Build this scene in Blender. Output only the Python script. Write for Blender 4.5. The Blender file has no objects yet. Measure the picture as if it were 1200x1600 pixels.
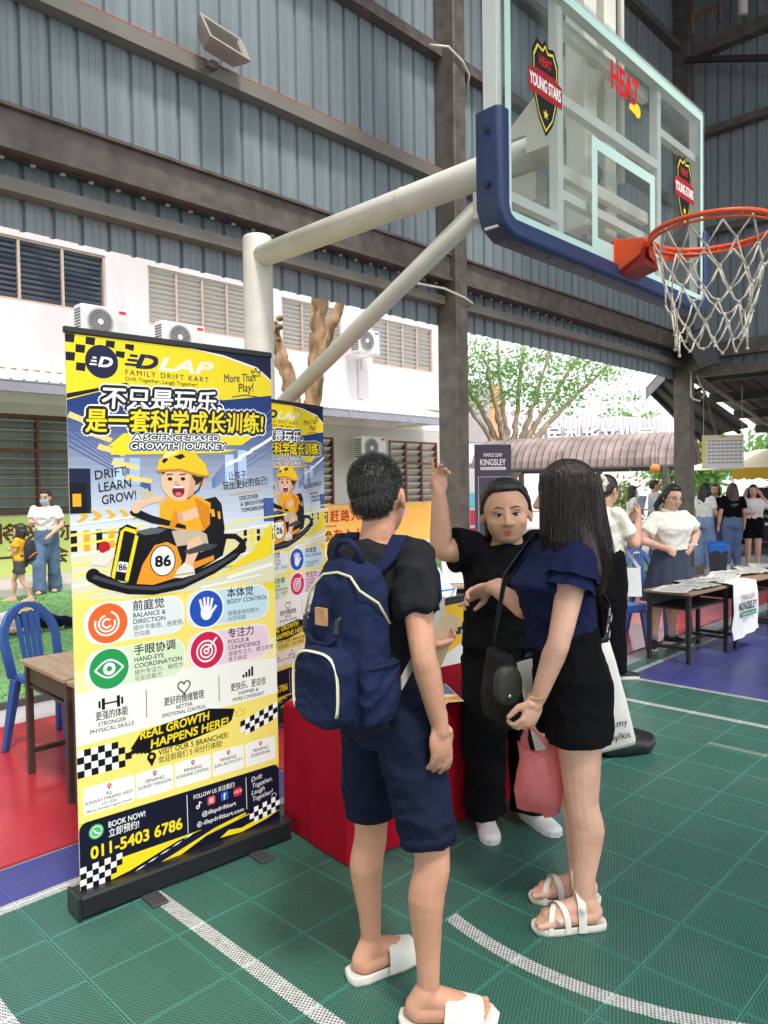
import bpy, bmesh, math, random
import numpy as np
from mathutils import Vector, Matrix, noise
R = math.radians
random.seed(7)
scene = bpy.context.scene
COL = scene.collection

# ------------------------------------------------------------------ camera
cam_d = bpy.data.cameras.new('camera')
cam = bpy.data.objects.new('camera', cam_d)
COL.objects.link(cam)
_fw = Vector((0.71836403, 0.6949209, -0.03221882))
_rt = Vector((0.69487219, -0.71898672, -0.01451663))
_up = Vector((0.03325281, 0.01195974, 0.99937541))
cam.matrix_world = Matrix(((_rt.x, _up.x, -_fw.x, 0), (_rt.y, _up.y, -_fw.y, 0), (_rt.z, _up.z, -_fw.z, 1.51), (0, 0, 0, 1)))
cam_d.sensor_fit = 'VERTICAL'
cam_d.sensor_height = 24.0
cam_d.lens = 1164.85 / 1600 * 24
cam_d.clip_start = 0.05
cam_d.clip_end = 600
scene.camera = cam

# ------------------------------------------------------------------ sky, sun, exposure
SUN_EL, SUN_AZ = 62.0, 250.0      # azimuth of the sun, degrees from +X towards +Y
world = bpy.data.worlds.new('World')
scene.world = world
world.use_nodes = True
_nt = world.node_tree
_bg = _nt.nodes['Background']
_sky = _nt.nodes.new('ShaderNodeTexSky')
_sky.sky_type = 'NISHITA'
_sky.sun_disc = False
_sky.sun_elevation = R(SUN_EL)
_sky.sun_rotation = R(90 - SUN_AZ)
_sky.air_density = 1.0
_sky.dust_density = 1.0
_sky.ozone_density = 1.0
# thin bright overcast: an even white cloud layer over the clear sky
_mx = _nt.nodes.new('ShaderNodeMix'); _mx.data_type = 'RGBA'
_mx.inputs['Factor'].default_value = 0.80
_mx.inputs['B'].default_value = (6.6, 6.75, 6.9, 1)
_nt.links.new(_sky.outputs[0], _mx.inputs['A'])
_nt.links.new(_mx.outputs['Result'], _bg.inputs[0])
_bg.inputs[1].default_value = 0.135
sun_d = bpy.data.lights.new('sun', 'SUN')
sun_d.energy = 1.5
sun_d.angle = R(10)
sun_d.color = (1.0, 0.96, 0.90)
sun = bpy.data.objects.new('sun', sun_d)
COL.objects.link(sun)
_sd = Vector((math.cos(R(SUN_EL)) * math.cos(R(SUN_AZ)), math.cos(R(SUN_EL)) * math.sin(R(SUN_AZ)), math.sin(R(SUN_EL))))
sun.rotation_euler = (-_sd).to_track_quat('-Z', 'Y').to_euler()
sun.location = (0, 0, 20)
scene.view_settings.view_transform = 'Standard'
scene.view_settings.look = 'None'
scene.view_settings.gamma = 1
scene.view_settings.use_curve_mapping = False
scene.view_settings.exposure = 1.22

# ------------------------------------------------------------------ materials
def lin(r, g, b):
    f = lambda c: (c / 255 / 12.92) if c / 255 <= 0.04045 else ((c / 255 + 0.055) / 1.055) ** 2.4
    return (f(r), f(g), f(b))
MATS = {}
def mat(name, rgb, rough=0.6, var=0.12, scale=9.0, bump=0.0, bscale=60.0, metal=0.0, spec=0.5, sss=0.0, coat=0.0, sheen=0.0, stretch=None, alpha=1.0):
    if name in MATS: return MATS[name]
    m = bpy.data.materials.new(name); m.use_nodes = True
    nt = m.node_tree; n = nt.nodes; b = n['Principled BSDF']
    b.inputs['Roughness'].default_value = rough
    b.inputs['Metallic'].default_value = metal
    b.inputs['Specular IOR Level'].default_value = spec
    b.inputs['Coat Weight'].default_value = coat
    b.inputs['Sheen Weight'].default_value = sheen
    b.inputs['Alpha'].default_value = alpha
    if sss:
        b.inputs['Subsurface Weight'].default_value = sss
        b.inputs['Subsurface Radius'].default_value = (0.012, 0.005, 0.003)
        b.inputs['Subsurface Scale'].default_value = 0.6
    tc = n.new('ShaderNodeTexCoord'); mp = n.new('ShaderNodeMapping')
    nt.links.new(tc.outputs['Object'], mp.inputs[0])
    if stretch: mp.inputs['Scale'].default_value = stretch
    nz = n.new('ShaderNodeTexNoise'); nz.inputs['Scale'].default_value = scale; nz.inputs['Detail'].default_value = 5
    nt.links.new(mp.outputs[0], nz.inputs[0])
    mx = n.new('ShaderNodeMix'); mx.data_type = 'RGBA'
    lo = tuple(max(0, c * (1 - var)) for c in rgb) + (1,)
    hi = tuple(min(1, c * (1 + var)) for c in rgb) + (1,)
    mx.inputs['A'].default_value = lo; mx.inputs['B'].default_value = hi
    rp = n.new('ShaderNodeMapRange'); rp.inputs['From Min'].default_value = 0.3; rp.inputs['From Max'].default_value = 0.7
    nt.links.new(nz.outputs['Fac'], rp.inputs['Value']); nt.links.new(rp.outputs[0], mx.inputs['Factor'])
    nt.links.new(mx.outputs['Result'], b.inputs['Base Color'])
    if bump:
        n2 = n.new('ShaderNodeTexNoise'); n2.inputs['Scale'].default_value = bscale; n2.inputs['Detail'].default_value = 3
        nt.links.new(mp.outputs[0], n2.inputs[0])
        bp = n.new('ShaderNodeBump'); bp.inputs['Strength'].default_value = bump; bp.inputs['Distance'].default_value = 0.01
        nt.links.new(n2.outputs['Fac'], bp.inputs['Height']); nt.links.new(bp.outputs[0], b.inputs['Normal'])
    MATS[name] = m
    return m
def attr_mat(name, rough=0.45, attr='Col'):
    if name in MATS: return MATS[name]
    m = bpy.data.materials.new(name); m.use_nodes = True
    nt = m.node_tree; b = nt.nodes['Principled BSDF']
    a = nt.nodes.new('ShaderNodeAttribute'); a.attribute_name = attr
    nt.links.new(a.outputs['Color'], b.inputs['Base Color'])
    b.inputs['Roughness'].default_value = rough; b.inputs['Specular IOR Level'].default_value = 0.22
    MATS[name] = m
    return m

# ------------------------------------------------------------------ object helpers
def link(o, parent=None):
    COL.objects.link(o)
    if parent is not None: o.parent = parent
    return o
def tag(o, label, cat, group=None):
    o['label'] = label; o['category'] = cat
    if group: o['group'] = group
    return o
def thing(name, label, cat, loc=(0, 0, 0), rz=0.0, group=None):
    o = bpy.data.objects.new(name, None); COL.objects.link(o)
    o.empty_display_size = 0.1
    o.location = loc; o.rotation_euler = (0, 0, rz)
    return tag(o, label, cat, group)
class MB:
    """collects simple solids and builds one mesh object"""
    def __init__(s): s.v = []; s.f = []; s.c = []; s.col = None
    def add(s, vs, fs):
        k = len(s.v); s.v += [tuple(v) for v in vs]; s.f += [tuple(i + k for i in f) for f in fs]
        s.c += [s.col] * len(fs)
        return s
    def box(s, lo, hi, M=None):
        x0, y0, z0 = lo; x1, y1, z1 = hi
        vs = [(x0, y0, z0), (x1, y0, z0), (x1, y1, z0), (x0, y1, z0), (x0, y0, z1), (x1, y0, z1), (x1, y1, z1), (x0, y1, z1)]
        if M is not None: vs = [M @ Vector(v) for v in vs]
        return s.add(vs, [(0, 3, 2, 1), (4, 5, 6, 7), (0, 1, 5, 4), (1, 2, 6, 5), (2, 3, 7, 6), (3, 0, 4, 7)])
    def cbox(s, lo, hi, b, M=None):
        """box with chamfered vertical and top/bottom edges"""
        x0, y0, z0 = lo; x1, y1, z1 = hi
        ring = lambda d: [(x0 + b, y0 + d), (x1 - b, y0 + d), (x1 - d, y0 + b), (x1 - d, y1 - b), (x1 - b, y1 - d), (x0 + b, y1 - d), (x0 + d, y1 - b), (x0 + d, y0 + b)]
        rows = [[(x, y, z0) for x, y in ring(b * 0.9)], [(x, y, z0 + b) for x, y in ring(0)], [(x, y, z1 - b) for x, y in ring(0)], [(x, y, z1) for x, y in ring(b * 0.9)]]
        return s.rows(rows, True, M)
    def rows(s, rows, cap=True, M=None, closed=True):
        n = len(rows[0]); vs = [Vector(p) for r in rows for p in r]
        if M is not None: vs = [M @ v for v in vs]
        fs = []
        for i in range(len(rows) - 1):
            for j in range(n if closed else n - 1):
                a = i * n + j; b = i * n + (j + 1) % n
                fs.append((a, b, b + n, a + n))
        if cap: fs.append(tuple(range(n - 1, -1, -1))); fs.append(tuple(range((len(rows) - 1) * n, len(rows) * n)))
        return s.add(vs, fs)
    def tube(s, pts, rad, n=8, cap=True):
        pts = [Vector(p) for p in pts]
        if not hasattr(rad, '__len__'): rad = [rad] * len(pts)
        rows = []; up = None
        for i, p in enumerate(pts):
            t = (pts[min(i + 1, len(pts) - 1)] - pts[max(i - 1, 0)])
            t = t.normalized() if t.length > 1e-9 else Vector((0, 0, 1))
            if up is None: up = Vector((0, 0, 1)) if abs(t.z) < 0.9 else Vector((1, 0, 0))
            a = t.cross(up).normalized(); b = a.cross(t).normalized(); up = b
            rows.append([p + (a * math.cos(2 * math.pi * k / n) + b * math.sin(2 * math.pi * k / n)) * rad[i] for k in range(n)])
        return s.rows(rows, cap)
    def lathe(s, prof, n=16, M=None, cap=True):
        rows = [[(r * math.cos(2 * math.pi * k / n), r * math.sin(2 * math.pi * k / n), z) for k in range(n)] for r, z in prof]
        return s.rows(rows, cap, M)
    def ell(s, c, r, M=None, nu=12, nv=8):
        rows = []
        for i in range(1, nv):
            a = math.pi * i / nv
            rows.append([(r[0] * math.sin(a) * math.cos(2 * math.pi * k / nu), r[1] * math.sin(a) * math.sin(2 * math.pi * k / nu), -r[2] * math.cos(a)) for k in range(nu)])
        T = Matrix.Translation(Vector(c))
        if M is not None: T = T @ M.to_4x4()
        k = len(s.v)
        s.rows(rows, False, T)
        b = len(s.v); s.v += [tuple(T @ Vector((0, 0, -r[2]))), tuple(T @ Vector((0, 0, r[2])))]
        m = (nv - 2) * nu
        for j in range(nu):
            s.f.append((b, k + (j + 1) % nu, k + j)); s.f.append((b + 1, k + m + j, k + m + (j + 1) % nu)); s.c += [s.col, s.col]
        return s
    def poly(s, pts): return s.add(pts, [tuple(range(len(pts)))])
    def mesh(s, name, smooth=False):
        me = bpy.data.meshes.new(name); me.from_pydata(s.v, [], s.f); me.update()
        if smooth: me.polygons.foreach_set('use_smooth', [True] * len(me.polygons))
        if any(c is not None for c in s.c):
            at = me.color_attributes.new('Col', 'FLOAT_COLOR', 'CORNER')
            arr = np.ones((len(me.loops), 4), dtype=np.float32)
            for p, c in zip(me.polygons, s.c):
                if c is not None: arr[p.loop_start:p.loop_start + p.loop_total, :3] = c
            at.data.foreach_set('color', arr.ravel())
        return me
    def build(s, name, m, parent=None, smooth=False, loc=None):
        o = bpy.data.objects.new(name, s.mesh(name, smooth))
        o.data.materials.append(m)
        link(o, parent)
        if loc is not None: o.location = loc
        return o
def fix_normals(o):
    bm = bmesh.new(); bm.from_mesh(o.data); bmesh.ops.recalc_face_normals(bm, faces=bm.faces); bm.to_mesh(o.data); bm.free()
    return o
def inst(name, me, parent=None, loc=(0, 0, 0), rot=(0, 0, 0), scale=(1, 1, 1)):
    o = bpy.data.objects.new(name, me); link(o, parent)
    o.location = loc; o.rotation_euler = rot; o.scale = scale
    return o
def struct(o):
    o['kind'] = 'structure'; return o
def copy_tree(o, parent=None):
    c = o.copy(); COL.objects.link(c)
    if parent is not None: c.parent = parent
    for ch in list(o.children): copy_tree(ch, c)
    return c
def bevel(o, w=0.004, seg=2):
    md = o.modifiers.new('bevel', 'BEVEL'); md.width = w; md.segments = seg; md.limit_method = 'ANGLE'
    return o
def smooth_angle(o):
    o.data.polygons.foreach_set('use_smooth', [True] * len(o.data.polygons))
    return o

# ------------------------------------------------------------------ flat print (lettering and pictures on signs)
FONT_CACHE = {}
def text_polys(body, offset=0.0, shear=0.0, spacing=1.0):
    key = (body, round(offset, 4), shear, spacing)
    if key in FONT_CACHE: return FONT_CACHE[key]
    c = bpy.data.curves.new('lettering', 'FONT'); c.body = body; c.size = 1.0; c.offset = offset; c.shear = shear
    c.space_character = spacing; c.resolution_u = 3; c.align_x = 'LEFT'
    o = bpy.data.objects.new('lettering', c); COL.objects.link(o)
    dg = bpy.context.evaluated_depsgraph_get()
    me = bpy.data.meshes.new_from_object(o.evaluated_get(dg))
    vs = [(v.co.x, v.co.y) for v in me.vertices]; fs = [tuple(p.vertices) for p in me.polygons]
    bpy.data.objects.remove(o); bpy.data.curves.remove(c); bpy.data.meshes.remove(me)
    FONT_CACHE[key] = (vs, fs)
    return vs, fs
class Print:
    """flat ink on a sheet: x right, y up, in metres; a shape lies a hair above whatever it covers"""
    def __init__(s, step=0.00012): s.mb = MB(); s.step = step; s.boxes = []
    def lay(s, pts, extra=0.0):
        x0 = min(q[0] for q in pts); x1 = max(q[0] for q in pts); y0 = min(q[1] for q in pts); y1 = max(q[1] for q in pts)
        z = 0.0
        for bx in s.boxes:
            if bx[0] < x1 and bx[1] > x0 and bx[2] < y1 and bx[3] > y0 and bx[4] > z: z = bx[4]
        z += s.step
        s.boxes.append((x0, x1, y0, y1, z + extra))
        return z
    def poly(s, pts, col):
        z = s.lay(pts); s.mb.col = col; s.mb.poly([(x, y, z) for x, y in pts]); return s
    def rect(s, x0, y0, x1, y1, col): return s.poly([(x0, y0), (x1, y0), (x1, y1), (x0, y1)], col)
    def disc(s, x, y, r, col, n=24, ry=None):
        ry = ry or r
        return s.poly([(x + r * math.cos(2 * math.pi * k / n), y + ry * math.sin(2 * math.pi * k / n)) for k in range(n)], col)
    def ring(s, x, y, r0, r1, col, a0=0, a1=360, n=24):
        z = s.lay([(x - r1, y - r1), (x + r1, y + r1)]); s.mb.col = col
        for k in range(n):
            p = [R(a0 + (a1 - a0) * (k + q) / n) for q in (0, 1)]
            s.mb.poly([(x + r * math.cos(a), y + r * math.sin(a), z) for r, a in ((r0, p[0]), (r1, p[0]), (r1, p[1]), (r0, p[1]))])
        return s
    def rrect(s, x0, y0, x1, y1, r, col, n=5):
        pts = []
        for cx, cy, a in ((x1 - r, y1 - r, 0), (x0 + r, y1 - r, 90), (x0 + r, y0 + r, 180), (x1 - r, y0 + r, 270)):
            pts += [(cx + r * math.cos(R(a + 90 * k / n)), cy + r * math.sin(R(a + 90 * k / n))) for k in range(n + 1)]
        return s.poly(pts, col)
    def line(s, pts, w, col):
        z = s.lay([(min(q[0] for q in pts) - w / 2, min(q[1] for q in pts) - w / 2), (max(q[0] for q in pts) + w / 2, max(q[1] for q in pts) + w / 2)]); s.mb.col = col
        for i, ((x0, y0), (x1, y1)) in enumerate(zip(pts, pts[1:])):
            d = math.hypot(x1 - x0, y1 - y0) or 1; nx, ny = -(y1 - y0) / d * w / 2, (x1 - x0) / d * w / 2
            ex, ey = (x1 - x0) / d * w * 0.2, (y1 - y0) / d * w * 0.2; zz = z + 1e-5 * (i % 3)
            s.mb.poly([(x0 + nx - ex, y0 + ny - ey, zz), (x0 - nx - ex, y0 - ny - ey, zz), (x1 - nx + ex, y1 - ny + ey, zz), (x1 + nx + ex, y1 + ny + ey, zz)])
        return s
    def text(s, body, x, y, h, col, width=None, bold=0.0, shear=0.0, align='L', rot=0.0, spacing=1.0, halo=0.0):
        """h = capital height; width squeezes or stretches the line to that length; bold and halo widen the strokes"""
        vs, fs = text_polys(body, 0.0, shear, spacing)
        if not vs: return s
        xs = [v[0] for v in vs]; x0, x1 = min(xs), max(xs)
        k = h / 0.73; kx = k if width is None else width / max(1e-6, x1 - x0)
        W = (x1 - x0) * kx
        ox = {'L': 0, 'C': -W / 2, 'R': -W}[align]
        ca, sa = math.cos(rot), math.sin(rot)
        s.mb.col = col
        q = []
        for vx, vy in vs:
            px, py = (vx - x0) * kx + ox, vy * k
            q.append((x + px * ca - py * sa, y + px * sa + py * ca))
        d = halo if halo else bold * k * 0.8
        if halo: offs = [(d * math.cos(2 * math.pi * i / 12), d * math.sin(2 * math.pi * i / 12)) for i in range(12)] + [(d * .5 * math.cos(2 * math.pi * i / 6), d * .5 * math.sin(2 * math.pi * i / 6)) for i in range(6)] + [(0, 0)]
        elif d: offs = [(d, d), (-d, d), (d, -d), (-d, -d)]
        else: offs = [(0, 0)]
        z = s.lay([(min(a for a, b in q) - d, min(b for a, b in q) - d), (max(a for a, b in q) + d, max(b for a, b in q) + d)], 4e-6 * len(offs))
        for i, (dx, dy) in enumerate(offs): s.mb.add([(a + dx, b + dy, z + 4e-6 * i) for a, b in q], fs)
        return s
    def build(s, name, m, parent, M=None):
        o = s.mb.build(name, m, parent)
        if M is not None: o.matrix_local = M
        return o
# ================================================================== GROUND AND COURT FLOOR
M_steel = mat('brown_grey_steel_paint', lin(103, 95, 88), 0.5, 0.30, 7.0, 0.3, 45, spec=0.4)
M_steel_dark = mat('dark_steel_paint', lin(64, 62, 62), 0.55, 0.2, 3.0, 0.1, 40)
M_white_steel = mat('cream_white_steel_paint', lin(226, 221, 208), 0.42, 0.07, 5.0, 0.12, 30)
M_black = mat('black_plastic', (0.012, 0.012, 0.014), 0.4, 0.1, 20)
M_rubber = mat('black_rubber', (0.01, 0.01, 0.011), 0.75, 0.2, 30)

def floor_material():
    m = bpy.data.materials.new('court_floor'); m.use_nodes = True
    nt = m.node_tree; n = nt.nodes; L = nt.links; b = n['Principled BSDF']
    geo = n.new('ShaderNodeNewGeometry'); sep = n.new('ShaderNodeSeparateXYZ'); L.new(geo.outputs['Position'], sep.inputs[0])
    X, Y = sep.outputs['X'], sep.outputs['Y']
    def mth(op, a, c=None, clamp=False):
        k = n.new('ShaderNodeMath'); k.operation = op; k.use_clamp = clamp
        for i, s in enumerate((a, c)):
            if s is None: continue
            if hasattr(s, 'is_linked') or hasattr(s, 'links'): L.new(s, k.inputs[i])
            else: k.inputs[i].default_value = s
        return k.outputs[0]
    band = lambda s, a, c: mth('MULTIPLY', mth('GREATER_THAN', s, a), mth('LESS_THAN', s, c))
    def mix(f, a, c):
        k = n.new('ShaderNodeMix'); k.data_type = 'RGBA'; L.new(f, k.inputs['Factor'])
        for s, q in (('A', a), ('B', c)):
            if isinstance(q, tuple): k.inputs[s].default_value = q + (1,)
            else: L.new(q, k.inputs[s])
        return k.outputs['Result']
    nz = n.new('ShaderNodeTexNoise'); nz.inputs['Scale'].default_value = 2.5; nz.inputs['Detail'].default_value = 6; L.new(geo.outputs['Position'], nz.inputs[0])
    green = mix(nz.outputs['Fac'], (0.026, 0.132, 0.094), (0.048, 0.192, 0.140))
    blue = mix(nz.outputs['Fac'], (0.045, 0.048, 0.260), (0.075, 0.078, 0.380))
    far = mth('GREATER_THAN', X, 5.50)
    near = mth('SUBTRACT', 1.0, far)
    isblue = mth('ADD', mth('MULTIPLY', far, mth('LESS_THAN', Y, 2.71)), mth('MULTIPLY', near, mth('GREATER_THAN', Y, 2.86)), True)
    c = mix(isblue, green, blue)
    w = mth('MULTIPLY', band(X, 1.335, 1.392), mth('LESS_THAN', Y, 2.86))
    w = mth('ADD', w, mth('MULTIPLY', band(Y, 2.826, 2.884), near), True)
    w = mth('ADD', w, mth('MULTIPLY', band(Y, 2.685, 2.735), far), True)
    w = mth('ADD', w, mth('MULTIPLY', band(X, 4.88, 4.935), mth('LESS_THAN', Y, 2.71)), True)
    w = mth('ADD', w, mth('MULTIPLY', band(X, 5.462, 5.515), mth('LESS_THAN', Y, 2.735)), True)
    w = mth('ADD', w, mth('MULTIPLY', band(X, 0.70, 0.757), mth('LESS_THAN', Y, 2.86)), True)
    w = mth('ADD', w, mth('MULTIPLY', mth('MULTIPLY', band(X, 4.36, 4.41), band(Y, 1.32, 1.64)), 0.35), True)
    dx, dy = mth('SUBTRACT', X, 3.17), mth('SUBTRACT', Y, 1.31)
    rr = mth('SQRT', mth('ADD', mth('MULTIPLY', dx, dx), mth('MULTIPLY', dy, dy)))
    w = mth('ADD', w, mth('MULTIPLY', band(rr, 1.185, 1.24), mth('LESS_THAN', mth('ADD', Y, mth('MULTIPLY', mth('GREATER_THAN', X, 3.17), 9.0)), 1.638)), True)
    worn = n.new('ShaderNodeTexNoise'); worn.inputs['Scale'].default_value = 35; worn.inputs['Detail'].default_value = 4; L.new(geo.outputs['Position'], worn.inputs[0])
    wmr = n.new('ShaderNodeMapRange'); wmr.inputs['From Min'].default_value = 0.25; wmr.inputs['From Max'].default_value = 0.5; wmr.inputs['To Min'].default_value = 0.55
    L.new(worn.outputs['Fac'], wmr.inputs[0])
    c = mix(mth('MULTIPLY', w, wmr.outputs[0]), c, (0.62, 0.62, 0.60))
    # open lattice of each tile: rows of holes, solid rim along the seams
    P = 0.0118
    k = 2 * math.pi / P
    sx = mth('SINE', mth('MULTIPLY', mth('ADD', X, mth('MULTIPLY', Y, 0.5)), k)); sy = mth('SINE', mth('MULTIPLY', mth('SUBTRACT', mth('MULTIPLY', Y, 1.0), mth('MULTIPLY', X, 0.5)), k))
    lat = mth('ADD', sx, sy)
    hole = n.new('ShaderNodeMapRange'); hole.inputs['From Min'].default_value = 0.15; hole.inputs['From Max'].default_value = 0.55
    L.new(lat, hole.inputs[0])
    T = 0.305
    ex = mth('ABSOLUTE', mth('SUBTRACT', mth('FRACT', mth('DIVIDE', mth('ADD', mth('SUBTRACT', X, 2.50), 61.0), T)), 0.5))
    ey = mth('ABSOLUTE', mth('SUBTRACT', mth('FRACT', mth('DIVIDE', mth('ADD', mth('SUBTRACT', Y, 1.638), 61.0), T)), 0.5))
    rim = mth('GREATER_THAN', mth('MAXIMUM', ex, ey), 0.478)
    ribx = mth('LESS_THAN', mth('MINIMUM', ex, ey), 0.009)
    solid = mth('MAXIMUM', rim, mth('MULTIPLY', ribx, 0.45))
    h = mth('MULTIPLY', hole.outputs[0], mth('SUBTRACT', 1.0, solid), True)
    dn = n.new('ShaderNodeTexNoise'); dn.inputs['Scale'].default_value = 0.9; dn.inputs['Detail'].default_value = 8; dn.inputs['Roughness'].default_value = 0.7; L.new(geo.outputs['Position'], dn.inputs[0])
    dm = n.new('ShaderNodeMapRange'); dm.inputs['From Min'].default_value = 0.45; dm.inputs['From Max'].default_value = 0.75; dm.inputs['To Max'].default_value = 0.30; L.new(dn.outputs['Fac'], dm.inputs[0])
    c = mix(dm.outputs[0], c, (0.16, 0.20, 0.19))      # dust and scuffs
    c2 = mix(mth('MULTIPLY', h, 0.88), c, (0.018, 0.026, 0.024))
    c3 = mix(mth('MULTIPLY', mth('MULTIPLY', rim, mth('SUBTRACT', 1.0, isblue)), 0.13), c2, (0.12, 0.42, 0.34))
    L.new(c3, b.inputs['Base Color'])
    b.inputs['Specular IOR Level'].default_value = 0.5
    rg = mth('ADD', mth('ADD', 0.24, mth('MULTIPLY', dn.outputs['Fac'], 0.16)), mth('MULTIPLY', h, 0.35)); L.new(rg, b.inputs['Roughness'])
    bp = n.new('ShaderNodeBump'); bp.inputs['Strength'].default_value = 0.5; bp.inputs['Distance'].default_value = 0.003; bp.invert = True
    L.new(h, bp.inputs['Height']); L.new(bp.outputs[0], b.inputs['Normal'])
    return m
M_floor = floor_material()

# base ground: one sheet out to the horizon
g = MB(); g.poly([(-300, -300, -0.06), (400, -300, -0.06), (400, 400, -0.06), (-300, 400, -0.06)])
struct(g.build('ground', mat('outdoor_paving', (0.36, 0.345, 0.33), 0.8, 0.15, 0.6, 0.2, 8)))
# concrete slab of the hall
g = MB(); g.box((-12, -16, -0.055), (13.2, 5.56, -0.014))
struct(g.build('concrete_floor', mat('concrete', (0.40, 0.375, 0.36), 0.75, 0.15, 2.0, 0.2, 25)))
# red painted sheet
g = MB(); g.box((-9, 3.196, -0.012), (5.49, 5.12, -0.002)); g.box((5.50, 3.06, -0.012), (12.2, 4.95, -0.002))
red_sheet = struct(g.build('red_floor', mat('red_floor_paint', (0.46, 0.030, 0.040), 0.22, 0.12, 3.0, 0.04, 20)))
# sports tiles
court = thing('court_floor', 'court', 'floor'); del court['label']; del court['category']; struct(court); court.name = 'floor'
T = 0.305
tm = MB(); tm.cbox((0.0012, 0.0012, -0.013), (T - 0.0012, T - 0.0012, 0.0), 0.0016)
tile_me = tm.mesh('tile'); tile_me.materials.append(M_floor)
rest = MB(); _i = Matrix(((_rt.x, _rt.y, _rt.z), (_up.x, _up.y, _up.z), (-_fw.x, -_fw.y, -_fw.z)))
ntile = 0
for ix in range(-30, 42):
    for iy in range(-40, 8):
        x, y = 2.50 + ix * T, 1.638 + iy * T
        if y > 3.19 or x > 12.0: continue
        if x < 5.4 and y + T > 3.20: continue
        if x > 5.4 and y + T > 3.075: continue
        v = _i @ Vector((x + T / 2, y + T / 2, -1.51))
        dep = -v.z
        vis = dep > 1.2 and dep < 9.6 and abs(v.x / max(dep, .1)) < 0.60 and -v.y / max(dep, .1) < 0.78
        if vis and ntile < 300:
            inst('tile', tile_me, court, (x, y, 0)); ntile += 1
        else:
            rest.cbox((x + 0.0012, y + 0.0012, -0.013), (x + T - 0.0012, y + T - 0.0012, 0.0), 0.0016)
o = rest.build('tiles_beyond', M_floor, court); o['kind'] = 'stuff'
# artificial turf outside with a kerb and a pale path along the school
g = MB(); g.box((-20, 5.60, -0.055), (15.6, 11.55, 0.0))
def turf_mat():
    m = mat('turf_base', (0.18, 0.37, 0.13), 0.9, 0.25, 14.0, 0.5, 160)
    return m
struct(g.build('turf', turf_mat()))
rng = np.random.default_rng(3)
N = 60000
px = rng.uniform(0.5, 15, N); py = 5.62 + (11.5 - 5.62) * rng.random(N); hgt = rng.uniform(0.008, 0.020, N); an = rng.uniform(0, math.pi, N); wd = rng.uniform(0.006, 0.012, N)
lx, ly = rng.normal(0, 0.012, N), rng.normal(0, 0.012, N)
V = np.empty((N, 3, 3)); 
V[:, 0] = np.stack([px - wd * np.cos(an), py - wd * np.sin(an), np.zeros(N)], 1); V[:, 1] = np.stack([px + wd * np.cos(an), py + wd * np.sin(an), np.zeros(N)], 1); V[:, 2] = np.stack([px + lx, py + ly, hgt], 1)
me = bpy.data.meshes.new('turf_blades'); me.from_pydata(V.reshape(-1, 3).tolist(), [], np.arange(N * 3).reshape(-1, 3).tolist())
me.materials.append(mat('turf_blade', (0.20, 0.40, 0.14), 0.7, 0.3, 3.0))
o = bpy.data.objects.new('turf_blades', me); link(o); o['kind'] = 'stuff'; o['label'] = 'short green artificial grass blades between hall and school'
g = MB(); g.box((-20, 5.562, -0.06), (24, 5.598, 0.035)); struct(g.build('kerb', mat('dark_kerb', (0.09, 0.085, 0.08), 0.8, 0.2, 4, 0.2, 30)))
g = MB(); g.box((-20, 11.555, -0.055), (24, 13.28, 0.10)); struct(g.build('path', mat('pale_path', (0.52, 0.47, 0.45), 0.85, 0.12, 1.5, 0.2, 20)))

# ================================================================== SPORTS HALL
hall = thing('sports_hall', 'open sided sports hall of blue grey ribbed steel sheeting on brown steel columns', 'hall', (12.6, 5.1, 0))
HW = Matrix.Translation((-12.6, -5.1, 0))      # parts are given in world metres
def hpart(mb, name, m, smooth=False):
    mb.v = [(v[0] - 12.6, v[1] - 5.1, v[2]) for v in mb.v]
    return mb.build(name, m, hall, smooth)
def sheet_material(name, rgb, rough):
    m = bpy.data.materials.new(name); m.use_nodes = True; nt = m.node_tree; n = nt.nodes; L = nt.links; b = n['Principled BSDF']
    tc = n.new('ShaderNodeTexCoord'); mp = n.new('ShaderNodeMapping'); mp.inputs['Scale'].default_value = (16, 16, 0.35); L.new(tc.outputs['Object'], mp.inputs[0])
    nz = n.new('ShaderNodeTexNoise'); nz.inputs['Scale'].default_value = 1.0; nz.inputs['Detail'].default_value = 4; L.new(mp.outputs[0], nz.inputs[0])
    n2 = n.new('ShaderNodeTexNoise'); n2.inputs['Scale'].default_value = 0.9; n2.inputs['Detail'].default_value = 5; L.new(tc.outputs['Object'], n2.inputs[0])
    ad = n.new('ShaderNodeMath'); ad.operation = 'ADD'; L.new(nz.outputs['Fac'], ad.inputs[0]); L.new(n2.outputs['Fac'], ad.inputs[1])
    mr = n.new('ShaderNodeMapRange'); mr.inputs['From Min'].default_value = 0.7; mr.inputs['From Max'].default_value = 1.3; L.new(ad.outputs[0], mr.inputs[0])
    mx = n.new('ShaderNodeMix'); mx.data_type = 'RGBA'; L.new(mr.outputs[0], mx.inputs['Factor'])
    mx.inputs['A'].default_value = tuple(c * 0.84 for c in rgb) + (1,); mx.inputs['B'].default_value = tuple(c * 1.14 for c in rgb) + (1,)
    L.new(mx.outputs['Result'], b.inputs['Base Color']); b.inputs['Roughness'].default_value = rough; b.inputs['Specular IOR Level'].default_value = 0.5
    bp = n.new('ShaderNodeBump'); bp.inputs['Strength'].default_value = 0.12; bp.inputs['Distance'].default_value = 0.02; L.new(nz.outputs['Fac'], bp.inputs['Height']); L.new(bp.outputs[0], b.inputs['Normal'])
    return m
M_sheet = sheet_material('blue_grey_sheet', lin(136, 146, 149), 0.32)
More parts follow.
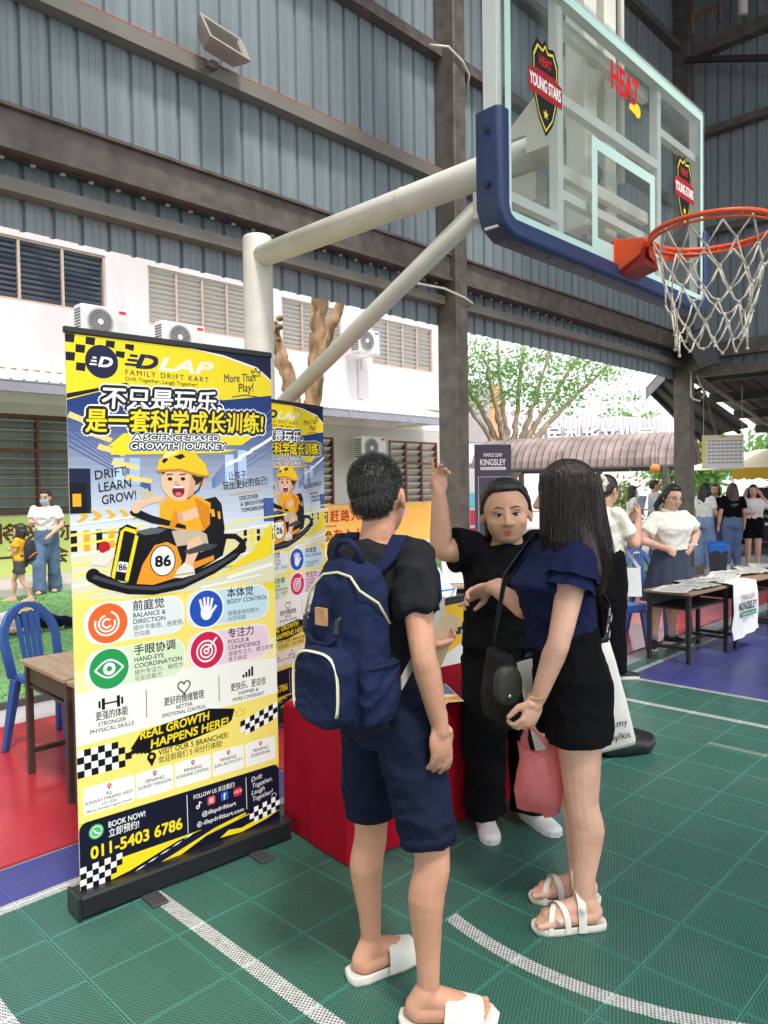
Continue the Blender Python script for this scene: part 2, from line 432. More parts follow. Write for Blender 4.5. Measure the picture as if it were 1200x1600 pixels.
def sheet_mesh(width, z0, z1, pitch=0.2, off=0.0):
    """ribbed sheet in the x-z plane, ribs pressed away from +y side; returns an MB in local coordinates"""
    prof = []
    x = 0.0
    while x < width - 1e-6:
        a = [(x, 0), (x + 0.052, 0), (x + 0.056, 0.004), (x + 0.064, 0.004), (x + 0.068, 0), (x + 0.102, 0), (x + 0.106, 0.004), (x + 0.114, 0.004), (x + 0.118, 0), (x + 0.158, 0), (x + 0.168, 0.03), (x + 0.190, 0.03), (x + pitch, 0)]
        prof += a[:-1] if x + pitch < width - 1e-6 else a
        x += pitch
    mb = MB(); n = len(prof)
    mb.add([(px, py + off, z0) for px, py in prof] + [(px, py + off, z1) for px, py in prof] + [(px, py + off + 0.0016, z0) for px, py in prof] + [(px, py + off + 0.0016, z1) for px, py in prof],
           [(i, i + 1, n + i + 1, n + i) for i in range(n - 1)] + [(2 * n + i + 1, 2 * n + i, 3 * n + i, 3 * n + i + 1) for i in range(n - 1)] + [(i + 1, i, 2 * n + i, 2 * n + i + 1) for i in range(n - 1)])
    return mb
sm = sheet_mesh(1.0, 0, 6.6).mesh('wall_sheet'); sm.materials.append(M_sheet)
for k in range(16):
    inst('wall_sheet', sm, hall, (-2.80 + k * 1.0 - 12.6 + (0.004 if k % 2 else 0), 5.262 - 5.1 + (0.0022 if k % 2 else 0), 3.275), (0, 0, 0), (1.004, 1, 1))
for k in range(15):   # end wall, seen from inside: sheets run along -Y at X = 12.72
    inst('wall_sheet', sm, hall, (0.13 + (0.0022 if k % 2 else 0), 5.20 - 5.1 - k * 1.0, 3.36), (0, 0, R(-90)), (1.004, 1, 1))
# unseen end wall added behind the camera to darken the opposite wall, open below
for k in range(15): inst('wall_sheet', sm, hall, (-6.5 - 12.6, 5.20 - 5.1 - k * 1.0, 3.3), (0, 0, R(-90)), (1.004, 1, 1.0))
# columns
for cx in (-6.05, 0.15, 6.41):
    c = MB(); c.cbox((cx - 0.10, 4.985, -0.014), (cx + 0.10, 5.255, 9.9), 0.012); c.box((cx - 0.17, 4.90, -0.016), (cx + 0.17, 5.259, 0.02)); hpart(c, 'column', M_steel)
c = MB(); c.cbox((12.50, 4.985, -0.014), (12.71, 5.255, 9.9), 0.012); c.box((12.36, 4.86, -0.016), (12.80, 5.30, 0.13)); hpart(c, 'column', M_steel)
for cy in (-1.2, -7.4):
    c = MB(); c.cbox((12.50, cy - 0.12, -0.05), (12.71, cy + 0.12, 9.9), 0.012); hpart(c, 'column', M_steel)
# girts and the big beam, bay by bay between the columns
bays = ((-5.94, 0.04), (0.26, 6.30), (6.52, 12.495))
for x0, x1 in bays:
    c = MB()       # channel beam: web and two flanges
    c.box((x0, 5.06, 3.735), (x1, 5.085, 3.965)); c.box((x0, 5.087, 3.715), (x1, 5.24, 3.735)); c.box((x0, 5.02, 3.967), (x1, 5.24, 3.99)); c.box((x0, 5.02, 3.70), (x1, 5.084, 3.733))
    hpart(c, 'wall_beam', M_steel)
    for zc in (3.52, 4.84, 6.15, 7.45, 8.75):
        c = MB(); h_ = 0.045 if zc < 4 else 0.058
        c.box((x0, 5.13, zc - h_), (x1, 5.142, zc + h_)); c.box((x0, 5.144, zc + h_ - 0.012), (x1, 5.258, zc + h_)); c.box((x0, 5.144, zc - h_), (x1, 5.258, zc - h_ + 0.012))
        hpart(c, 'girt', mat('girt_grey_paint', lin(128, 123, 114), 0.45, 0.12, 3, 0.1, 40) if zc < 5.5 else M_steel)
    if x0 > -1:
        c = MB(); c.tube([(x0, 5.14, 4.905), (x1, 5.14, 4.905)], 0.008, 6); hpart(c, 'orange_conduit', mat('orange_pvc', (0.50, 0.11, 0.035), 0.5, 0.1))
for y0, y1 in ((-1.05, 4.98), (-7.25, -1.35)):
    for zc, h_ in ((3.68, 0.12), (5.63, 0.06), (7.24, 0.06), (8.60, 0.10)):
        c = MB(); c.box((12.55, y0, zc - h_), (12.575, y1, zc + h_)); c.box((12.578, y0, zc + h_ - 0.014), (12.72, y1, zc + h_)); c.box((12.578, y0, zc - h_), (12.72, y1, zc - h_ + 0.014)); hpart(c, 'girt', M_steel)
    c = MB(); c.box((12.50, y0, 3.27), (12.70, y1, 3.40)); hpart(c, 'wall_beam', M_steel)
c = MB(); c.tube([(12.48, 5.0, 8.45), (12.2, 1.2, 6.9), (12.15, -2.5, 5.4)], 0.055, 8); hpart(c, 'brace_pipe', M_steel_dark)
# bolts on the underside flange of the big beam (white clips)
clip = MB(); clip.cbox((-0.018, -0.012, -0.02), (0.018, 0.012, 0.0), 0.006); clip_me = clip.mesh('sheet_clip'); clip_me.materials.append(M_white_steel)
for k in range(44):
    inst('sheet_clip', clip_me, hall, (0.36 + k * 0.2 - 12.6 + 0.075, 5.20 - 5.1, 3.714))
# cables strapped to the mid column
c = MB(); c.tube([(6.05, 5.10, 6.10), (6.2, 4.97, 6.09), (6.42, 4.955, 6.02), (6.54, 4.96, 5.93), (6.60, 5.05, 5.75)], 0.013, 7); hpart(c, 'cable', M_white_steel, True)
c = MB(); c.tube([(5.55, 5.08, 3.58), (6.1, 4.98, 3.58), (6.4, 4.95, 3.53), (6.56, 4.96, 3.50), (6.62, 5.10, 3.47)], 0.012, 7); hpart(c, 'cable', M_white_steel, True)
c = MB(); c.tube([(12.47, 4.95, 3.60), (12.47, 4.95, 2.95), (12.47, 4.90, 2.90), (12.47, 4.80, 2.86)], 0.016, 7); hpart(c, 'cable', M_white_steel, True)
c = MB(); c.tube([(12.47, 4.86, 3.30), (12.45, 4.78, 3.10), (12.45, 4.70, 2.98), (12.46, 4.78, 2.90)], 0.010, 7); hpart(c, 'cable', M_white_steel, True)
# unseen roof added to shape the light: narrow sheets, open gaps, solid far end
M_roof = mat('roof_underside', lin(74, 78, 82), 0.6, 0.1, 2)
for k, (x0, x1) in enumerate(((-6.5, -5.0), (-3.0, -2.0), (0.4, 1.4), (4.0, 5.0), (6.6, 13.2))):
    c = MB(); c.box((x0, -9.0, 9.9), (x1, 5.5, 9.96)); hpart(c, 'shading_roof_panel', M_roof)
for yc in (4.6, 1.8, -1.0, -3.8, -6.6):
    c = MB(); c.box((-6.5, yc - 0.04, 9.72), (13.1, yc + 0.04, 9.895)); hpart(c, 'roof_purlin', M_steel)
# pale truss end high in the far corner
c = MB()
for a, b_ in (((12.3, 4.85, 8.95), (12.3, 2.2, 9.55)), ((12.3, 4.85, 8.72), (12.3, 4.85, 9.6)), ((12.3, 4.60, 8.72), (12.3, 4.52, 9.0)), ((12.3, 4.42, 8.72), (12.3, 4.42, 9.05)), ((12.3, 3.3, 9.3), (12.3, 3.75, 8.72))):
    c.tube([a, b_], 0.022, 6)
hpart(c, 'truss_bars', mat('primer_red_steel', (0.22, 0.10, 0.07), 0.7, 0.3, 6))
c = MB(); c.tube([(12.35, 4.10, 8.72), (12.35, 4.10, 9.6)], 0.075, 12); hpart(c, 'downpipe', M_white_steel, True)

# ------------------------------------------------------------------ floodlight on the girt
fl = thing('floodlight', 'grey rectangular floodlight clamped on the orange edged girt', 'floodlight', (3.40, 5.12, 4.93))
FR = Matrix.Rotation(R(8), 4, 'Z') @ Matrix.Rotation(R(-28), 4, 'X')
c = MB(); c.rows([[(-0.20, -0.16, -0.115), (0.20, -0.16, -0.115), (0.20, -0.16, 0.115), (-0.20, -0.16, 0.115)], [(-0.21, -0.20, -0.125), (0.21, -0.20, -0.125), (0.21, -0.20, 0.125), (-0.21, -0.20, 0.125)], [(-0.185, -0.20, -0.10), (0.185, -0.20, -0.10), (0.185, -0.20, 0.10), (-0.185, -0.20, 0.10)], [(-0.17, -0.17, -0.09), (0.17, -0.17, -0.09), (0.17, -0.17, 0.09), (-0.17, -0.17, 0.09)]], False, FR)
c.rows([[(-0.20, -0.16, -0.115), (-0.20, -0.16, 0.115), (0.20, -0.16, 0.115), (0.20, -0.16, -0.115)], [(-0.15, -0.06, -0.08), (-0.15, -0.06, 0.08), (0.15, -0.06, 0.08), (0.15, -0.06, -0.08)]], True, FR)
c.build('lamp_housing', mat('cast_grey', lin(168, 160, 150), 0.45, 0.1, 8), fl)
c = MB(); c.box((-0.172, -0.178, -0.092), (0.172, -0.172, 0.092), FR); c.build('lamp_glass', mat('dark_lamp_glass', lin(92, 84, 80), 0.2, 0.15, 30), fl)
c = MB()
for k in range(11): c.box((-0.165, -0.183, -0.085 + k * 0.017), (0.165, -0.180, -0.081 + k * 0.017), FR)
c.build('lens_ribs', mat('lamp_rib', lin(130, 122, 116), 0.4, 0.1), fl)
c = MB(); c.box((-0.03, -0.06, -0.10), (0.03, 0.015, -0.05)); c.box((-0.10, -0.10, -0.135), (-0.02, -0.05, -0.10)); c.build('bracket', M_steel, fl)

# ------------------------------------------------------------------ loudspeaker in the corner under the girts
sp = thing('loudspeaker', 'black loudspeaker cabinet hung tilted in the hall corner behind the net', 'loudspeaker', (12.1, 4.70, 3.62))
SR = Matrix.Rotation(R(-135), 4, 'Z') @ Matrix.Rotation(R(22), 4, 'X')
c = MB(); c.rows([[(-0.24, -0.17, -0.32), (0.24, -0.17, -0.32), (0.24, -0.17, 0.32), (-0.24, -0.17, 0.32)], [(-0.19, 0.19, -0.27), (0.19, 0.19, -0.27), (0.19, 0.19, 0.27), (-0.19, 0.19, 0.27)]], True, SR @ Matrix.Rotation(R(180), 4, 'Z')); bevel(fix_normals(c.build('cabinet', M_black, sp)), 0.012)
c = MB(); c.box((-0.20, 0.172, -0.28), (0.20, 0.18, 0.28), SR); c.build('grille', mat('speaker_mesh', (0.02, 0.02, 0.022), 0.6, 0.4, 200), sp)
c = MB(); c.tube([(0, 0, 0.2), (0.2, 0.2, 0.28)], 0.02, 6); c.build('bracket', M_steel_dark, sp)
# ================================================================== SCHOOL BUILDING
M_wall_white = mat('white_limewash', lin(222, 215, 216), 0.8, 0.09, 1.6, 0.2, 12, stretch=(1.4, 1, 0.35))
M_brown_bar = mat('brown_window_paint', lin(112, 66, 50), 0.5, 0.15, 10)
M_alu = mat('aged_alu_frame', lin(196, 176, 160), 0.5, 0.12, 10)
M_blade = mat('louvre_glass', lin(222, 216, 210), 0.3, 0.08, 2.0)
M_blade_dark = mat('louvre_glass_dark', lin(86, 96, 112), 0.12, 0.2, 2.0)
M_curtain = mat('grey_green_curtain', lin(164, 172, 166), 0.9, 0.15, 3, stretch=(8, 8, 0.6))
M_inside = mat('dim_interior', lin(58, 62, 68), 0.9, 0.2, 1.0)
M_awn = mat('white_awning_sheet', lin(236, 226, 226), 0.45, 0.05, 2)
school = thing('school_building', 'two storey white school building with louvre windows beyond the turf', 'building', (3.0, 13.3, 0))
def spart(mb, name, m, smooth=False, parent=None):
    mb.v = [(v[0] - 3.0, v[1] - 13.3, v[2]) for v in mb.v]
    return mb.build(name, m, parent or school, smooth)
WY = 13.30
def wall_openings(x0, x1, z0, z1, ops, y, th=0.22):
    mb = MB()
    xs = sorted({x0, x1, *[o[0] for o in ops], *[o[1] for o in ops]}); zs = sorted({z0, z1, *[o[2] for o in ops], *[o[3] for o in ops]})
    for a, b in zip(xs, xs[1:]):
        for c, d in zip(zs, zs[1:]):
            mx_, mz_ = (a + b) / 2, (c + d) / 2
            if any(o[0] < mx_ < o[1] and o[2] < mz_ < o[3] for o in ops): continue
            mb.poly([(a, y, c), (b, y, c), (b, y, d), (a, y, d)])
    for o in ops:
        a, b, c, d = o[:4]
        mb.poly([(a, y, c), (a, y, d), (a, y + th, d), (a, y + th, c)]); mb.poly([(b, y, d), (b, y, c), (b, y + th, c), (b, y + th, d)])
        mb.poly([(a, y, d), (b, y, d), (b, y + th, d), (a, y + th, d)]); mb.poly([(b, y, c), (a, y, c), (a, y + th, c), (b, y + th, c)])
    return mb
up_ops = [(1.6, 3.7, 4.78, 5.86), (4.15, 6.46, 4.78, 5.86), (7.30, 9.75, 4.74, 5.86), (10.55, 12.35, 4.66, 5.82), (13.40, 15.75, 4.64, 5.82)]
lo_ops = [(0.6, 3.6, 1.14, 2.86), (4.0, 7.4, 1.14, 2.86), (8.3, 10.4, 1.14, 2.80), (10.95, 12.05, 1.14, 2.74), (13.95, 15.9, 1.10, 2.74)]
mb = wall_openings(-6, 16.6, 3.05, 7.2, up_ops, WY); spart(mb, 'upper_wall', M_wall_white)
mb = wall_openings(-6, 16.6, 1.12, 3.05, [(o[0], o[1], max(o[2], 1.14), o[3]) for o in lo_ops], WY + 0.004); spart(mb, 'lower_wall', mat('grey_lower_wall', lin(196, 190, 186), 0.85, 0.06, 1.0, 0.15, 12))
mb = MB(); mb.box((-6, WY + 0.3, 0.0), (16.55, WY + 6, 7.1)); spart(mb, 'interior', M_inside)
mb = MB(); mb.box((-6.3, WY - 0.5, 7.2), (16.9, WY + 6.3, 7.35)); spart(mb, 'roof', M_awn)
# painted dado: yellow green to the left, orange to the right
mb = MB(); mb.box((-6, WY - 0.03, 0.0), (7.9, WY + 0.02, 1.118)); dado_g = spart(mb, 'green_dado', mat('lime_dado_paint', lin(208, 226, 130), 0.8, 0.05, 1.0, 0.1, 15))
mb = MB(); mb.box((7.9, WY - 0.03, 0.0), (16.6, WY + 0.02, 1.118)); dado_o = spart(mb, 'orange_dado', mat('orange_dado_paint', lin(247, 186, 92), 0.8, 0.05, 1.0, 0.1, 15))
BROWN = lin(96, 62, 44); REDC = lin(196, 46, 30); DARKC = lin(40, 34, 30)
M_ink = attr_mat('printed_ink', 0.5)
p = Print(0.0006)
p.text('将来你', 4.40, 0.70, 0.26, BROWN, bold=0.022, spacing=1.45, width=1.33); p.text('一定会感谢', 4.38, 0.30, 0.24, BROWN, bold=0.022, spacing=1.35, width=2.1)
XROT = Matrix.Rotation(R(90), 4, 'X')
p.build('slogan_lettering', M_ink, dado_g, Matrix.Translation((-3.0, -0.034, 0)) @ XROT)
p = Print(0.0006)
p.text('不问', 11.25, 0.74, 0.20, DARKC, bold=0.02, spacing=1.2); p.text('赶路人', 11.87, 0.74, 0.22, REDC, bold=0.024, spacing=1.25); p.text('do not ask passers-by', 11.4, 0.60, 0.055, DARKC, shear=0.2)
p.text('不负', 11.40, 0.28, 0.20, DARKC, bold=0.02, spacing=1.2); p.text('有心人', 11.97, 0.28, 0.22, REDC, bold=0.024, spacing=1.25)
p.rect(14.15, 0.80, 14.55, 1.08, lin(240, 170, 205)); p.rect(14.2, 0.96, 14.5, 1.04, lin(190, 110, 210)); p.rect(14.2, 0.84, 14.45, 0.92, lin(150, 100, 210))
p.build('motto_lettering', M_ink, dado_o, Matrix.Translation((-3.0, -0.034, 0)) @ XROT)
# louvre windows
def louvre_window(op, cols, rows_, m_frame, m_blade, curtain=True, tilt=38, bars=False):
    x0, x1, z0, z1 = op
    w = MB(); fr = 0.04; y = WY + 0.05
    w.box((x0, y - 0.03, z0), (x0 + fr, y + 0.06, z1)); w.box((x1 - fr, y - 0.03, z0), (x1, y + 0.06, z1)); w.box((x0 + fr, y - 0.03, z0), (x1 - fr, y + 0.06, z0 + fr)); w.box((x0 + fr, y - 0.03, z1 - fr), (x1 - fr, y + 0.06, z1))
    win = spart(w, 'window', m_frame)
    pw = (x1 - x0 - 2 * fr) / cols
    for k in range(1, cols):
        mu = MB(); mu.box((x0 + fr + k * pw - 0.022, y - 0.025, z0 + fr), (x0 + fr + k * pw + 0.022, y + 0.055, z1 - fr)); spart(mu, 'mullion', m_frame, parent=win)
    bl = MB(); hh = (z1 - z0 - 2 * fr) / rows_
    Mb = Matrix.Rotation(R(tilt), 4, 'X'); bl.box((-pw / 2 + 0.026, -0.003, -hh * 0.56), (pw / 2 - 0.026, 0.003, hh * 0.56), Mb)
    me_ = bl.mesh('louvre'); me_.materials.append(m_blade)
    for r_ in range(rows_):
        for c_ in range(cols):
            inst('louvre', me_, win, (x0 + fr + (c_ + 0.5) * pw - 3.0, y + 0.03 - WY, z0 + fr + (r_ + 0.5) * hh), (R(random.uniform(-4, 4)), 0, 0))
    if bars:
        b_ = MB()
        for k in range(9): b_.tube([(x0 + fr, y - 0.05, z0 + 0.10 + k * (z1 - z0 - 0.15) / 8), (x1 - fr, y - 0.05, z0 + 0.10 + k * (z1 - z0 - 0.15) / 8)], 0.009, 6)
        for k in range(cols + 1): b_.box((x0 + fr + k * pw - 0.018, y - 0.075, z0 + 0.02), (x0 + fr + k * pw + 0.018, y - 0.06, z1 - 0.02))
        b_.box((x0, y - 0.078, z0 + (z1 - z0) * 0.63), (x1, y - 0.058, z0 + (z1 - z0) * 0.63 + 0.045))
        spart(b_, 'window_bars', M_brown_bar, parent=win)
    if curtain:
        cu = MB(); nx = 40
        cu.rows([[(x0 + (x1 - x0) * i / nx, y + 0.16 + 0.03 * math.sin(i * 1.9) * math.sin(i * .7), z) for i in range(nx + 1)] for z in (z0, z1)], False, closed=False)
        spart(cu, 'curtain', M_curtain, parent=win)
    return win
louvre_window(up_ops[0], 3, 11, M_alu, M_blade_dark, False); louvre_window(up_ops[1], 3, 11, M_alu, M_blade_dark, False)
cu = MB(); cu.box((5.0, WY + 0.20, 4.8), (5.45, WY + 0.22, 5.84)); spart(cu, 'curtain', mat('pale_blue_curtain', lin(196, 204, 216), 0.9, 0.1, 4))
louvre_window(up_ops[2], 4, 11, M_alu, M_blade); louvre_window(up_ops[3], 3, 11, M_alu, M_blade); louvre_window(up_ops[4], 4, 10, M_alu, M_blade)
M_blade_g = mat('louvre_glass_grey', lin(170, 176, 170), 0.25, 0.1, 2.0)
louvre_window(lo_ops[0], 3, 10, M_brown_bar, M_blade_g, True, 78, True); louvre_window(lo_ops[1], 3, 10, M_brown_bar, M_blade_g, True, 78, True)
for o_ in lo_ops[2:]: louvre_window(o_, 2 if o_[1] - o_[0] < 1.5 else 3, 9, M_brown_bar, M_blade, True, 45, True)
# awning with gutter, sections
aw = thing('awning', 'white corrugated lean-to awning with grey gutter along the school wall', 'awning', (3.0, 13.29, 0))
sheets = MB(); pitch = 0.19
for k in range(6):
    mb = MB(); x = -4 + k * 3.2; prof = []
    while x < min(16.4, -4 + (k + 1) * 3.2 - 0.01):
        prof += [(x, 0), (x + 0.13, 0), (x + 0.145, 0.03), (x + 0.175, 0.03)]; x += pitch
    rows = [[(px - 3.0, WY - 13.29 + yy - 0.0, zz + pz) for px, pz in prof] for yy, zz in ((-0.02, 3.60), (-1.32, 3.24))]
    mb.rows(rows, False, closed=False); mb.rows([[(x_, y_, z_ - 0.004) for x_, y_, z_ in r_] for r_ in rows], False, closed=False)
    mb.build('awning_sheet', M_awn, aw)
for k in range(10):
    mb = MB(); xa = -4 + k * 1.9 - 3.0
    mb.box((xa, -1.47, 3.05), (xa + 1.88, -1.455, 3.22)); mb.box((xa, -1.453, 3.05), (xa + 1.88, -1.33, 3.062)); mb.box((xa, -1.478, 3.205), (xa + 1.88, -1.472, 3.225)); mb.box((xa - 0.02, -1.485, 3.045), (xa + 0.03, -1.479, 3.23))
    mb.build('gutter', mat('gutter_grey', lin(164, 160, 176), 0.5, 0.08, 4), aw)
mb = MB()
for k in range(8): mb.box((-4 + k * 2.6 - 3.0, -1.32, 3.06), (-4 + k * 2.6 - 2.94, -0.03, 3.12))
mb.box((-7, -0.06, 3.62), (13.4, -0.012, 3.68)); mb.build('awning_rafters', M_white_steel, aw)
# air-conditioning condensers
M_ac = mat('ac_white_plastic', lin(226, 224, 222), 0.45, 0.05, 5)
def condenser(label, x, z, red=True, w=0.80, y=WY - 0.42):
    t = thing('air_conditioner', label, 'air conditioner', (x, y, z), 0, 'condensers on the school wall')
    c = MB(); c.cbox((-w / 2, -0.15, 0), (w / 2, 0.15, 0.56), 0.015); c.build('cabinet', M_ac, t)
    c = MB(); c.lathe([(0.235, 0), (0.235, 0.012), (0.21, 0.012), (0.21, 0.0)], 28, Matrix.Translation((-0.09, -0.152, 0.28)) @ Matrix.Rotation(R(90), 4, 'X'), False)
    for k in range(20):
        a = 2 * math.pi * k / 20; c.tube([(-0.09 + 0.05 * math.cos(a), -0.162, 0.28 + 0.05 * math.sin(a)), (-0.09 + 0.22 * math.cos(a), -0.162, 0.28 + 0.22 * math.sin(a))], 0.0035, 4)
    for rr_ in (0.10, 0.14, 0.18): c.lathe([(rr_, 0), (rr_ + 0.006, 0), (rr_ + 0.006, 0.004), (rr_, 0.004)], 28, Matrix.Translation((-0.09, -0.160, 0.28)) @ Matrix.Rotation(R(90), 4, 'X'), False)
    c.build('fan_grille', mat('ac_grille', lin(176, 174, 176), 0.5, 0.05), t)
    c = MB(); c.lathe([(0.205, 0), (0.205, 0.002)], 28, Matrix.Translation((-0.09, -0.1515, 0.28)) @ Matrix.Rotation(R(90), 4, 'X')); c.build('fan_opening', mat('ac_dark', lin(120, 116, 118), 0.7, 0.15, 30), t)
    c = MB(); c.lathe([(0.055, 0), (0.05, 0.008)], 20, Matrix.Translation((-0.09, -0.163, 0.28)) @ Matrix.Rotation(R(90), 4, 'X')); c.build('fan_hub', M_ac, t)
    c = MB()
    for k in range(9): c.box((-w / 2 - 0.004, -0.12, 0.06 + k * 0.05), (-w / 2 - 0.001, 0.12, 0.085 + k * 0.05))
    c.build('side_slots', mat('ac_slot', lin(70, 70, 76), 0.7, 0.1), t)
    q = Print(0.0006); q.rect(w / 2 - 0.17, 0.47, w / 2 - 0.04, 0.52, lin(214, 60, 50) if red else lin(70, 150, 215)); 
    for k in range(5): q.line([(w / 2 - 0.18, 0.12 + k * 0.05), (w / 2 - 0.04, 0.12 + k * 0.05)], 0.006, lin(196, 194, 194))
    q.build('badge', M_ink, t, Matrix.Translation((0, -0.1525, 0)) @ XROT)
    c = MB()
    for s_ in (-0.28, 0.28): c.box((s_ - 0.015, -0.16, -0.03), (s_ + 0.015, 0.42, -0.003)); c.box((s_ - 0.013, 0.39, -0.30), (s_ + 0.013, 0.418, -0.03))
    c.build('wall_bracket', M_white_steel, t)
    return t
condenser('white condenser with red badge under the wide dark louvre window', 6.15, 4.22, True, 0.86)
condenser('white condenser with red badge beneath the left end of the pale louvre window', 7.72, 4.16, True, 0.92)
condenser('white condenser with blue badge fixed between two upper louvre windows', 12.75, 4.75, False, 0.70)
condenser('white condenser at ground floor under the gutter beside brown framed window', 12.85, 2.20, True, 0.82)
c = MB(); c.tube([(12.9, WY - 0.03, 4.7), (12.9, WY - 0.03, 3.75), (13.05, WY - 0.03, 3.72)], 0.02, 6); spart(c, 'refrigerant_pipe', M_white_steel)
# ================================================================== TREES AND FAR SURROUNDINGS
M_bark = mat('flaking_bark', lin(170, 134, 104), 0.92, 0.75, 7.0, 1.0, 26, stretch=(1, 1, 0.28))
M_bark_pale = mat('pale_smooth_bark', lin(178, 158, 136), 0.85, 0.3, 5.0, 0.6, 25, stretch=(1, 1, 0.3))
def limb(mb, pts, r0, r1, n=9, wob=0.05, seed=0):
    pts = [Vector(p) for p in pts]; out = []; rad = []
    K = 9 * (len(pts) - 1)
    for i in range(K + 1):
        t = i / K * (len(pts) - 1); j = min(int(t), len(pts) - 2); f = t - j
        p0, p1, p2, p3 = pts[max(j - 1, 0)], pts[j], pts[j + 1], pts[min(j + 2, len(pts) - 1)]
        q = 0.5 * ((2 * p1) + (p2 - p0) * f + (2 * p0 - 5 * p1 + 4 * p2 - p3) * f * f + (3 * p1 - p0 - 3 * p2 + p3) * f ** 3)
        out.append(q + Vector((noise.noise((i * .6, seed, 0)), noise.noise((i * .6, seed, 9)), 0)) * wob)
        rad.append((r0 + (r1 - r0) * i / K) * (1 + 0.14 * noise.noise((i * .9, seed, 4))))
    k0 = len(mb.v); mb.tube(out, rad, n)
    for q in range(k0, len(mb.v)): v_ = Vector(mb.v[q]); mb.v[q] = tuple(v_ + Vector((noise.noise(v_ * 6), noise.noise(v_ * 6 + Vector((9, 0, 0))), 0)) * r0 * 0.3)
    return out
def leaf_mesh(name, pts, size, seed, m):
    rg = np.random.default_rng(seed); P = np.array(pts); n = len(P)
    d = rg.normal(size=(n, 3)); d /= np.linalg.norm(d, axis=1)[:, None]
    e = rg.normal(size=(n, 3)); e -= (e * d).sum(1)[:, None] * d; e /= np.linalg.norm(e, axis=1)[:, None]
    s = size * rg.uniform(0.6, 1.3, (n, 1))
    V = np.stack([P - d * s, P + e * s * 0.38, P + d * s, P - e * s * 0.38], 1).reshape(-1, 3)
    me = bpy.data.meshes.new(name); me.from_pydata(V.tolist(), [], np.arange(4 * n).reshape(-1, 4).tolist()); me.materials.append(m)
    return me
def leaf_mat(name, rgb):
    m = mat(name, rgb, 0.55, 0.45, 1.6)
    b = m.node_tree.nodes['Principled BSDF']; tr = m.node_tree.nodes.new('ShaderNodeBsdfTranslucent'); tr.inputs[0].default_value = tuple(min(1, c * 2.2) for c in rgb) + (1,)
    ms = m.node_tree.nodes.new('ShaderNodeMixShader'); ms.inputs[0].default_value = 0.4
    m.node_tree.links.new(b.outputs[0], ms.inputs[1]); m.node_tree.links.new(tr.outputs[0], ms.inputs[2]); m.node_tree.links.new(ms.outputs[0], m.node_tree.nodes['Material Output'].inputs[0])
    return m
M_leaf = leaf_mat('leaf_green', (0.13, 0.25, 0.06))
M_leaf2 = leaf_mat('leaf_deep', (0.05, 0.11, 0.03))
# bare pollarded tree on the turf by the school
t = thing('bare_tree', 'bare peeling tree with forked trunk on the turf before the school', 'tree', (7.85, 9.2, 0))
mb = MB(); limb(mb, [(0, 0, -0.05), (-0.03, 0.02, 1.2), (0.0, 0.02, 2.6), (0.10, -0.05, 3.6), (0.14, -0.10, 4.6), (0.05, -0.1, 5.6)], 0.17, 0.12, 12, 0.05, 1); mb.build('trunk', M_bark, t, True)
mb = MB(); limb(mb, [(0.08, -0.06, 3.5), (0.28, -0.22, 4.1), (0.42, -0.36, 4.7), (0.5, -0.5, 5.8)], 0.09, 0.06, 9, 0.04, 2); mb.build('limb', M_bark, t, True)
mb = MB(); limb(mb, [(0.15, -0.1, 3.4), (0.10, -0.13, 3.7), (0.06, -0.12, 3.95)], 0.03, 0.012, 7, 0.02, 3); mb.build('limb', M_bark, t, True)
t = thing('pruned_tree', 'leaning pruned tree stump trunk with knobbly top beside the white pole', 'tree', (7.72, 9.42, 0))
mb = MB(); limb(mb, [(0.06, 0, -0.05), (0.06, -0.04, 1.2), (0.02, -0.03, 2.5), (-0.12, 0.08, 3.4), (-0.24, 0.24, 4.0), (-0.30, 0.32, 4.35)], 0.15, 0.085, 11, 0.06, 5); mb.build('trunk', M_bark, t, True)
mb = MB()
for k in range(6): mb.ell((-0.2 + random.uniform(-.09, .09), 0.2 + random.uniform(-.09, .09), 3.9 + k * 0.07), (0.06, 0.06, 0.05))
mb.build('burr', M_bark, t, True)
# leafy tree beyond the hall
t = thing('leafy_tree', 'vase shaped tree with pale limbs and light green crown behind the dark banner', 'tree', (20.3, 13.9, -0.05))
mb = MB(); tips = []
trunk = limb(mb, [(0, 0, 0), (0.02, 0, 1.2), (0.0, 0.05, 2.1)], 0.32, 0.26, 12, 0.05, 11); mb.build('trunk', M_bark_pale, t, True)
RT = Vector((0.695, -0.719, 0))
lim = [(-1.7, 0.2, 5.2), (-0.9, -0.4, 5.8), (-0.35, 0.3, 6.3), (0.5, 0.2, 6.2), (1.3, -0.3, 6.0), (2.2, 0.2, 5.6), (3.2, 0.0, 5.4), (-2.4, 0.0, 5.2)]
for k, (a, b_, z) in enumerate(lim):
    e = RT * a + Vector((0.7, 0.7, 0)) * b_
    mb = MB(); pts = limb(mb, [(0, 0, 1.7), tuple(e * 0.22 + Vector((0, 0, 2.9))), tuple(e * 0.55 + Vector((0, 0, 4.1))), tuple(e + Vector((0, 0, z)))], 0.15 if k != 7 else 0.11, 0.04, 8, 0.1, 20 + k); mb.build('limb', M_bark_pale, t, True)
    tips += [pts[i] for i in range(len(pts) // 2, len(pts))]
    for j in range(4):
        q = pts[random.randint(len(pts) // 2, len(pts) - 1)]; dv = Vector((random.uniform(-1, 1), random.uniform(-1, 1), random.uniform(-0.2, 0.8))) * random.uniform(0.5, 1.3)
        tips.append(q + dv); tips.append(q + dv * 0.5)
rg = np.random.default_rng(5); pts = []
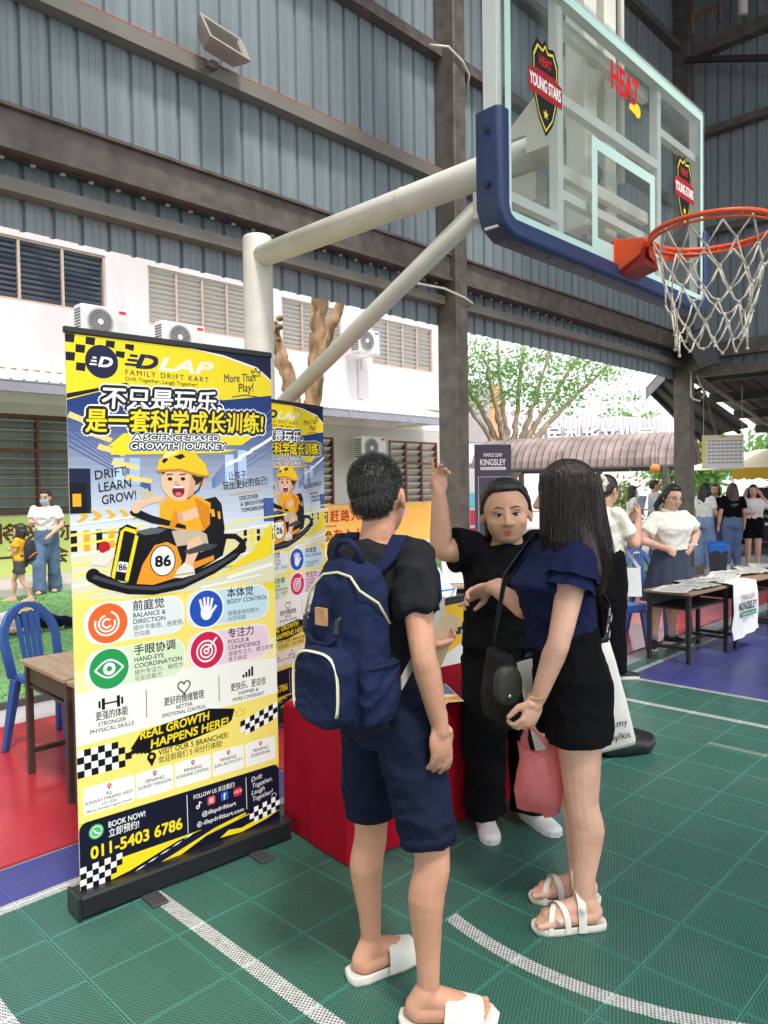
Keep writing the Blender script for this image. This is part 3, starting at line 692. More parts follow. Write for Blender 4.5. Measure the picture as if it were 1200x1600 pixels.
for q in tips:
    if q.z < 4.3: continue
    m_ = int(rg.integers(7, 26)); c0 = np.array(q[:])
    for _ in range(3):
        cc = c0 + rg.normal(0, 0.45, 3) * (1, 1, 0.6); pts.append(cc + rg.normal(0, 0.28, (m_, 3)) * (1, 1, 0.5))
for a, z in ((3.6, 3.9), (4.2, 4.2), (-2.6, 3.5), (-2.4, 2.6), (-3.0, 4.3)):
    for _ in range(3): pts.append(np.array((RT * a)[:]) + (0, 0, z) + rg.normal(0, 0.35, 3) + rg.normal(0, 0.25, (24, 3)) * (1, 1, 0.4))
inst('crown', leaf_mesh('crown', np.concatenate(pts), 0.085, 6, M_leaf), t)
# distant trees (crowns above roofs and through the far openings)
def far_tree(label, x, y, h, rad, seed, m, n=2600, size=0.16):
    t = thing('far_tree', label, 'tree', (x, y, -0.06))
    mb = MB(); limb(mb, [(0, 0, 0), (0.1, 0, h * 0.3), (0, 0.1, h * 0.62)], 0.22, 0.1, 8, 0.1, seed); mb.build('trunk', M_bark_pale, t, True)
    r_ = np.random.default_rng(seed); P = []
    for _ in range(26):
        d = r_.normal(size=3); d /= np.linalg.norm(d); c0 = np.array((0, 0, h * 0.70)) + d * rad * (0.9, 0.9, 0.6) * r_.uniform(0.3, 1.0)
        P.append(c0 + r_.normal(0, rad * 0.17, (n // 26, 3)))
    inst('crown', leaf_mesh('crown', np.concatenate(P), size, seed, m), t)
far_tree('hazy tree rising behind the pink corrugated facade roof end', 52, 25, 8.4, 1.9, 31, M_leaf, 520, 0.24)
far_tree('dense green tree behind the yellow stall canopy', 30, 8.0, 3.6, 1.9, 32, M_leaf, 3000, 0.17)
far_tree('broad green tree behind the hanging notice and lanterns', 29, 11.3, 3.1, 1.8, 33, M_leaf, 3000, 0.17)
far_tree('green tree at the far end behind the parked black car', 33, 4.5, 3.8, 2.2, 34, M_leaf2, 3000, 0.18)
# leafy shrub by the walkway posts
t = thing('shrub', 'bushy yellow green shrub beside the walkway post behind the bun haired woman', 'shrub', (17.6, 8.7, -0.06))
r_ = np.random.default_rng(40); P = [np.array((0, 0, z)) + r_.normal(0, 0.22, (260, 3)) for z in (0.5, 0.8, 1.1, 1.35)]
inst('foliage', leaf_mesh('foliage', np.concatenate(P), 0.07, 41, leaf_mat('leaf_yellow', (0.14, 0.20, 0.03))), t)
mb = MB()
for k in range(5): mb.tube([(0.03 * k - 0.06, 0, 0), (0.1 * k - 0.2, 0.05 * k - 0.1, 1.0)], 0.012, 5)
mb.build('stem', M_bark, t)
# covered walkway with barrel vault roof
M_vault = mat('weathered_vault_sheet', lin(146, 128, 124), 0.75, 0.35, 1.6, 0.3, 14)
wk = thing('covered_walkway', 'covered walkway with weathered pink grey barrel vault roof on grey posts', 'walkway', (22.4, 9.2, 0))
W0, W1 = Vector((18.6, 14.2, 0)), Vector((19.9, 8.15, 0)); ax = (W1 - W0).normalized(); cr = Vector((-ax.y, ax.x, 0))
O = Vector((22.4, 9.2, 0)); span = 1.6; L_ = (W1 - W0).length; nseg = 30
def vault_pt(s, a, r_=1.0): return W0 + ax * s + cr * (span + span * math.cos(a) * r_ * -1) + Vector((0, 0, 1.98 + 1.02 * math.sin(a) * r_)) - O
for k in range(nseg):
    s0, s1 = L_ * k / nseg, L_ * (k + 1) / nseg - 0.015; mb = MB()
    rows = []
    for j in range(13):
        a = math.pi * j / 12
        rows.append([vault_pt(s0, a, 1.0), vault_pt(s0 + 0.05, a, 1.03), vault_pt(s0 + 0.10, a, 1.0), vault_pt(s1, a, 1.0)])
    mb.rows(rows, False, closed=False); mb.rows([[p_ - Vector((0, 0, 0.012)) for p_ in r_] for r_ in rows], False, closed=False)
    mb.build('roof_sheet', M_vault, wk)
mb = MB(); mb.tube([vault_pt(0, 0), vault_pt(L_, 0)], 0.06, 6); mb.tube([vault_pt(0, math.pi), vault_pt(L_, math.pi)], 0.06, 6); mb.build('edge_beam', M_steel_dark, wk)
for s_ in (0.4, L_ * 0.5, L_ - 0.4):
    for a in (0, math.pi):
        q = vault_pt(s_, a); mb = MB(); mb.box((q.x - 0.07, q.y - 0.07, -0.06), (q.x + 0.07, q.y + 0.07, q.z)); mb.build('post', M_steel, wk)
# far building with pink ribbed facade and raised lettering
fb = thing('far_school_block', 'distant block with pale pink ribbed facade and raised Chinese lettering', 'building', (44.0, 19.6, 0))
mb = MB(); F0, F1 = Vector((35.0, 29.0, 0)), Vector((44.4, 19.2, 0)); fa = (F1 - F0).normalized(); fn = Vector((fa.y, -fa.x, 0)) * 1
if fn.dot(Vector((-1, -0.4, 0))) < 0: fn = -fn
FO = Vector((44.0, 19.6, 0)); FL = (F1 - F0).length; k = 0; rows = [[], []]
x = 0.0
while x < FL:
    for dx, dp in ((0, 0), (0.16, 0), (0.19, 0.07), (0.25, 0.07), (0.28, 0)):
        q = F0 + fa * (x + dx) + fn * dp - FO
        zt = 6.35 - 0.9 * (x / FL)
        rows[0].append(q + Vector((0, 0, 2.4))); rows[1].append(q + Vector((0, 0, zt)))
    x += 0.28
mb.rows(rows, False, closed=False); mb.build('ribbed_facade', mat('pink_facade', lin(222, 204, 212), 0.7, 0.05, 1), fb)
mb = MB(); q0, q1 = F0 - FO - fn * 0.05, F1 - FO - fn * 0.05; bk = -fn * 8
mb.rows([[q0, q1, q1 + bk, q0 + bk], [q0 + Vector((0, 0, 6.3)), q1 + Vector((0, 0, 5.4)), q1 + bk + Vector((0, 0, 5.4)), q0 + bk + Vector((0, 0, 6.3))]]); fix_normals(mb.build('block_walls', mat('far_white_wall', lin(232, 224, 226), 0.8, 0.04, 1), fb))
p = Print(0.004); p.text('尚信国民型华文小学', 0, 0, 0.95, lin(236, 240, 240), bold=0.035, spacing=1.12, width=9.6)
rz_ = math.atan2(fa.y, fa.x)
q = F0 + fa * 3.2 + fn * 0.22 - FO + Vector((0, 0, 4.0)); p.build('raised_lettering', attr_mat('white_letter_enamel', 0.3), fb, Matrix.Translation(q) @ Matrix.Rotation(rz_, 4, 'Z') @ XROT)
p = Print(0.004); p.text('尚信国民型华文小学', 0, 0, 0.95, lin(96, 104, 110), bold=0.06, spacing=1.12, width=9.6)
q = q - fn * 0.08 + fa * 0.05 - Vector((0, 0, 0.05)); p.build('lettering_backs', attr_mat('letter_side', 0.6), fb, Matrix.Translation(q) @ Matrix.Rotation(rz_, 4, 'Z') @ XROT)
# shop block with pale wall and yellow sign behind the leafy tree
sb = thing('pale_shop_block', 'pale wall with grey and orange upper panel and small purple sign behind the tree', 'building', (24, 19.5, 0))
mb = MB(); mb.box((0, 0, 0), (6, 3, 3.4)); mb.build('wall', mat('far_white_wall', lin(232, 224, 226), 0.8), sb)
mb = MB(); mb.box((-0.05, -0.05, 3.41), (2.9, 3, 6.0)); mb.build('grey_panel', mat('grey_panel_paint', lin(168, 160, 160), 0.8), sb)
mb = MB(); mb.box((2.91, -0.06, 3.41), (3.7, 3, 6.0)); mb.build('orange_panel', mat('orange_panel_paint', lin(238, 160, 120), 0.8), sb)
p = Print(0.003); p.rect(0, 0, 1.5, 1.0, lin(120, 104, 128)); p.text('ALOR', 0.1, 0.55, 0.3, lin(240, 220, 90), bold=0.03, width=1.3); p.text('3.', 0.5, 0.1, 0.36, lin(240, 220, 90), bold=0.03); p.build('sign_panel', M_ink, sb, Matrix.Translation((0.3, -0.09, 1.5)) @ XROT)
# dark pavilion roof to the right
pv = thing('pavilion', 'dark open pavilion with ribbed roof underside and steel trusses beyond the hall', 'pavilion', (13.6, 5.2, 0))
PO = Vector((13.6, 5.2, 0))
def ppart(mb, name, m):
    mb.v = [(v[0] - PO.x, v[1] - PO.y, v[2]) for v in mb.v]; return mb.build(name, m, pv)
M_under = mat('roof_underside_brown', lin(112, 100, 100), 0.7, 0.1, 2)
ya, yb = 6.06, -6.0      # roof runs along -Y, falls with +X
ZU_ = Vector((0, 0, 1))
def roof_z(x): return 3.95 - 0.175 * (x - 13.2)
for k in range(7):
    x0, x1 = 13.2 + k * 1.35, 13.2 + (k + 1) * 1.35 - 0.01; mb = MB(); rows = [[], []]
    y = ya
    while y > yb:
        for dy, dz in ((0, 0), (-0.2, 0), (-0.22, 0.04), (-0.26, 0.04)):
            rows[0].append((x0, y + dy, roof_z(x0) + dz)); rows[1].append((x1, y + dy, roof_z(x1) + dz))
        y -= 0.28
    mb.rows(rows, False, closed=False); mb.rows([[(a, b, c + 0.02) for a, b, c in r] for r in rows], False, closed=False); ppart(mb, 'roof_sheet', M_under)
for k in range(7):
    x = 13.3 + k * 1.45; mb = MB(); mb.box((x - 0.04, yb, roof_z(x) - 0.22), (x + 0.04, ya - 0.02, roof_z(x) - 0.03)); ppart(mb, 'purlin', M_steel_dark)
mb = MB(); mb.box((13.15, yb, 3.72), (13.19, ya, 3.93)); ppart(mb, 'fascia', mat('fascia_grey', lin(150, 146, 156), 0.5, 0.1))
for y_ in (5.55, 0.5):
    mb = MB(); mb.tube([(13.3, y_, 3.70), (21.9, y_, 2.25)], 0.05, 6); mb.tube([(13.3, y_, 2.95), (14.6, y_, 3.35)], 0.04, 6); mb.tube([(15.3, y_, 2.4), (14.6, y_, 3.3)], 0.03, 6)
    ppart(mb, 'truss', M_steel)
for x, y_ in ((21.8, 5.55), (21.8, 0.5)):
    mb = MB(); mb.box((x - 0.08, y_ - 0.08, -0.06), (x + 0.08, y_ + 0.08, 2.2)); ppart(mb, 'post', M_steel)
# sloping eave at the near corner of the pavilion
mb = MB(); eA, eB, eC, eD = Vector((14.50, 6.66, 3.40)), Vector((13.55, 5.85, 3.62)), Vector((16.0, 5.2, 2.62)), Vector((16.2, 6.35, 2.45))
mb.rows([[eA, eB, eC, eD], [q + ZU_ * 0.05 for q in (eA, eB, eC, eD)]]); fix_normals(ppart(mb, 'eave_sheet', M_under))
mb = MB(); mb.rows([[eA + Vector((-0.06, -0.02, -0.20)), eB + Vector((-0.06, -0.02, -0.20)), eB + Vector((0, 0, -0.20)), eA + Vector((0, 0, -0.20))], [eA + Vector((-0.06, -0.02, -0.01)), eB + Vector((-0.06, -0.02, -0.01)), eB + Vector((0, 0, -0.01)), eA + Vector((0, 0, -0.01))]]); fix_normals(ppart(mb, 'gutter', mat('fascia_grey', lin(150, 146, 156), 0.5, 0.1)))
for q in range(3):
    a, b = eA.lerp(eB, 0.15 + 0.35 * q), eD.lerp(eC, 0.15 + 0.35 * q); mb = MB(); mb.tube([a - ZU_ * 0.06, b - ZU_ * 0.06], 0.045, 6); ppart(mb, 'rafter', M_steel_dark)
# notice banner hanging in the pavilion
nb = thing('hanging_notice', 'pale yellow notice banner with rows of small print hung under the pavilion roof', 'notice', (14.25, 5.45, 1.78))
YN = Matrix.Rotation(math.atan2(4.889 - 5.451, 14.796 - 14.256), 4, 'Z')
p = Print(0.0008); W_, H_ = 0.78, 0.63
p.rect(0, 0, W_, H_, lin(240, 236, 228)); p.rect(0, 0, 0.06, H_, lin(244, 226, 130)); p.rect(0, H_ - 0.06, W_, H_, lin(240, 226, 170)); p.disc(0.05, 0.08, 0.04, lin(236, 236, 220))
p.rect(0.32, H_ - 0.045, 0.46, H_ - 0.02, lin(214, 150, 120))
for r_ in range(7):
    for c_ in range(8): [p.rect(0.10 + c_ * 0.083 + q * 0.023, H_ - 0.12 - r_ * 0.068, 0.118 + c_ * 0.083 + q * 0.023, H_ - 0.094 - r_ * 0.068, lin(150, 142, 156)) for q in range(3)]
p.build('notice_print', M_ink, nb, YN @ Matrix.Translation((0, -0.006, 0)) @ XROT)
mb = MB(); mb.box((0, -0.004, 0), (W_, 0.004, H_), YN); mb.build('vinyl_sheet', mat('vinyl_white', lin(236, 232, 224), 0.5, 0.03), nb)
mb = MB()
for q in (0.03, W_ - 0.03): mb.tube([YN @ Vector((q, 0, H_ - 0.01)), YN @ Vector((q, 0, 1.55))], 0.004, 5)
mb.build('hanging_cord', M_white_steel, nb)
# lanterns
def lantern(label, x, y, z, r_, rgb):
    t = thing('paper_lantern', label, 'lantern', (x, y, z))
    mb = MB(); rows = [[(r_ * math.sin(math.pi * i / 12) * (1 + 0.03 * (k % 2)) * math.cos(2 * math.pi * k / 20), r_ * math.sin(math.pi * i / 12) * (1 + 0.03 * (k % 2)) * math.sin(2 * math.pi * k / 20), -r_ * math.cos(math.pi * i / 12)) for k in range(20)] for i in range(1, 12)]
    mb.rows(rows, True); mb.build('shade', mat('paper_' + label.split()[0], rgb, 0.7, 0.05), t, True)
    mb = MB(); mb.tube([(0, 0, r_ * 0.95), (0, 0, r_ + 0.5)], 0.008, 5); mb.build('string', M_black, t)
lantern('orange round paper lantern high beside the walkway post', 17.5, 7.81, 1.88, 0.12, (0.80, 0.28, 0.05))
lantern('yellow round paper lantern below the orange lantern', 17.6, 7.86, 1.52, 0.12, (0.85, 0.48, 0.06))
lantern('blue round paper lantern under the hanging notice', 18.85, 6.42, 1.75, 0.11, (0.06, 0.30, 0.70))
lantern('red small paper lantern at the walkway edge', 16.9, 10.0, 1.83, 0.10, (0.70, 0.04, 0.04))
# yellow stall canopy and red stall behind
ca = thing('stall_canopy', 'yellow and white stall canopy over stalls behind the group of women', 'canopy', (20.4, 6.0, 0))
CR = Matrix.Rotation(R(-40), 4, 'Z'); mb = MB()
mb.rows([[(-2.0, -1.4, 1.85), (2.0, -1.4, 1.85), (2.0, 1.4, 1.85), (-2.0, 1.4, 1.85)], [(-0.3, -0.2, 2.35), (0.3, -0.2, 2.35), (0.3, 0.2, 2.35), (-0.3, 0.2, 2.35)]], True, CR); mb.build('canopy_top', mat('cream_canvas', lin(250, 236, 200), 0.8, 0.05), ca)
mb = MB(); n_ = 24
edge = [(-2.0 + 4.0 * i / n_, -1.42, 0) for i in range(n_ + 1)] + [(2.02, -1.4 + 2.8 * i / n_, 0) for i in range(1, n_ + 1)]
mb.rows([[Vector(e) + Vector((0, 0, 1.86)) for e in edge], [Vector(e) + Vector((0, 0, 1.62 - 0.05 * (i % 2))) for i, e in enumerate(edge)]], False, CR, closed=False); mb.build('valance', mat('yellow_canvas', lin(248, 196, 60), 0.8, 0.05), ca)
for sx_ in (-1.9, 1.9):
    for sy_ in (-1.3, 1.3): mb = MB(); mb.tube([CR @ Vector((sx_, sy_, -0.06)), CR @ Vector((sx_, sy_, 1.86))], 0.025, 6); mb.build('pole', M_white_steel, ca)
st = thing('market_stall', 'red and white draped stall table under the yellow canopy', 'stall', (21.5, 6.6, -0.06))
mb = MB(); mb.box((-2.4, -0.5, 0), (2.4, 0.5, 0.8), CR); mb.build('table_drape', mat('pink_drape', lin(236, 196, 200), 0.8, 0.2, 3), st)
mb = MB()
for k in range(12): mb.box((-2.2 + k * 0.38, -0.3, 0.802), (-1.95 + k * 0.38, 0.2, 0.95 + 0.15 * random.random()), CR)
mb.build('goods', mat('mixed_goods', lin(226, 170, 120), 0.7, 0.5, 2.0), st)
# parked car: black hatchback seen from the rear corner
def car():
    t = thing('parked_car', 'black car with chrome strip and white number plate parked behind the women', 'car', (19.17, 5.62, -0.06), R(16))
    # local: x = length (front +x), y = width
    mb = MB(); sec = [(-2.05, 0.45, 0.95, 0.80), (-1.95, 0.30, 1.02, 0.86), (-1.2, 0.25, 0.98, 0.88), (0.0, 0.25, 0.95, 0.88), (1.2, 0.25, 0.88, 0.86), (1.95, 0.30, 0.74, 0.80), (2.1, 0.40, 0.62, 0.72)]
    rows = [[(x, -w, z0 + 0.12), (x, -w * 0.98, z1 - 0.12), (x, -w * 0.86, z1), (x, w * 0.86, z1), (x, w * 0.98, z1 - 0.12), (x, w, z0 + 0.12), (x, w * 0.9, z0), (x, -w * 0.9, z0)] for x, z0, z1, w in sec]
    mb.rows(rows); bevel(fix_normals(mb.build('body', mat('black_car_paint', (0.012, 0.012, 0.014), 0.12, 0.1, 5, coat=0.8), t, True)), 0.03, 3)
    mb = MB(); mb.rows([[(-1.85, -0.74, 0.98), (1.0, -0.76, 0.94), (1.0, 0.76, 0.94), (-1.85, 0.74, 0.98)], [(-1.25, -0.58, 1.46), (0.25, -0.58, 1.46), (0.25, 0.58, 1.46), (-1.25, 0.58, 1.46)]]); bevel(fix_normals(mb.build('cabin_glass', mat('tinted_glass', (0.03, 0.033, 0.036), 0.08, 0.1), t, True)), 0.05, 3)
    mb = MB(); mb.box((-2.075, -0.62, 0.83), (-2.045, 0.62, 0.865)); mb.build('chrome_strip', mat('chrome', (0.8, 0.8, 0.82), 0.12, 0.02, metal=1), t)
    p = Print(0.001); p.rect(-0.30, -0.075, 0.30, 0.075, (0.015, 0.015, 0.015)); p.rect(-0.26, -0.03, -0.20, 0.03, lin(225, 225, 225)); p.rect(-0.18, -0.03, -0.13, 0.03, lin(225, 225, 225)); p.text('8708', -0.06, -0.04, 0.085, lin(235, 235, 235), bold=0.02, width=0.32)
    p.build('number_plate', M_ink, t, Matrix.Translation((-2.08, 0, 0.68)) @ Matrix.Rotation(R(-90), 4, 'Z') @ XROT)
    for s_ in (-1, 1):
        mb = MB(); mb.cbox((-2.07, s_ * 0.72 - 0.10, 0.70), (-1.98, s_ * 0.72 + 0.10, 0.92), 0.02); mb.build('tail_light', mat('tail_red', (0.35, 0.01, 0.01), 0.2, 0.1), t)
        for x in (-1.3, 1.3):
            w = MB(); Wm = Matrix.Translation((x, s_ * 0.80, 0.31)) @ Matrix.Rotation(R(90), 4, 'X'); w.lathe([(0.19, -0.09), (0.29, -0.10), (0.31, -0.06), (0.31, 0.06), (0.29, 0.10), (0.19, 0.09)], 22, Wm); wo = w.build('wheel', M_rubber, t, True)
            w = MB(); w.lathe([(0.19, -0.095), (0.05, -0.07), (0.05, 0.07), (0.19, 0.095)], 16, Wm); w.build('rim', mat('alloy', (0.5, 0.5, 0.52), 0.3, 0.05, metal=0.9), wo)
car()
# dark roll-up banner of a school stand
kb = thing('roll_up_banner', 'dark purple grey roll-up banner with white KINGSLEY lettering near the column', 'banner', (8.35, 6.0, 0), R(-36))
mb = MB(); mb.box((-0.26, -0.004, 0.06), (0.26, 0.004, 2.08)); mb.build('banner_sheet', mat('banner_back', lin(84, 76, 92), 0.5, 0.03), kb)
mb = MB(); mb.cbox((-0.28, -0.05, 0.0), (0.28, 0.05, 0.06), 0.01); mb.box((-0.28, -0.02, 0.002), (-0.2, 0.12, 0.02)); mb.build('base', M_black, kb)
p = Print(0.0006); p.rect(-0.26, 0.06, 0.26, 2.08, lin(84, 76, 92))
p.text('MAPLE LEAF', 0, 1.915, 0.05, lin(240, 236, 236), bold=0.02, align='C', width=0.26); p.text('KINGSLEY', 0, 1.80, 0.085, lin(245, 242, 240), bold=0.02, align='C', width=0.36)
p.rect(-0.18, 1.735, 0.18, 1.775, lin(236, 232, 228)); p.text('INTERNATIONAL SCHOOL', 0, 1.745, 0.02, lin(84, 76, 92), align='C', width=0.32)
for a, b in (((-.21, .9), (-.21, 1.64)), ((-.21, 1.64), (.24, 1.64)), ((.24, 1.64), (.24, .9)), ((-.21, 1.24), (.24, 1.24))): p.line([a, b], 0.006, lin(220, 214, 220))
p.text('EARLY YEARS', 0.04, 1.58, 0.035, lin(240, 238, 238), bold=0.02, width=0.17); p.rect(0.04, 1.535, 0.22, 1.56, lin(200, 196, 202))
p.disc(-0.03, 1.50, 0.045, lin(232, 190, 160)); p.disc(-0.03, 1.525, 0.047, lin(60, 44, 40), ry=0.03); p.rect(-0.10, 1.30, 0.05, 1.45, lin(150, 170, 150)); p.rect(-0.18, 1.36, -0.05, 1.44, lin(250, 200, 60)); p.disc(-0.12, 1.33, 0.05, lin(220, 70, 50)); p.rect(-0.19, 1.26, 0.06, 1.31, lin(200, 196, 190))
p.rect(-0.19, 1.17, -0.09, 1.205, lin(226, 222, 226)); p.rect(-0.19, 1.11, -0.05, 1.145, lin(226, 222, 226))
p.build('banner_print', M_ink, kb, Matrix.Translation((0, -0.006, 0)) @ XROT)
# notice board with colourful sheets behind
bd = thing('display_board', 'colourful display board with pink and white sheets behind the steel column', 'display board', (12.9, 9.9, 0), R(-38))
mb = MB(); mb.box((-0.6, 0, 0.2), (0.6, 0.03, 1.9)); mb.box((-0.62, -0.01, 0), (-0.58, 0.04, 1.95)); mb.box((0.58, -0.01, 0), (0.62, 0.04, 1.95)); mb.build('panel', mat('board_white', lin(230, 226, 230), 0.7, 0.05), bd)
p = Print(0.001)
for k in range(14): p.rect(-0.55 + (k % 4) * 0.28, 0.3 + (k // 4) * 0.38, -0.30 + (k % 4) * 0.28, 0.62 + (k // 4) * 0.38, random.choice([lin(240, 150, 180), lin(120, 200, 220), lin(250, 180, 80), lin(220, 70, 90), lin(240, 230, 230)]))
p.build('pinned_sheets', M_ink, bd, Matrix.Translation((0, -0.012, 0)) @ XROT)
# ================================================================== BASKETBALL HOOP
hp = thing('basketball_hoop', 'white pole basketball hoop with glass backboard, blue padding and orange rim', 'basketball hoop', (3.25, 4.36, 0))
HO = Vector((3.25, 4.36, 0))
def opart(mb, name, m, smooth=False, parent=None):
    mb.v = [tuple(Vector(v) - HO) for v in mb.v]; return mb.build(name, m, parent or hp, smooth)
def cap_tube(mb, pts, r, n=24):
    return mb.tube(pts, r, n)
mb = MB(); mb.lathe([(0.105, 0.0), (0.105, 3.285), (0.098, 3.305), (0.08, 3.315), (0.0, 3.318)], 32, Matrix.Translation((3.25, 4.36, 0)), False); mb.lathe([(0.22, -0.014), (0.22, 0.012), (0.10, 0.012)], 24, Matrix.Translation((3.25, 4.36, 0)), False); opart(mb, 'pole', M_white_steel, True)
A0, A1 = Vector((3.245, 4.31, 3.16)), Vector((3.0, 1.86, 3.04))
mb = MB(); cap_tube(mb, [A0, A1], 0.077); opart(mb, 'arm', M_white_steel, True)
mb = MB(); q = A0.lerp(A1, 0.62); d = (A1 - A0).normalized(); cap_tube(mb, [q - d * 0.006, q + d * 0.006], 0.0795); opart(mb, 'weld_seam', M_white_steel, True)
mb = MB(); cap_tube(mb, [(3.243, 4.30, 2.0), (3.045, 2.18, 2.93)], 0.05); opart(mb, 'brace', M_white_steel, True)
mb = MB(); mb.box((3.0, 1.90, 2.83), (3.09, 2.26, 2.96)); opart(mb, 'brace_bracket', M_white_steel)
# mount: plates on the arm end, twin masts behind the board
mb = MB(); mb.box((2.93, 1.70, 2.62), (3.06, 1.712, 3.28)); mb.box((2.86, 1.714, 2.98), (3.13, 1.86, 3.12)); opart(mb, 'mount_plate', M_white_steel)
mb = MB(); mb.poly([(2.99, 1.72, 3.12), (2.99, 2.1, 3.14), (2.99, 1.72, 3.42)]); mb.poly([(3.0, 1.72, 3.42), (3.0, 2.1, 3.14), (3.0, 1.72, 3.12)]); opart(mb, 'gusset', M_white_steel)
for x0, x1 in ((2.885, 2.985), (3.06, 3.16)):
    mb = MB(); mb.cbox((x0, 1.58, 2.60), (x1, 1.68, 4.9), 0.008); opart(mb, 'mast', M_white_steel)
mb = MB(); mb.tube([(3.28, 1.62, 2.9), (3.28, 1.62, 4.9)], 0.016, 10); opart(mb, 'mast_rod', M_white_steel, True)
for z in (2.72, 3.28):
    mb = MB(); mb.box((2.60, 1.545, z), (3.40, 1.578, z + 0.05)); opart(mb, 'mount_rail', M_white_steel)
mb = MB(); mb.box((2.92, 1.585, 2.90), (2.945, 1.70, 3.05)); mb.ell((3.02, 1.63, 2.86), (0.035, 0.05, 0.05)); opart(mb, 'spring', M_black)
# backboard frame, glass, markings, padding
BX0, BX1, BZ0, BZ1, BY = 2.10, 3.88, 2.385, 3.375, 1.48
mb = MB(); f_ = 0.032
mb.box((BX0, BY, BZ0), (BX0 + f_, BY + 0.055, BZ1)); mb.box((BX1 - f_, BY, BZ0), (BX1, BY + 0.055, BZ1)); mb.box((BX0 + f_, BY, BZ1 - f_), (BX1 - f_, BY + 0.055, BZ1)); mb.box((BX0 + f_, BY, BZ0), (BX1 - f_, BY + 0.055, BZ0 + f_))
for x in (2.535, 3.405): mb.box((x - 0.02, BY + 0.016, BZ0 + f_), (x + 0.02, BY + 0.053, BZ1 - f_))
mb.box((2.555, BY + 0.016, 2.955), (3.385, BY + 0.052, 2.995)); mb.box((2.555, BY + 0.016, 2.60), (3.385, BY + 0.052, 2.635))
mb.box((3.425, BY + 0.016, 3.12), (BX1 - f_, BY + 0.05, 3.155)); mb.box((BX0 + f_, BY + 0.016, 2.50), (2.515, BY + 0.05, 2.535))
bb = opart(mb, 'backboard', mat('white_frame_paint', lin(232, 232, 226), 0.35, 0.04, 6))
def glass_mat():
    m = bpy.data.materials.new('board_glass'); m.use_nodes = True; nt = m.node_tree; n = nt.nodes
    n.remove(n['Principled BSDF']); tr = n.new('ShaderNodeBsdfTransparent'); tr.inputs[0].default_value = (0.965, 0.985, 0.975, 1); gl = n.new('ShaderNodeBsdfGlossy'); gl.inputs['Roughness'].default_value = 0.04; df = n.new('ShaderNodeBsdfDiffuse'); df.inputs[0].default_value = (0.75, 0.82, 0.80, 1)
    lw0 = n.new('ShaderNodeLayerWeight'); lw0.inputs[0].default_value = 0.25; lw = n.new('ShaderNodeMath'); lw.operation = 'MULTIPLY_ADD'; lw.inputs[1].default_value = 0.35; lw.inputs[2].default_value = 0.04; nt.links.new(lw0.outputs['Facing'], lw.inputs[0])
    tc = n.new('ShaderNodeTexCoord'); nz = n.new('ShaderNodeTexNoise'); nz.inputs['Scale'].default_value = 3.5; nz.inputs['Detail'].default_value = 6; nt.links.new(tc.outputs['Object'], nz.inputs[0])
    mr = n.new('ShaderNodeMapRange'); mr.inputs['From Min'].default_value = 0.35; mr.inputs['From Max'].default_value = 0.8; mr.inputs['To Min'].default_value = 0.01; mr.inputs['To Max'].default_value = 0.12; nt.links.new(nz.outputs['Fac'], mr.inputs[0])
    m1 = n.new('ShaderNodeMixShader'); m2 = n.new('ShaderNodeMixShader')
    nt.links.new(mr.outputs[0], m1.inputs[0]); nt.links.new(tr.outputs[0], m1.inputs[1]); nt.links.new(df.outputs[0], m1.inputs[2])
    nt.links.new(lw.outputs[0], m2.inputs[0]); nt.links.new(m1.outputs[0], m2.inputs[1]); nt.links.new(gl.outputs[0], m2.inputs[2]); nt.links.new(m2.outputs[0], n['Material Output'].inputs[0])
    return m
mb = MB(); mb.box((BX0 + 0.004, BY - 0.012, BZ0 + 0.004), (BX1 - 0.004, BY - 0.001, BZ1 - 0.004)); opart(mb, 'glass_panel', glass_mat(), parent=bb)
p = Print(0.0003); GW = lin(196, 224, 214)
def frame_rect(p, x0, z0, x1, z1, w, col):
    p.rect(x0, z0, x1, z0 + w, col); p.rect(x0, z1 - w, x1, z1, col); p.rect(x0, z0 + w, x0 + w, z1 - w, col); p.rect(x1 - w, z0 + w, x1, z1 - w, col)
frame_rect(p, 2.72, 2.45, 3.29, 2.885, 0.045, GW); frame_rect(p, BX0 + 0.03, BZ0 + 0.03, BX1 - 0.03, BZ1 - 0.03, 0.035, GW)
MBF = Matrix.Translation(Vector((0, BY - 0.0135, 0)) - HO) @ XROT
p.build('board_marking', attr_mat('board_white_print', 0.4), bb, MBF)
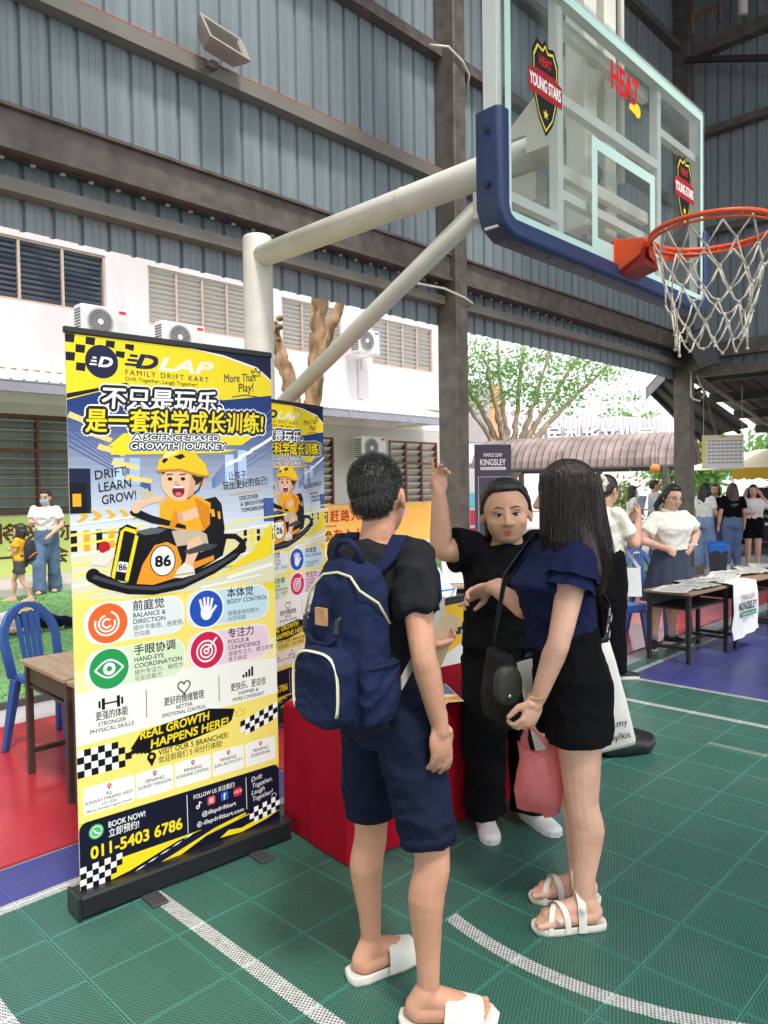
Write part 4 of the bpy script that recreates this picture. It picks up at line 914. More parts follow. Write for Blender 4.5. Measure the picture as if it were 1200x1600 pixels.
def young_stars(p, x, z, s=1.0):
    sh = [(-0.09, 0.12), (-0.06, 0.17), (-0.02, 0.16), (0, 0.185), (0.02, 0.16), (0.06, 0.17), (0.09, 0.12), (0.085, -0.02), (0.05, -0.11), (0, -0.165), (-0.05, -0.11), (-0.085, -0.02)]
    q = lambda k: [(x + a * s * k, z + b * s * k) for a, b in sh]
    p.poly(q(1.0), (0.012, 0.012, 0.014)); p.poly(q(0.90), lin(240, 214, 70)); p.poly(q(0.84), (0.014, 0.014, 0.016))
    p.text('HEAT', x, z + 0.085 * s, 0.035 * s, lin(206, 40, 36), bold=0.03, align='C', width=0.085 * s)
    p.poly([(x - 0.115 * s, z - 0.03 * s), (x + 0.115 * s, z - 0.03 * s), (x + 0.115 * s, z + 0.05 * s), (x + 0.06 * s, z + 0.065 * s), (x - 0.06 * s, z + 0.065 * s), (x - 0.115 * s, z + 0.05 * s)], lin(170, 40, 46))
    p.text('YOUNG STARS', x, z - 0.005 * s, 0.045 * s, lin(240, 236, 232), bold=0.03, align='C', width=0.21 * s)
    p.poly([(x + 0.02 * s * math.sin(2 * math.pi * k / 10) * (1 if k % 2 == 0 else 0.42), z - 0.085 * s + 0.02 * s * math.cos(2 * math.pi * k / 10) * (1 if k % 2 == 0 else 0.42)) for k in range(10)], lin(240, 214, 70))
p = Print(0.0002); young_stars(p, 2.385, 2.93, 0.98); p.build('logo_sticker', M_ink, bb, MBF)
p = Print(0.0002); young_stars(p, 3.62, 2.90, 0.98); p.build('logo_sticker', M_ink, bb, MBF)
p = Print(0.0002); p.text('HEAT', 2.885, 3.13, 0.115, lin(206, 34, 38), bold=0.03, width=0.25); p.disc(3.12, 3.115, 0.03, lin(236, 210, 60)); p.poly([(3.04, 3.10), (3.12, 3.09), (3.13, 3.13), (3.05, 3.125)], lin(236, 210, 60)); p.build('logo_sticker', M_ink, bb, MBF)
# padding: U shaped, rounded
M_pad = mat('navy_pad_vinyl', lin(38, 56, 98), 0.42, 0.08, 12, 0.25, 180)
mb = MB(); w_ = 0.055; pr = [(-0.04, 0.075), (0.02, 0.085), (0.075, 0.075), (0.085, 0.0), (0.075, -0.01), (-0.04, -0.01)]
path = [(BX0, 2.775), (BX0, 2.52), (BX0, BZ0 + 0.07), (BX0 + 0.02, BZ0 + 0.025), (BX0 + 0.07, BZ0), (2.5, BZ0), (3.0, BZ0), (3.5, BZ0), (BX1 - 0.07, BZ0), (BX1 - 0.02, BZ0 + 0.025), (BX1, BZ0 + 0.07), (BX1, 2.52), (BX1, 2.775)]
rows = []
for i, (x, z) in enumerate(path):
    a = Vector(path[max(i - 1, 0)]); b = Vector(path[min(i + 1, len(path) - 1)]); t_ = (b - a).normalized(); nrm = Vector((t_.y, -t_.x))   # outward
    rows.append([(x + nrm.x * o_, BY + 0.02 - u_ * 1.0, z + nrm.y * o_) for u_, o_ in ((-0.05, 0.028), (-0.05, -0.02), (0.040, -0.040), (0.050, -0.028), (0.050, 0.015), (0.036, 0.029))])
mb.rows(rows); bevel(fix_normals(opart(mb, 'padding', M_pad, True, bb)), 0.008, 3)
for x, z in ((BX0 - 0.036, 2.70), (BX0 - 0.036, 2.52)): mb = MB(); mb.lathe([(0.013, 0), (0.013, 0.004)], 12, Matrix.Translation((x, BY + 0.02, z)) @ Matrix.Rotation(R(-90), 4, 'Y')); opart(mb, 'pad_bolt', M_black, parent=bb)
for k in range(4): mb = MB(); mb.lathe([(0.012, 0), (0.012, 0.003)], 12, Matrix.Translation((2.25 + k * 0.17, BY + 0.0, BZ0 - 0.039)) @ Matrix.Rotation(R(180), 4, 'X')); opart(mb, 'pad_bolt', M_black, parent=bb)
# rim and bracket
M_rim = mat('orange_rim_paint', lin(232, 84, 34), 0.38, 0.06, 10)
RC = Vector((2.995, 1.105, 2.485)); mb = MB()
ring = [RC + Vector((0.2275 * math.cos(2 * math.pi * k / 40), 0.2275 * math.sin(2 * math.pi * k / 40), 0)) for k in range(41)]; mb.tube(ring, 0.0095, 10, False); rim = opart(mb, 'rim', M_rim, True)
mb = MB(); ring = [RC + Vector((0.222 * math.cos(2 * math.pi * k / 40), 0.222 * math.sin(2 * math.pi * k / 40), -0.02)) for k in range(41)]; mb.tube(ring, 0.0045, 6, False)
for k in range(12): a = 2 * math.pi * (k + .5) / 12; q = RC + Vector((0.225 * math.cos(a), 0.225 * math.sin(a), -0.008)); mb.ell(q, (0.006, 0.006, 0.014))
opart(mb, 'net_hooks', M_rim, True, rim)
mb = MB(); x0, x1 = 2.91, 3.08
mb.rows([[(x0, BY - 0.016, 2.385), (x1, BY - 0.016, 2.385), (x1, BY - 0.016, 2.52), (x0, BY - 0.016, 2.52)], [(x0 + 0.01, 1.365, 2.44), (x1 - 0.01, 1.365, 2.44), (x1 - 0.01, 1.345, 2.505), (x0 + 0.01, 1.345, 2.505)]]); mb.box((x0 - 0.012, BY - 0.019, 2.375), (x1 + 0.012, BY - 0.0135, 2.525)); bevel(fix_normals(opart(mb, 'rim_bracket', M_rim, parent=rim)), 0.004)
mb = MB(); rows = []
for k in range(-7, 8):
    a = R(90 + k * 8.5); c_, s_ = math.cos(a), math.sin(a); w2 = 0.052 * (1 - abs(k) / 9)
    rows.append([RC + Vector((0.236 * c_, 0.236 * s_, -0.012)), RC + Vector((0.236 * c_, 0.236 * s_, -0.012 - w2))])
mb.rows(rows, False, closed=False); mb.rows([[b + Vector((0, -0.003, 0)) for b in r] for r in rows], False, closed=False); opart(mb, 'rim_brace', M_rim, parent=rim)
mb = MB(); mb.rows([[(2.93, 1.35, 2.40), (3.06, 1.35, 2.40), (3.06, 1.46, 2.375), (2.93, 1.46, 2.375)], [(2.93, 1.345, 2.47), (3.06, 1.345, 2.47), (3.06, 1.462, 2.42), (2.93, 1.462, 2.42)]]); opart(mb, 'spring_cover', mat('red_cover', lin(160, 44, 40), 0.5, 0.08), parent=rim)
# net: 12 loops, diamond mesh, hanging slightly askew
mb = MB(); rows_n = 6; rnd = random.Random(4)
def node(k, r_):
    a = 2 * math.pi * (k + 0.5 * (r_ % 2)) / 12; t_ = r_ / rows_n
    rad = 0.222 - 0.10 * t_ ** 0.8 + 0.008 * math.sin(k * 2.1 + r_); z = -0.02 - 0.42 * (t_ ** 0.92) + 0.018 * math.sin(k * 1.7 + r_ * 2)
    off = Vector((0.03, 0.02, 0)) * t_
    return RC + off + Vector((rad * math.cos(a) + rnd.uniform(-.005, .005), rad * math.sin(a) + rnd.uniform(-.005, .005), z))
nodes = [[node(k, r_) for k in range(12)] for r_ in range(rows_n + 1)]
for r_ in range(rows_n):
    for k in range(12):
        a = nodes[r_][k]
        for kk in ((k, (k - 1) % 12) if r_ % 2 == 0 else (k, (k + 1) % 12)):
            b = nodes[r_ + 1][kk]; m_ = (a + b) / 2 - Vector((0, 0, 0.012 if r_ else 0.0)); mb.tube([a, m_, b], 0.0034, 5)
            if r_ == 0: mb.tube([a + Vector((.006, .004, 0)), m_ + Vector((.006, .004, 0)), b], 0.0030, 5)
    for k in range(12): mb.ell(nodes[r_ + 1][k], (0.007, 0.007, 0.007), nu=6, nv=4)
mb.tube([RC + Vector((-0.19, 0.12, -0.02)), RC + Vector((-0.195, 0.125, -0.14))], 0.0018, 4)
o = opart(mb, 'net', mat('net_cord', lin(214, 206, 192), 0.85, 0.15, 40, 0.5, 200), True, rim)
# ================================================================== KART BANNERS (flat print)
def kart_print():
    p = Print(0.00011)
    YE = lin(250, 222, 40); YE2 = lin(255, 236, 110); NV = lin(28, 30, 64); BK = lin(20, 20, 26); WH = lin(250, 250, 250); BLU = lin(58, 92, 176); OR = lin(246, 176, 36)
    W = 0.85
    p.rect(0, 0, W, 2.0, YE)
    # scene behind the driver: blue hall, bright strips, pale floor
    p.poly([(0, 1.04), (W, 1.04), (W, 1.835), (0.62, 1.80), (0.22, 1.83), (0, 1.76)], lin(34, 58, 120))
    lerp3 = lambda a, b, t: tuple(x + (y - x) * t for x, y in zip(a, b))
    for k in range(16): p.rect(0, 1.74 - 0.030 * (k + 1), W, 1.74 - 0.030 * k, lerp3(lin(40, 62, 124), lin(226, 236, 246), (k / 15) ** 1.1))
    for k in range(7): p.line([(0.0, 1.72 - 0.02 * k), (0.30, 1.46 - 0.004 * k)], 0.004, lin(70, 96, 160)); p.line([(W, 1.78 - 0.03 * k), (0.56, 1.48 - 0.006 * k)], 0.004, lin(90, 118, 180))
    for k, (x0, y0, x1, y1, c) in enumerate(((0.0, 1.36, 0.075, 1.52, lin(24, 34, 66)), (0.16, 1.46, 0.20, 1.56, lin(190, 214, 240)), (0.22, 1.46, 0.26, 1.56, lin(170, 200, 236)), (0.62, 1.47, 0.66, 1.58, lin(200, 220, 242)), (0.68, 1.47, 0.72, 1.60, lin(190, 212, 240)), (0.80, 1.30, W, 1.40, lin(70, 96, 160)))): p.rect(x0, y0, x1, y1, c)
    for k in range(5): p.poly([(0.0 + 0.05 * k, 1.70 - 0.055 * k), (0.10 + 0.05 * k, 1.665 - 0.05 * k), (0.11 + 0.05 * k, 1.68 - 0.05 * k), (0.01 + 0.05 * k, 1.72 - 0.055 * k)], lin(252, 214, 130))
    for k in range(4): p.poly([(0.62 + 0.06 * k, 1.53 + 0.03 * k), (0.70 + 0.05 * k, 1.56 + 0.03 * k), (0.70 + 0.05 * k, 1.575 + 0.03 * k), (0.62 + 0.06 * k, 1.545 + 0.03 * k)], WH)
    p.poly([(0, 1.04), (W, 1.04), (W, 1.27), (0.5, 1.31), (0, 1.28)], lin(232, 226, 190))
    for k in range(10): p.poly([(0.05 * k, 1.29 - 0.022 * k), (0.05 * k + 0.3, 1.29 - 0.02 * k), (0.05 * k + 0.28, 1.283 - 0.02 * k), (0.05 * k, 1.284 - 0.022 * k)], lin(250, 230, 90) if k % 2 else lin(150, 156, 170))
    for k in range(6): p.rect(0.0 + 0.045 * k, 1.225, 0.022 + 0.045 * k, 1.30, BK if k % 2 == 0 else OR)
    for k in range(5): p.rect(0.70 + 0.032 * k, 1.22, 0.716 + 0.032 * k, 1.27, BK if k % 2 == 0 else YE)
    for k in range(5): p.poly([(0.02 + 0.05 * k, 1.33), (0.045 + 0.05 * k, 1.35), (0.02 + 0.05 * k, 1.37), (0.04 + 0.05 * k, 1.37), (0.065 + 0.05 * k, 1.35), (0.04 + 0.05 * k, 1.33)], lin(240, 180, 50))
    p.rect(0.0, 1.36, 0.06, 1.47, BK); p.rect(0.01, 1.385, 0.04, 1.43, OR)
    for k in range(16):
        y = 1.045 + 0.018 * k; x = 0.0 if k % 2 else 0.5 + 0.01 * k
        p.poly([(x, y), (x + 0.28, y + 0.028), (x + 0.28, y + 0.034), (x, y + 0.010)], YE2 if k % 3 else WH)
    # header
    p.poly([(0, 2.0), (W, 2.0), (W, 1.86), (0.74, 1.835), (0.62, 1.815), (0.4, 1.845), (0.22, 1.832), (0, 1.765)], YE)
    p.poly([(0, 1.765), (0.22, 1.832), (0.22, 1.838), (0.0, 1.782)], BK)
    p.poly([(0.42, 2.0), (W, 2.0), (W, 1.90), (0.78, 1.945), (0.62, 1.978)], NV); p.poly([(0.40, 2.0), (0.62, 1.975), (0.78, 1.94), (W, 1.893), (W, 1.900), (0.78, 1.948), (0.62, 1.982)], WH)
    for i in range(8):
        for j in range(4):
            if (i + j) % 2 == 0: p.poly([(0.0 + i * 0.036, 1.992 - j * 0.032 - i * 0.002), (0.034 + i * 0.036, 1.992 - j * 0.032 - i * 0.002), (0.030 + i * 0.036, 1.962 - j * 0.032 - i * 0.001), (-0.002 + i * 0.036 if i else 0, 1.962 - j * 0.032)], BK) if i + j * 1.6 < 8 else None
    p.disc(0.127, 1.905, 0.060, NV, 32); p.text('D', 0.115, 1.888, 0.036, WH, bold=0.05, shear=0.25, width=0.05)
    for k in range(3): p.rect(0.082 + 0.006 * k, 1.890 + 0.012 * k, 0.108, 1.896 + 0.012 * k, WH)
    for k in range(3): p.rect(0.212 + 0.010 * k, 1.900 + 0.017 * k, 0.262, 1.910 + 0.017 * k, NV)
    p.text('D', 0.255, 1.897, 0.052, NV, bold=0.06, shear=0.3, width=0.085); p.text('LAP', 0.345, 1.897, 0.050, lin(244, 240, 220), bold=0.05, shear=0.3, width=0.23)
    p.text('FAMILY DRIFT KART', 0.214, 1.866, 0.021, NV, bold=0.01, spacing=1.3, width=0.34); p.text('Drift Together, Laugh Together!', 0.214, 1.845, 0.015, BK, bold=0.012, width=0.29)
    p.text('More Than', 0.625, 1.872, 0.034, NV, shear=0.2, bold=0.01, width=0.15, rot=0.12); p.text('Play!', 0.69, 1.838, 0.036, NV, shear=0.2, bold=0.01, width=0.075, rot=0.12); p.line([(0.66, 1.815), (0.72, 1.828), (0.78, 1.824)], 0.004, NV)
    def crown(x, y, s, c): p.line([(x - s, y + s * .3), (x - s * .7, y - s * .6), (x + s * .7, y - s * .6), (x + s, y + s * .5), (x + s * .35, y - s * .05), (x, y + s * .9), (x - s * .35, y - s * .05), (x - s, y + s * .3)], 0.004, c)
    crown(0.775, 1.925, 0.022, NV)
    # headline
    def outlined(s, x, y, h, w, c, rot=0.0):
        p.text(s, x, y, h, WH, width=w, shear=0.12, rot=rot, halo=h * 0.24 + 0.003); p.text(s, x, y, h, BK, width=w, shear=0.12, rot=rot, halo=h * 0.17 + 0.002); p.text(s, x, y, h, c, width=w, bold=0.025, shear=0.12, rot=rot)
    p.poly([(0.14, 1.60), (0.70, 1.62), (0.76, 1.66), (0.70, 1.67), (0.2, 1.65)], YE); p.poly([(0.15, 1.57), (0.6, 1.585), (0.68, 1.60), (0.16, 1.61)], YE)
    outlined('不只是玩乐,', 0.125, 1.745, 0.062, 0.48, WH, 0.03); outlined('是一套科学成长训练!', 0.062, 1.658, 0.066, 0.745, YE, 0.03)
    outlined('A SCIENCE-BASED', 0.235, 1.627, 0.022, 0.36, WH, 0.02); outlined('GROWTH JOURNEY', 0.225, 1.592, 0.026, 0.40, WH, 0.02)
    for i, s in enumerate(('DRIFT', 'LEARN', 'GROW!')): p.text(s, 0.092 + 0.012 * i, 1.480 - 0.045 * i, 0.034, BK, shear=0.1, bold=0.008, width=(0.12, 0.125, 0.13)[i], rot=0.14)
    crown(0.285, 1.425, 0.024, lin(240, 200, 60))
    p.text('让孩子', 0.635, 1.478, 0.028, BK, bold=0.008, width=0.085, rot=0.08); p.text('玩出更好的自己!', 0.61, 1.437, 0.028, BK, bold=0.008, width=0.215, rot=0.12); p.line([(0.64, 1.418), (0.72, 1.428), (0.79, 1.437)], 0.004, OR)
    for i, s in enumerate(('DISCOVER', 'A BRIGHTER', 'TOMORROW!')): p.text(s, 0.685 + 0.003 * i, 1.393 - 0.025 * i, 0.017, BK, bold=0.008, width=(0.09, 0.115, 0.115)[i], rot=0.1)
    # kart and driver
    SK = lin(242, 196, 160); SK2 = lin(226, 170, 134); TS = lin(250, 176, 36)
    p.poly([(0.52, 1.40), (0.575, 1.41), (0.60, 1.38), (0.612, 1.28), (0.60, 1.22), (0.50, 1.22), (0.50, 1.30)], BK); p.poly([(0.55, 1.36), (0.565, 1.36), (0.57, 1.33), (0.555, 1.33)], OR); p.poly([(0.58, 1.35), (0.592, 1.35), (0.595, 1.32), (0.583, 1.32)], OR)
    p.line([(0.69, 1.19), (0.70, 1.215), (0.66, 1.245), (0.58, 1.25)], 0.022, BK); p.disc(0.075, 1.135, 0.026, BK); p.disc(0.69, 1.195, 0.022, BK); p.poly([(0.60, 1.10), (0.84, 1.16), (0.84, 1.30), (0.74, 1.18)], YE); p.poly([(0.62, 1.07), (0.84, 1.11), (0.84, 1.125), (0.62, 1.085)], WH)
    p.poly([(0.06, 1.115), (0.10, 1.09), (0.20, 1.055), (0.30, 1.042), (0.42, 1.052), (0.56, 1.10), (0.66, 1.15), (0.70, 1.185), (0.685, 1.21), (0.60, 1.16), (0.45, 1.105), (0.30, 1.085), (0.18, 1.10), (0.09, 1.15)], BK)
    p.poly([(0.07, 1.125), (0.2, 1.075), (0.31, 1.058), (0.43, 1.07), (0.56, 1.115), (0.67, 1.17), (0.66, 1.176), (0.55, 1.13), (0.42, 1.085), (0.3, 1.073), (0.2, 1.088), (0.08, 1.138)], lin(70, 70, 78))
    p.poly([(0.20, 1.09), (0.30, 1.08), (0.45, 1.10), (0.60, 1.17), (0.62, 1.24), (0.52, 1.26), (0.42, 1.28), (0.33, 1.30), (0.24, 1.28), (0.20, 1.20)], BK)
    p.poly([(0.235, 1.09), (0.30, 1.08), (0.40, 1.10), (0.42, 1.16), (0.40, 1.22), (0.36, 1.24), (0.31, 1.23), (0.26, 1.16)], lin(245, 158, 44)); p.poly([(0.42, 1.11), (0.56, 1.155), (0.56, 1.175), (0.42, 1.14)], lin(240, 150, 40))
    p.poly([(0.135, 1.12), (0.175, 1.30), (0.205, 1.315), (0.24, 1.30), (0.225, 1.22), (0.20, 1.10)], BK)
    p.poly([(0.140, 1.125), (0.180, 1.29), (0.192, 1.29), (0.152, 1.115)], YE); p.poly([(0.190, 1.108), (0.235, 1.275), (0.247, 1.268), (0.203, 1.100)], YE); p.poly([(0.178, 1.29), (0.20, 1.305), (0.245, 1.29), (0.24, 1.276), (0.20, 1.29)], YE)
    p.poly([(0.160, 1.145), (0.196, 1.135), (0.206, 1.172), (0.170, 1.18)], WH); p.text('86', 0.168, 1.146, 0.024, BK, bold=0.03, width=0.03)
    p.disc(0.342, 1.169, 0.052, BK, 24, 0.060); p.disc(0.342, 1.169, 0.048, WH, 24, 0.056); p.text('86', 0.342, 1.148, 0.042, BK, bold=0.04, align='C', width=0.062)
    p.disc(0.118, 1.235, 0.022, lin(190, 30, 40)); p.poly([(0.07, 1.175), (0.12, 1.165), (0.155, 1.20), (0.14, 1.225), (0.10, 1.21), (0.075, 1.195)], lin(236, 226, 214))
    p.poly([(0.38, 1.28), (0.48, 1.29), (0.53, 1.26), (0.54, 1.20), (0.50, 1.19), (0.46, 1.225), (0.40, 1.22)], lin(206, 186, 158))
    p.poly([(0.445, 1.235), (0.495, 1.26), (0.51, 1.225), (0.475, 1.16), (0.455, 1.12), (0.425, 1.13), (0.44, 1.18)], SK); p.poly([(0.385, 1.10), (0.42, 1.095), (0.475, 1.105), (0.47, 1.135), (0.43, 1.155), (0.40, 1.13)], lin(240, 232, 222)); p.line([(0.39, 1.108), (0.47, 1.112)], 0.006, lin(200, 170, 120))
    p.poly([(0.33, 1.30), (0.335, 1.385), (0.37, 1.415), (0.44, 1.42), (0.51, 1.41), (0.545, 1.37), (0.545, 1.30), (0.52, 1.275), (0.42, 1.285)], TS)
    p.poly([(0.335, 1.395), (0.30, 1.39), (0.235, 1.365), (0.22, 1.38), (0.24, 1.395), (0.31, 1.415), (0.36, 1.415)], SK); p.poly([(0.545, 1.38), (0.55, 1.345), (0.44, 1.315), (0.40, 1.325), (0.41, 1.345), (0.50, 1.375)], SK); p.poly([(0.50, 1.41), (0.55, 1.385), (0.548, 1.35), (0.505, 1.355)], TS)
    p.poly([(0.215, 1.36), (0.235, 1.375), (0.30, 1.345), (0.44, 1.30), (0.44, 1.285), (0.30, 1.315), (0.225, 1.345)], BK); p.disc(0.24, 1.372, 0.018, SK); p.disc(0.41, 1.333, 0.02, SK2)
    p.disc(0.418, 1.478, 0.076, SK, 24, 0.082); p.disc(0.512, 1.468, 0.018, SK2); p.disc(0.435, 1.505, 0.088, lin(40, 30, 28), 24, 0.06); p.disc(0.410, 1.466, 0.068, SK, 24, 0.062)
    p.poly([(0.325, 1.515), (0.335, 1.555), (0.375, 1.587), (0.43, 1.597), (0.49, 1.58), (0.53, 1.54), (0.545, 1.495), (0.50, 1.50), (0.42, 1.522), (0.35, 1.518)], lin(252, 202, 40)); p.poly([(0.395, 1.568), (0.43, 1.58), (0.445, 1.568), (0.42, 1.556)], BK); p.poly([(0.345, 1.55), (0.365, 1.57), (0.372, 1.555), (0.355, 1.54)], BK); p.poly([(0.325, 1.515), (0.35, 1.518), (0.42, 1.522), (0.50, 1.50), (0.545, 1.495), (0.545, 1.488), (0.5, 1.49), (0.42, 1.512), (0.33, 1.507)], lin(200, 140, 20))
    p.line([(0.52, 1.49), (0.50, 1.44), (0.45, 1.405)], 0.005, BK)
    p.poly([(0.462, 1.50), (0.485, 1.47), (0.475, 1.42), (0.445, 1.405), (0.458, 1.45)], SK2); p.poly([(0.37, 1.585), (0.42, 1.592), (0.40, 1.575), (0.36, 1.56), (0.35, 1.57)], lin(255, 236, 150)); p.poly([(0.48, 1.41), (0.545, 1.37), (0.545, 1.30), (0.52, 1.277), (0.50, 1.33)], lin(226, 138, 24)); p.poly([(0.37, 1.30), (0.40, 1.37), (0.41, 1.32), (0.39, 1.29)], lin(232, 146, 26)); p.poly([(0.235, 1.285), (0.30, 1.298), (0.36, 1.29), (0.33, 1.275), (0.27, 1.27)], lin(96, 98, 108)); p.poly([(0.43, 1.20), (0.52, 1.225), (0.58, 1.215), (0.55, 1.20), (0.45, 1.185)], lin(70, 72, 80))
    for x in (0.378, 0.432): p.disc(x, 1.482, 0.010, BK, 12, 0.007); p.line([(x - 0.014, 1.498), (x + 0.012, 1.501)], 0.004, BK)
    p.disc(0.403, 1.466, 0.010, SK2, 10); p.disc(0.412, 1.435, 0.026, lin(130, 30, 34), 16, 0.024); p.rect(0.392, 1.446, 0.432, 1.455, WH); p.disc(0.412, 1.423, 0.014, lin(226, 110, 110), 12, 0.008)
    # lower panel
    p.poly([(0, 0.25), (W, 0.25), (W, 1.0), (0.70, 1.05), (0.3, 1.03), (0, 1.06)], lin(253, 232, 120)); p.poly([(0, 0.53), (W, 0.56), (W, 0.73), (0.4, 0.76), (0, 0.74)], lin(250, 248, 240)); p.poly([(0, 0.72), (0.45, 0.74), (W, 0.71), (W, 0.80), (0, 0.80)], lin(252, 240, 176))
    def pill(x0, x1, yc, cbg, cdisc, cn, e1, e2, s1, s2, kind):
        p.rrect(x0, yc - 0.072, x1, yc + 0.074, 0.055, WH); p.rrect(x0 + 0.004, yc - 0.068, x1 - 0.004, yc + 0.070, 0.052, cbg); cx = x0 + 0.086; p.disc(cx, yc, 0.080, WH, 32); p.disc(cx, yc, 0.073, cdisc, 32)
        tx = x0 + 0.181
        p.text(cn, tx, yc + 0.036, 0.031, BK, bold=0.016); p.text(e1, tx, yc + 0.008, 0.018, BK, bold=0.012)
        if e2: p.text(e2, tx, yc - 0.016, 0.018, BK, bold=0.012)
        p.text(s1, tx, yc - 0.040, 0.016, lin(60, 60, 66)); p.text(s2, tx, yc - 0.063, 0.016, lin(60, 60, 66))
        if kind == 0:
            for k in range(3): p.ring(cx - 0.004, yc, 0.012 + 0.014 * k, 0.019 + 0.014 * k, WH, 40 + 60 * k, 330 + 50 * k)
        if kind == 1:
            p.disc(cx, yc - 0.016, 0.026, WH, 16, 0.030)
            for k in range(4): p.line([(cx - 0.018 + 0.012 * k, yc), (cx - 0.027 + 0.018 * k, yc + 0.047 - 0.006 * abs(k - 1.5))], 0.0105, WH)
            p.line([(cx + 0.02, yc - 0.02), (cx + 0.043, yc + 0.008)], 0.011, WH)
        if kind == 2:
            n = 14; up = [(cx - 0.052 + 0.104 * k / n, yc + 0.032 * math.sin(math.pi * k / n)) for k in range(n + 1)]; p.line(up, 0.007, WH); p.line([(a, 2 * yc - b) for a, b in up], 0.007, WH); p.ring(cx, yc, 0.010, 0.023, WH)
        if kind == 3:
            for k in range(3): p.ring(cx - 0.004, yc - 0.004, 0.006 + 0.016 * k, 0.013 + 0.016 * k, WH)
            p.line([(cx, yc), (cx + 0.042, yc + 0.044)], 0.008, WH)
    pill(0.038, 0.425, 0.957, lin(236, 240, 240), lin(240, 106, 50), '前庭觉', 'BALANCE &', 'DIRECTION', '提升平衡感、速度感、', '方向感', 0)
    pill(0.435, 0.815, 0.963, lin(206, 230, 240), lin(40, 84, 190), '本体觉', 'BODY CONTROL', '', '增强身体控制力', '与空间感', 1)
    pill(0.038, 0.425, 0.790, lin(226, 240, 206), lin(44, 158, 84), '手眼协调', 'HAND-EYE', 'COORDINATION', '提升专注力、操控力', '与反应能力', 2)
    pill(0.435, 0.815, 0.797, lin(246, 214, 228), lin(214, 36, 84), '专注力', 'FOCUS &', 'CONFIDENCE', '增强专注力、建立自信', '勇于挑战', 3)
    for k in (-1, 1): p.rect(0.127 + k * 0.028 - 0.006, 0.644, 0.127 + k * 0.028 + 0.006, 0.686, BK); p.rect(0.127 + k * 0.042 - 0.004, 0.652, 0.127 + k * 0.042 + 0.004, 0.678, BK)
    p.rect(0.10, 0.662, 0.154, 0.668, BK)
    p.line([(0.417 + 0.026 * math.sin(t) ** 3 * 1.0, 0.668 + 0.0018 * (13 * math.cos(t) - 5 * math.cos(2 * t) - 2 * math.cos(3 * t) - math.cos(4 * t))) for t in [2 * math.pi * k / 24 for k in range(25)]], 0.005, BK)
    for k in range(4): p.rect(0.68 + 0.014 * k, 0.655, 0.690 + 0.014 * k, 0.668 + 0.009 * k, BK)
    for x, cn, e1, e2 in ((0.130, '更强的体能', 'STRONGER', 'PHYSICAL SKILLS'), (0.417, '更好的情绪管理', 'BETTER', 'EMOTIONAL CONTROL'), (0.708, '更快乐、更自信', 'HAPPIER &', 'MORE CONFIDENT')):
        p.text(cn, x, 0.611, 0.026, BK, bold=0.012, align='C', width=0.024 * len(cn)); p.text(e1, x, 0.587, 0.015, BK, bold=0.012, align='C'); p.text(e2, x, 0.565, 0.015, BK, bold=0.012, align='C', width=0.0108 * len(e2))
    for x in (0.262, 0.57): p.line([(x, 0.58), (x, 0.684)], 0.003, BK)
    p.poly([(0.195, 0.475), (0.24, 0.53), (0.52, 0.56), (0.64, 0.535), (0.625, 0.49), (0.60, 0.475), (0.40, 0.445), (0.25, 0.45)], BK)
    for k in range(6): p.poly([(0.20 + 0.01 * k, 0.47 - 0.004 * k), (0.30, 0.48), (0.30, 0.47), (0.18 + 0.018 * k, 0.455 - 0.003 * k)], BK)
    p.text('REAL GROWTH', 0.235, 0.502, 0.034, YE, bold=0.03, shear=0.15, width=0.29, rot=0.05); p.text('HAPPENS HERE!', 0.275, 0.458, 0.034, YE, bold=0.03, shear=0.15, width=0.335, rot=0.05); crown(0.665, 0.515, 0.024, lin(240, 200, 60))
    def checks(x0, y0, nx, ny, s, sk, fade):
        for i in range(nx):
            for j in range(ny):
                if fade(i, j): continue
                p.poly([(x0 + i * s, y0 + j * s + sk * i), (x0 + i * s + s, y0 + j * s + sk * (i + 1)), (x0 + i * s + s, y0 + j * s + s + sk * (i + 1)), (x0 + i * s, y0 + j * s + s + sk * i)], BK if (i + j) % 2 == 0 else WH)
    checks(0.0, 0.415, 8, 4, 0.025, 0.0, lambda i, j: i + abs(j - 1.5) > 7.5 or (i > 5 and (i + j) % 2)); checks(0.665, 0.405, 8, 3, 0.023, 0.006, lambda i, j: i + j < 1)
    p.disc(0.277, 0.425, 0.018, BK); p.poly([(0.262, 0.417), (0.292, 0.417), (0.277, 0.388)], BK); p.disc(0.277, 0.426, 0.007, YE)
    p.text('VISIT OUR 5 BRANCHES!', 0.305, 0.424, 0.022, BK, bold=0.014, width=0.30); p.text('欢迎到我们 5 间分行体验!', 0.305, 0.394, 0.022, BK, bold=0.008, width=0.275)
    for x0, x1, a, b, c, d in ((0.017, 0.208, 'KL', 'SUNWAY PYRAMID WEST', 'LG1.03A', '(Below Sunway Lagoon Hotel)'), (0.214, 0.362, 'PENANG', 'GURNEY PARAGON', '', ''), (0.369, 0.525, 'PENANG', 'SUNSHINE CENTRAL', '', ''), (0.533, 0.679, 'PENANG', 'JURU AUTO-CITY', '', ''), (0.686, 0.835, 'PENANG', 'QUEENSPARK', '', '')):
        p.rrect(x0, 0.277, x1, 0.377, 0.010, lin(252, 250, 244)); xc = (x0 + x1) / 2; p.disc(xc, 0.362, 0.008, lin(220, 50, 60)); p.poly([(xc - 0.006, 0.358), (xc + 0.006, 0.358), (xc, 0.347)], lin(220, 50, 60)); p.disc(xc, 0.362, 0.003, WH, 10)
        p.text(a, xc, 0.330, 0.014, BK, bold=0.008, align='C'); p.text(b, xc, 0.312, 0.0125, BK, bold=0.008, align='C', width=min(x1 - x0 - 0.014, 0.0095 * len(b)))
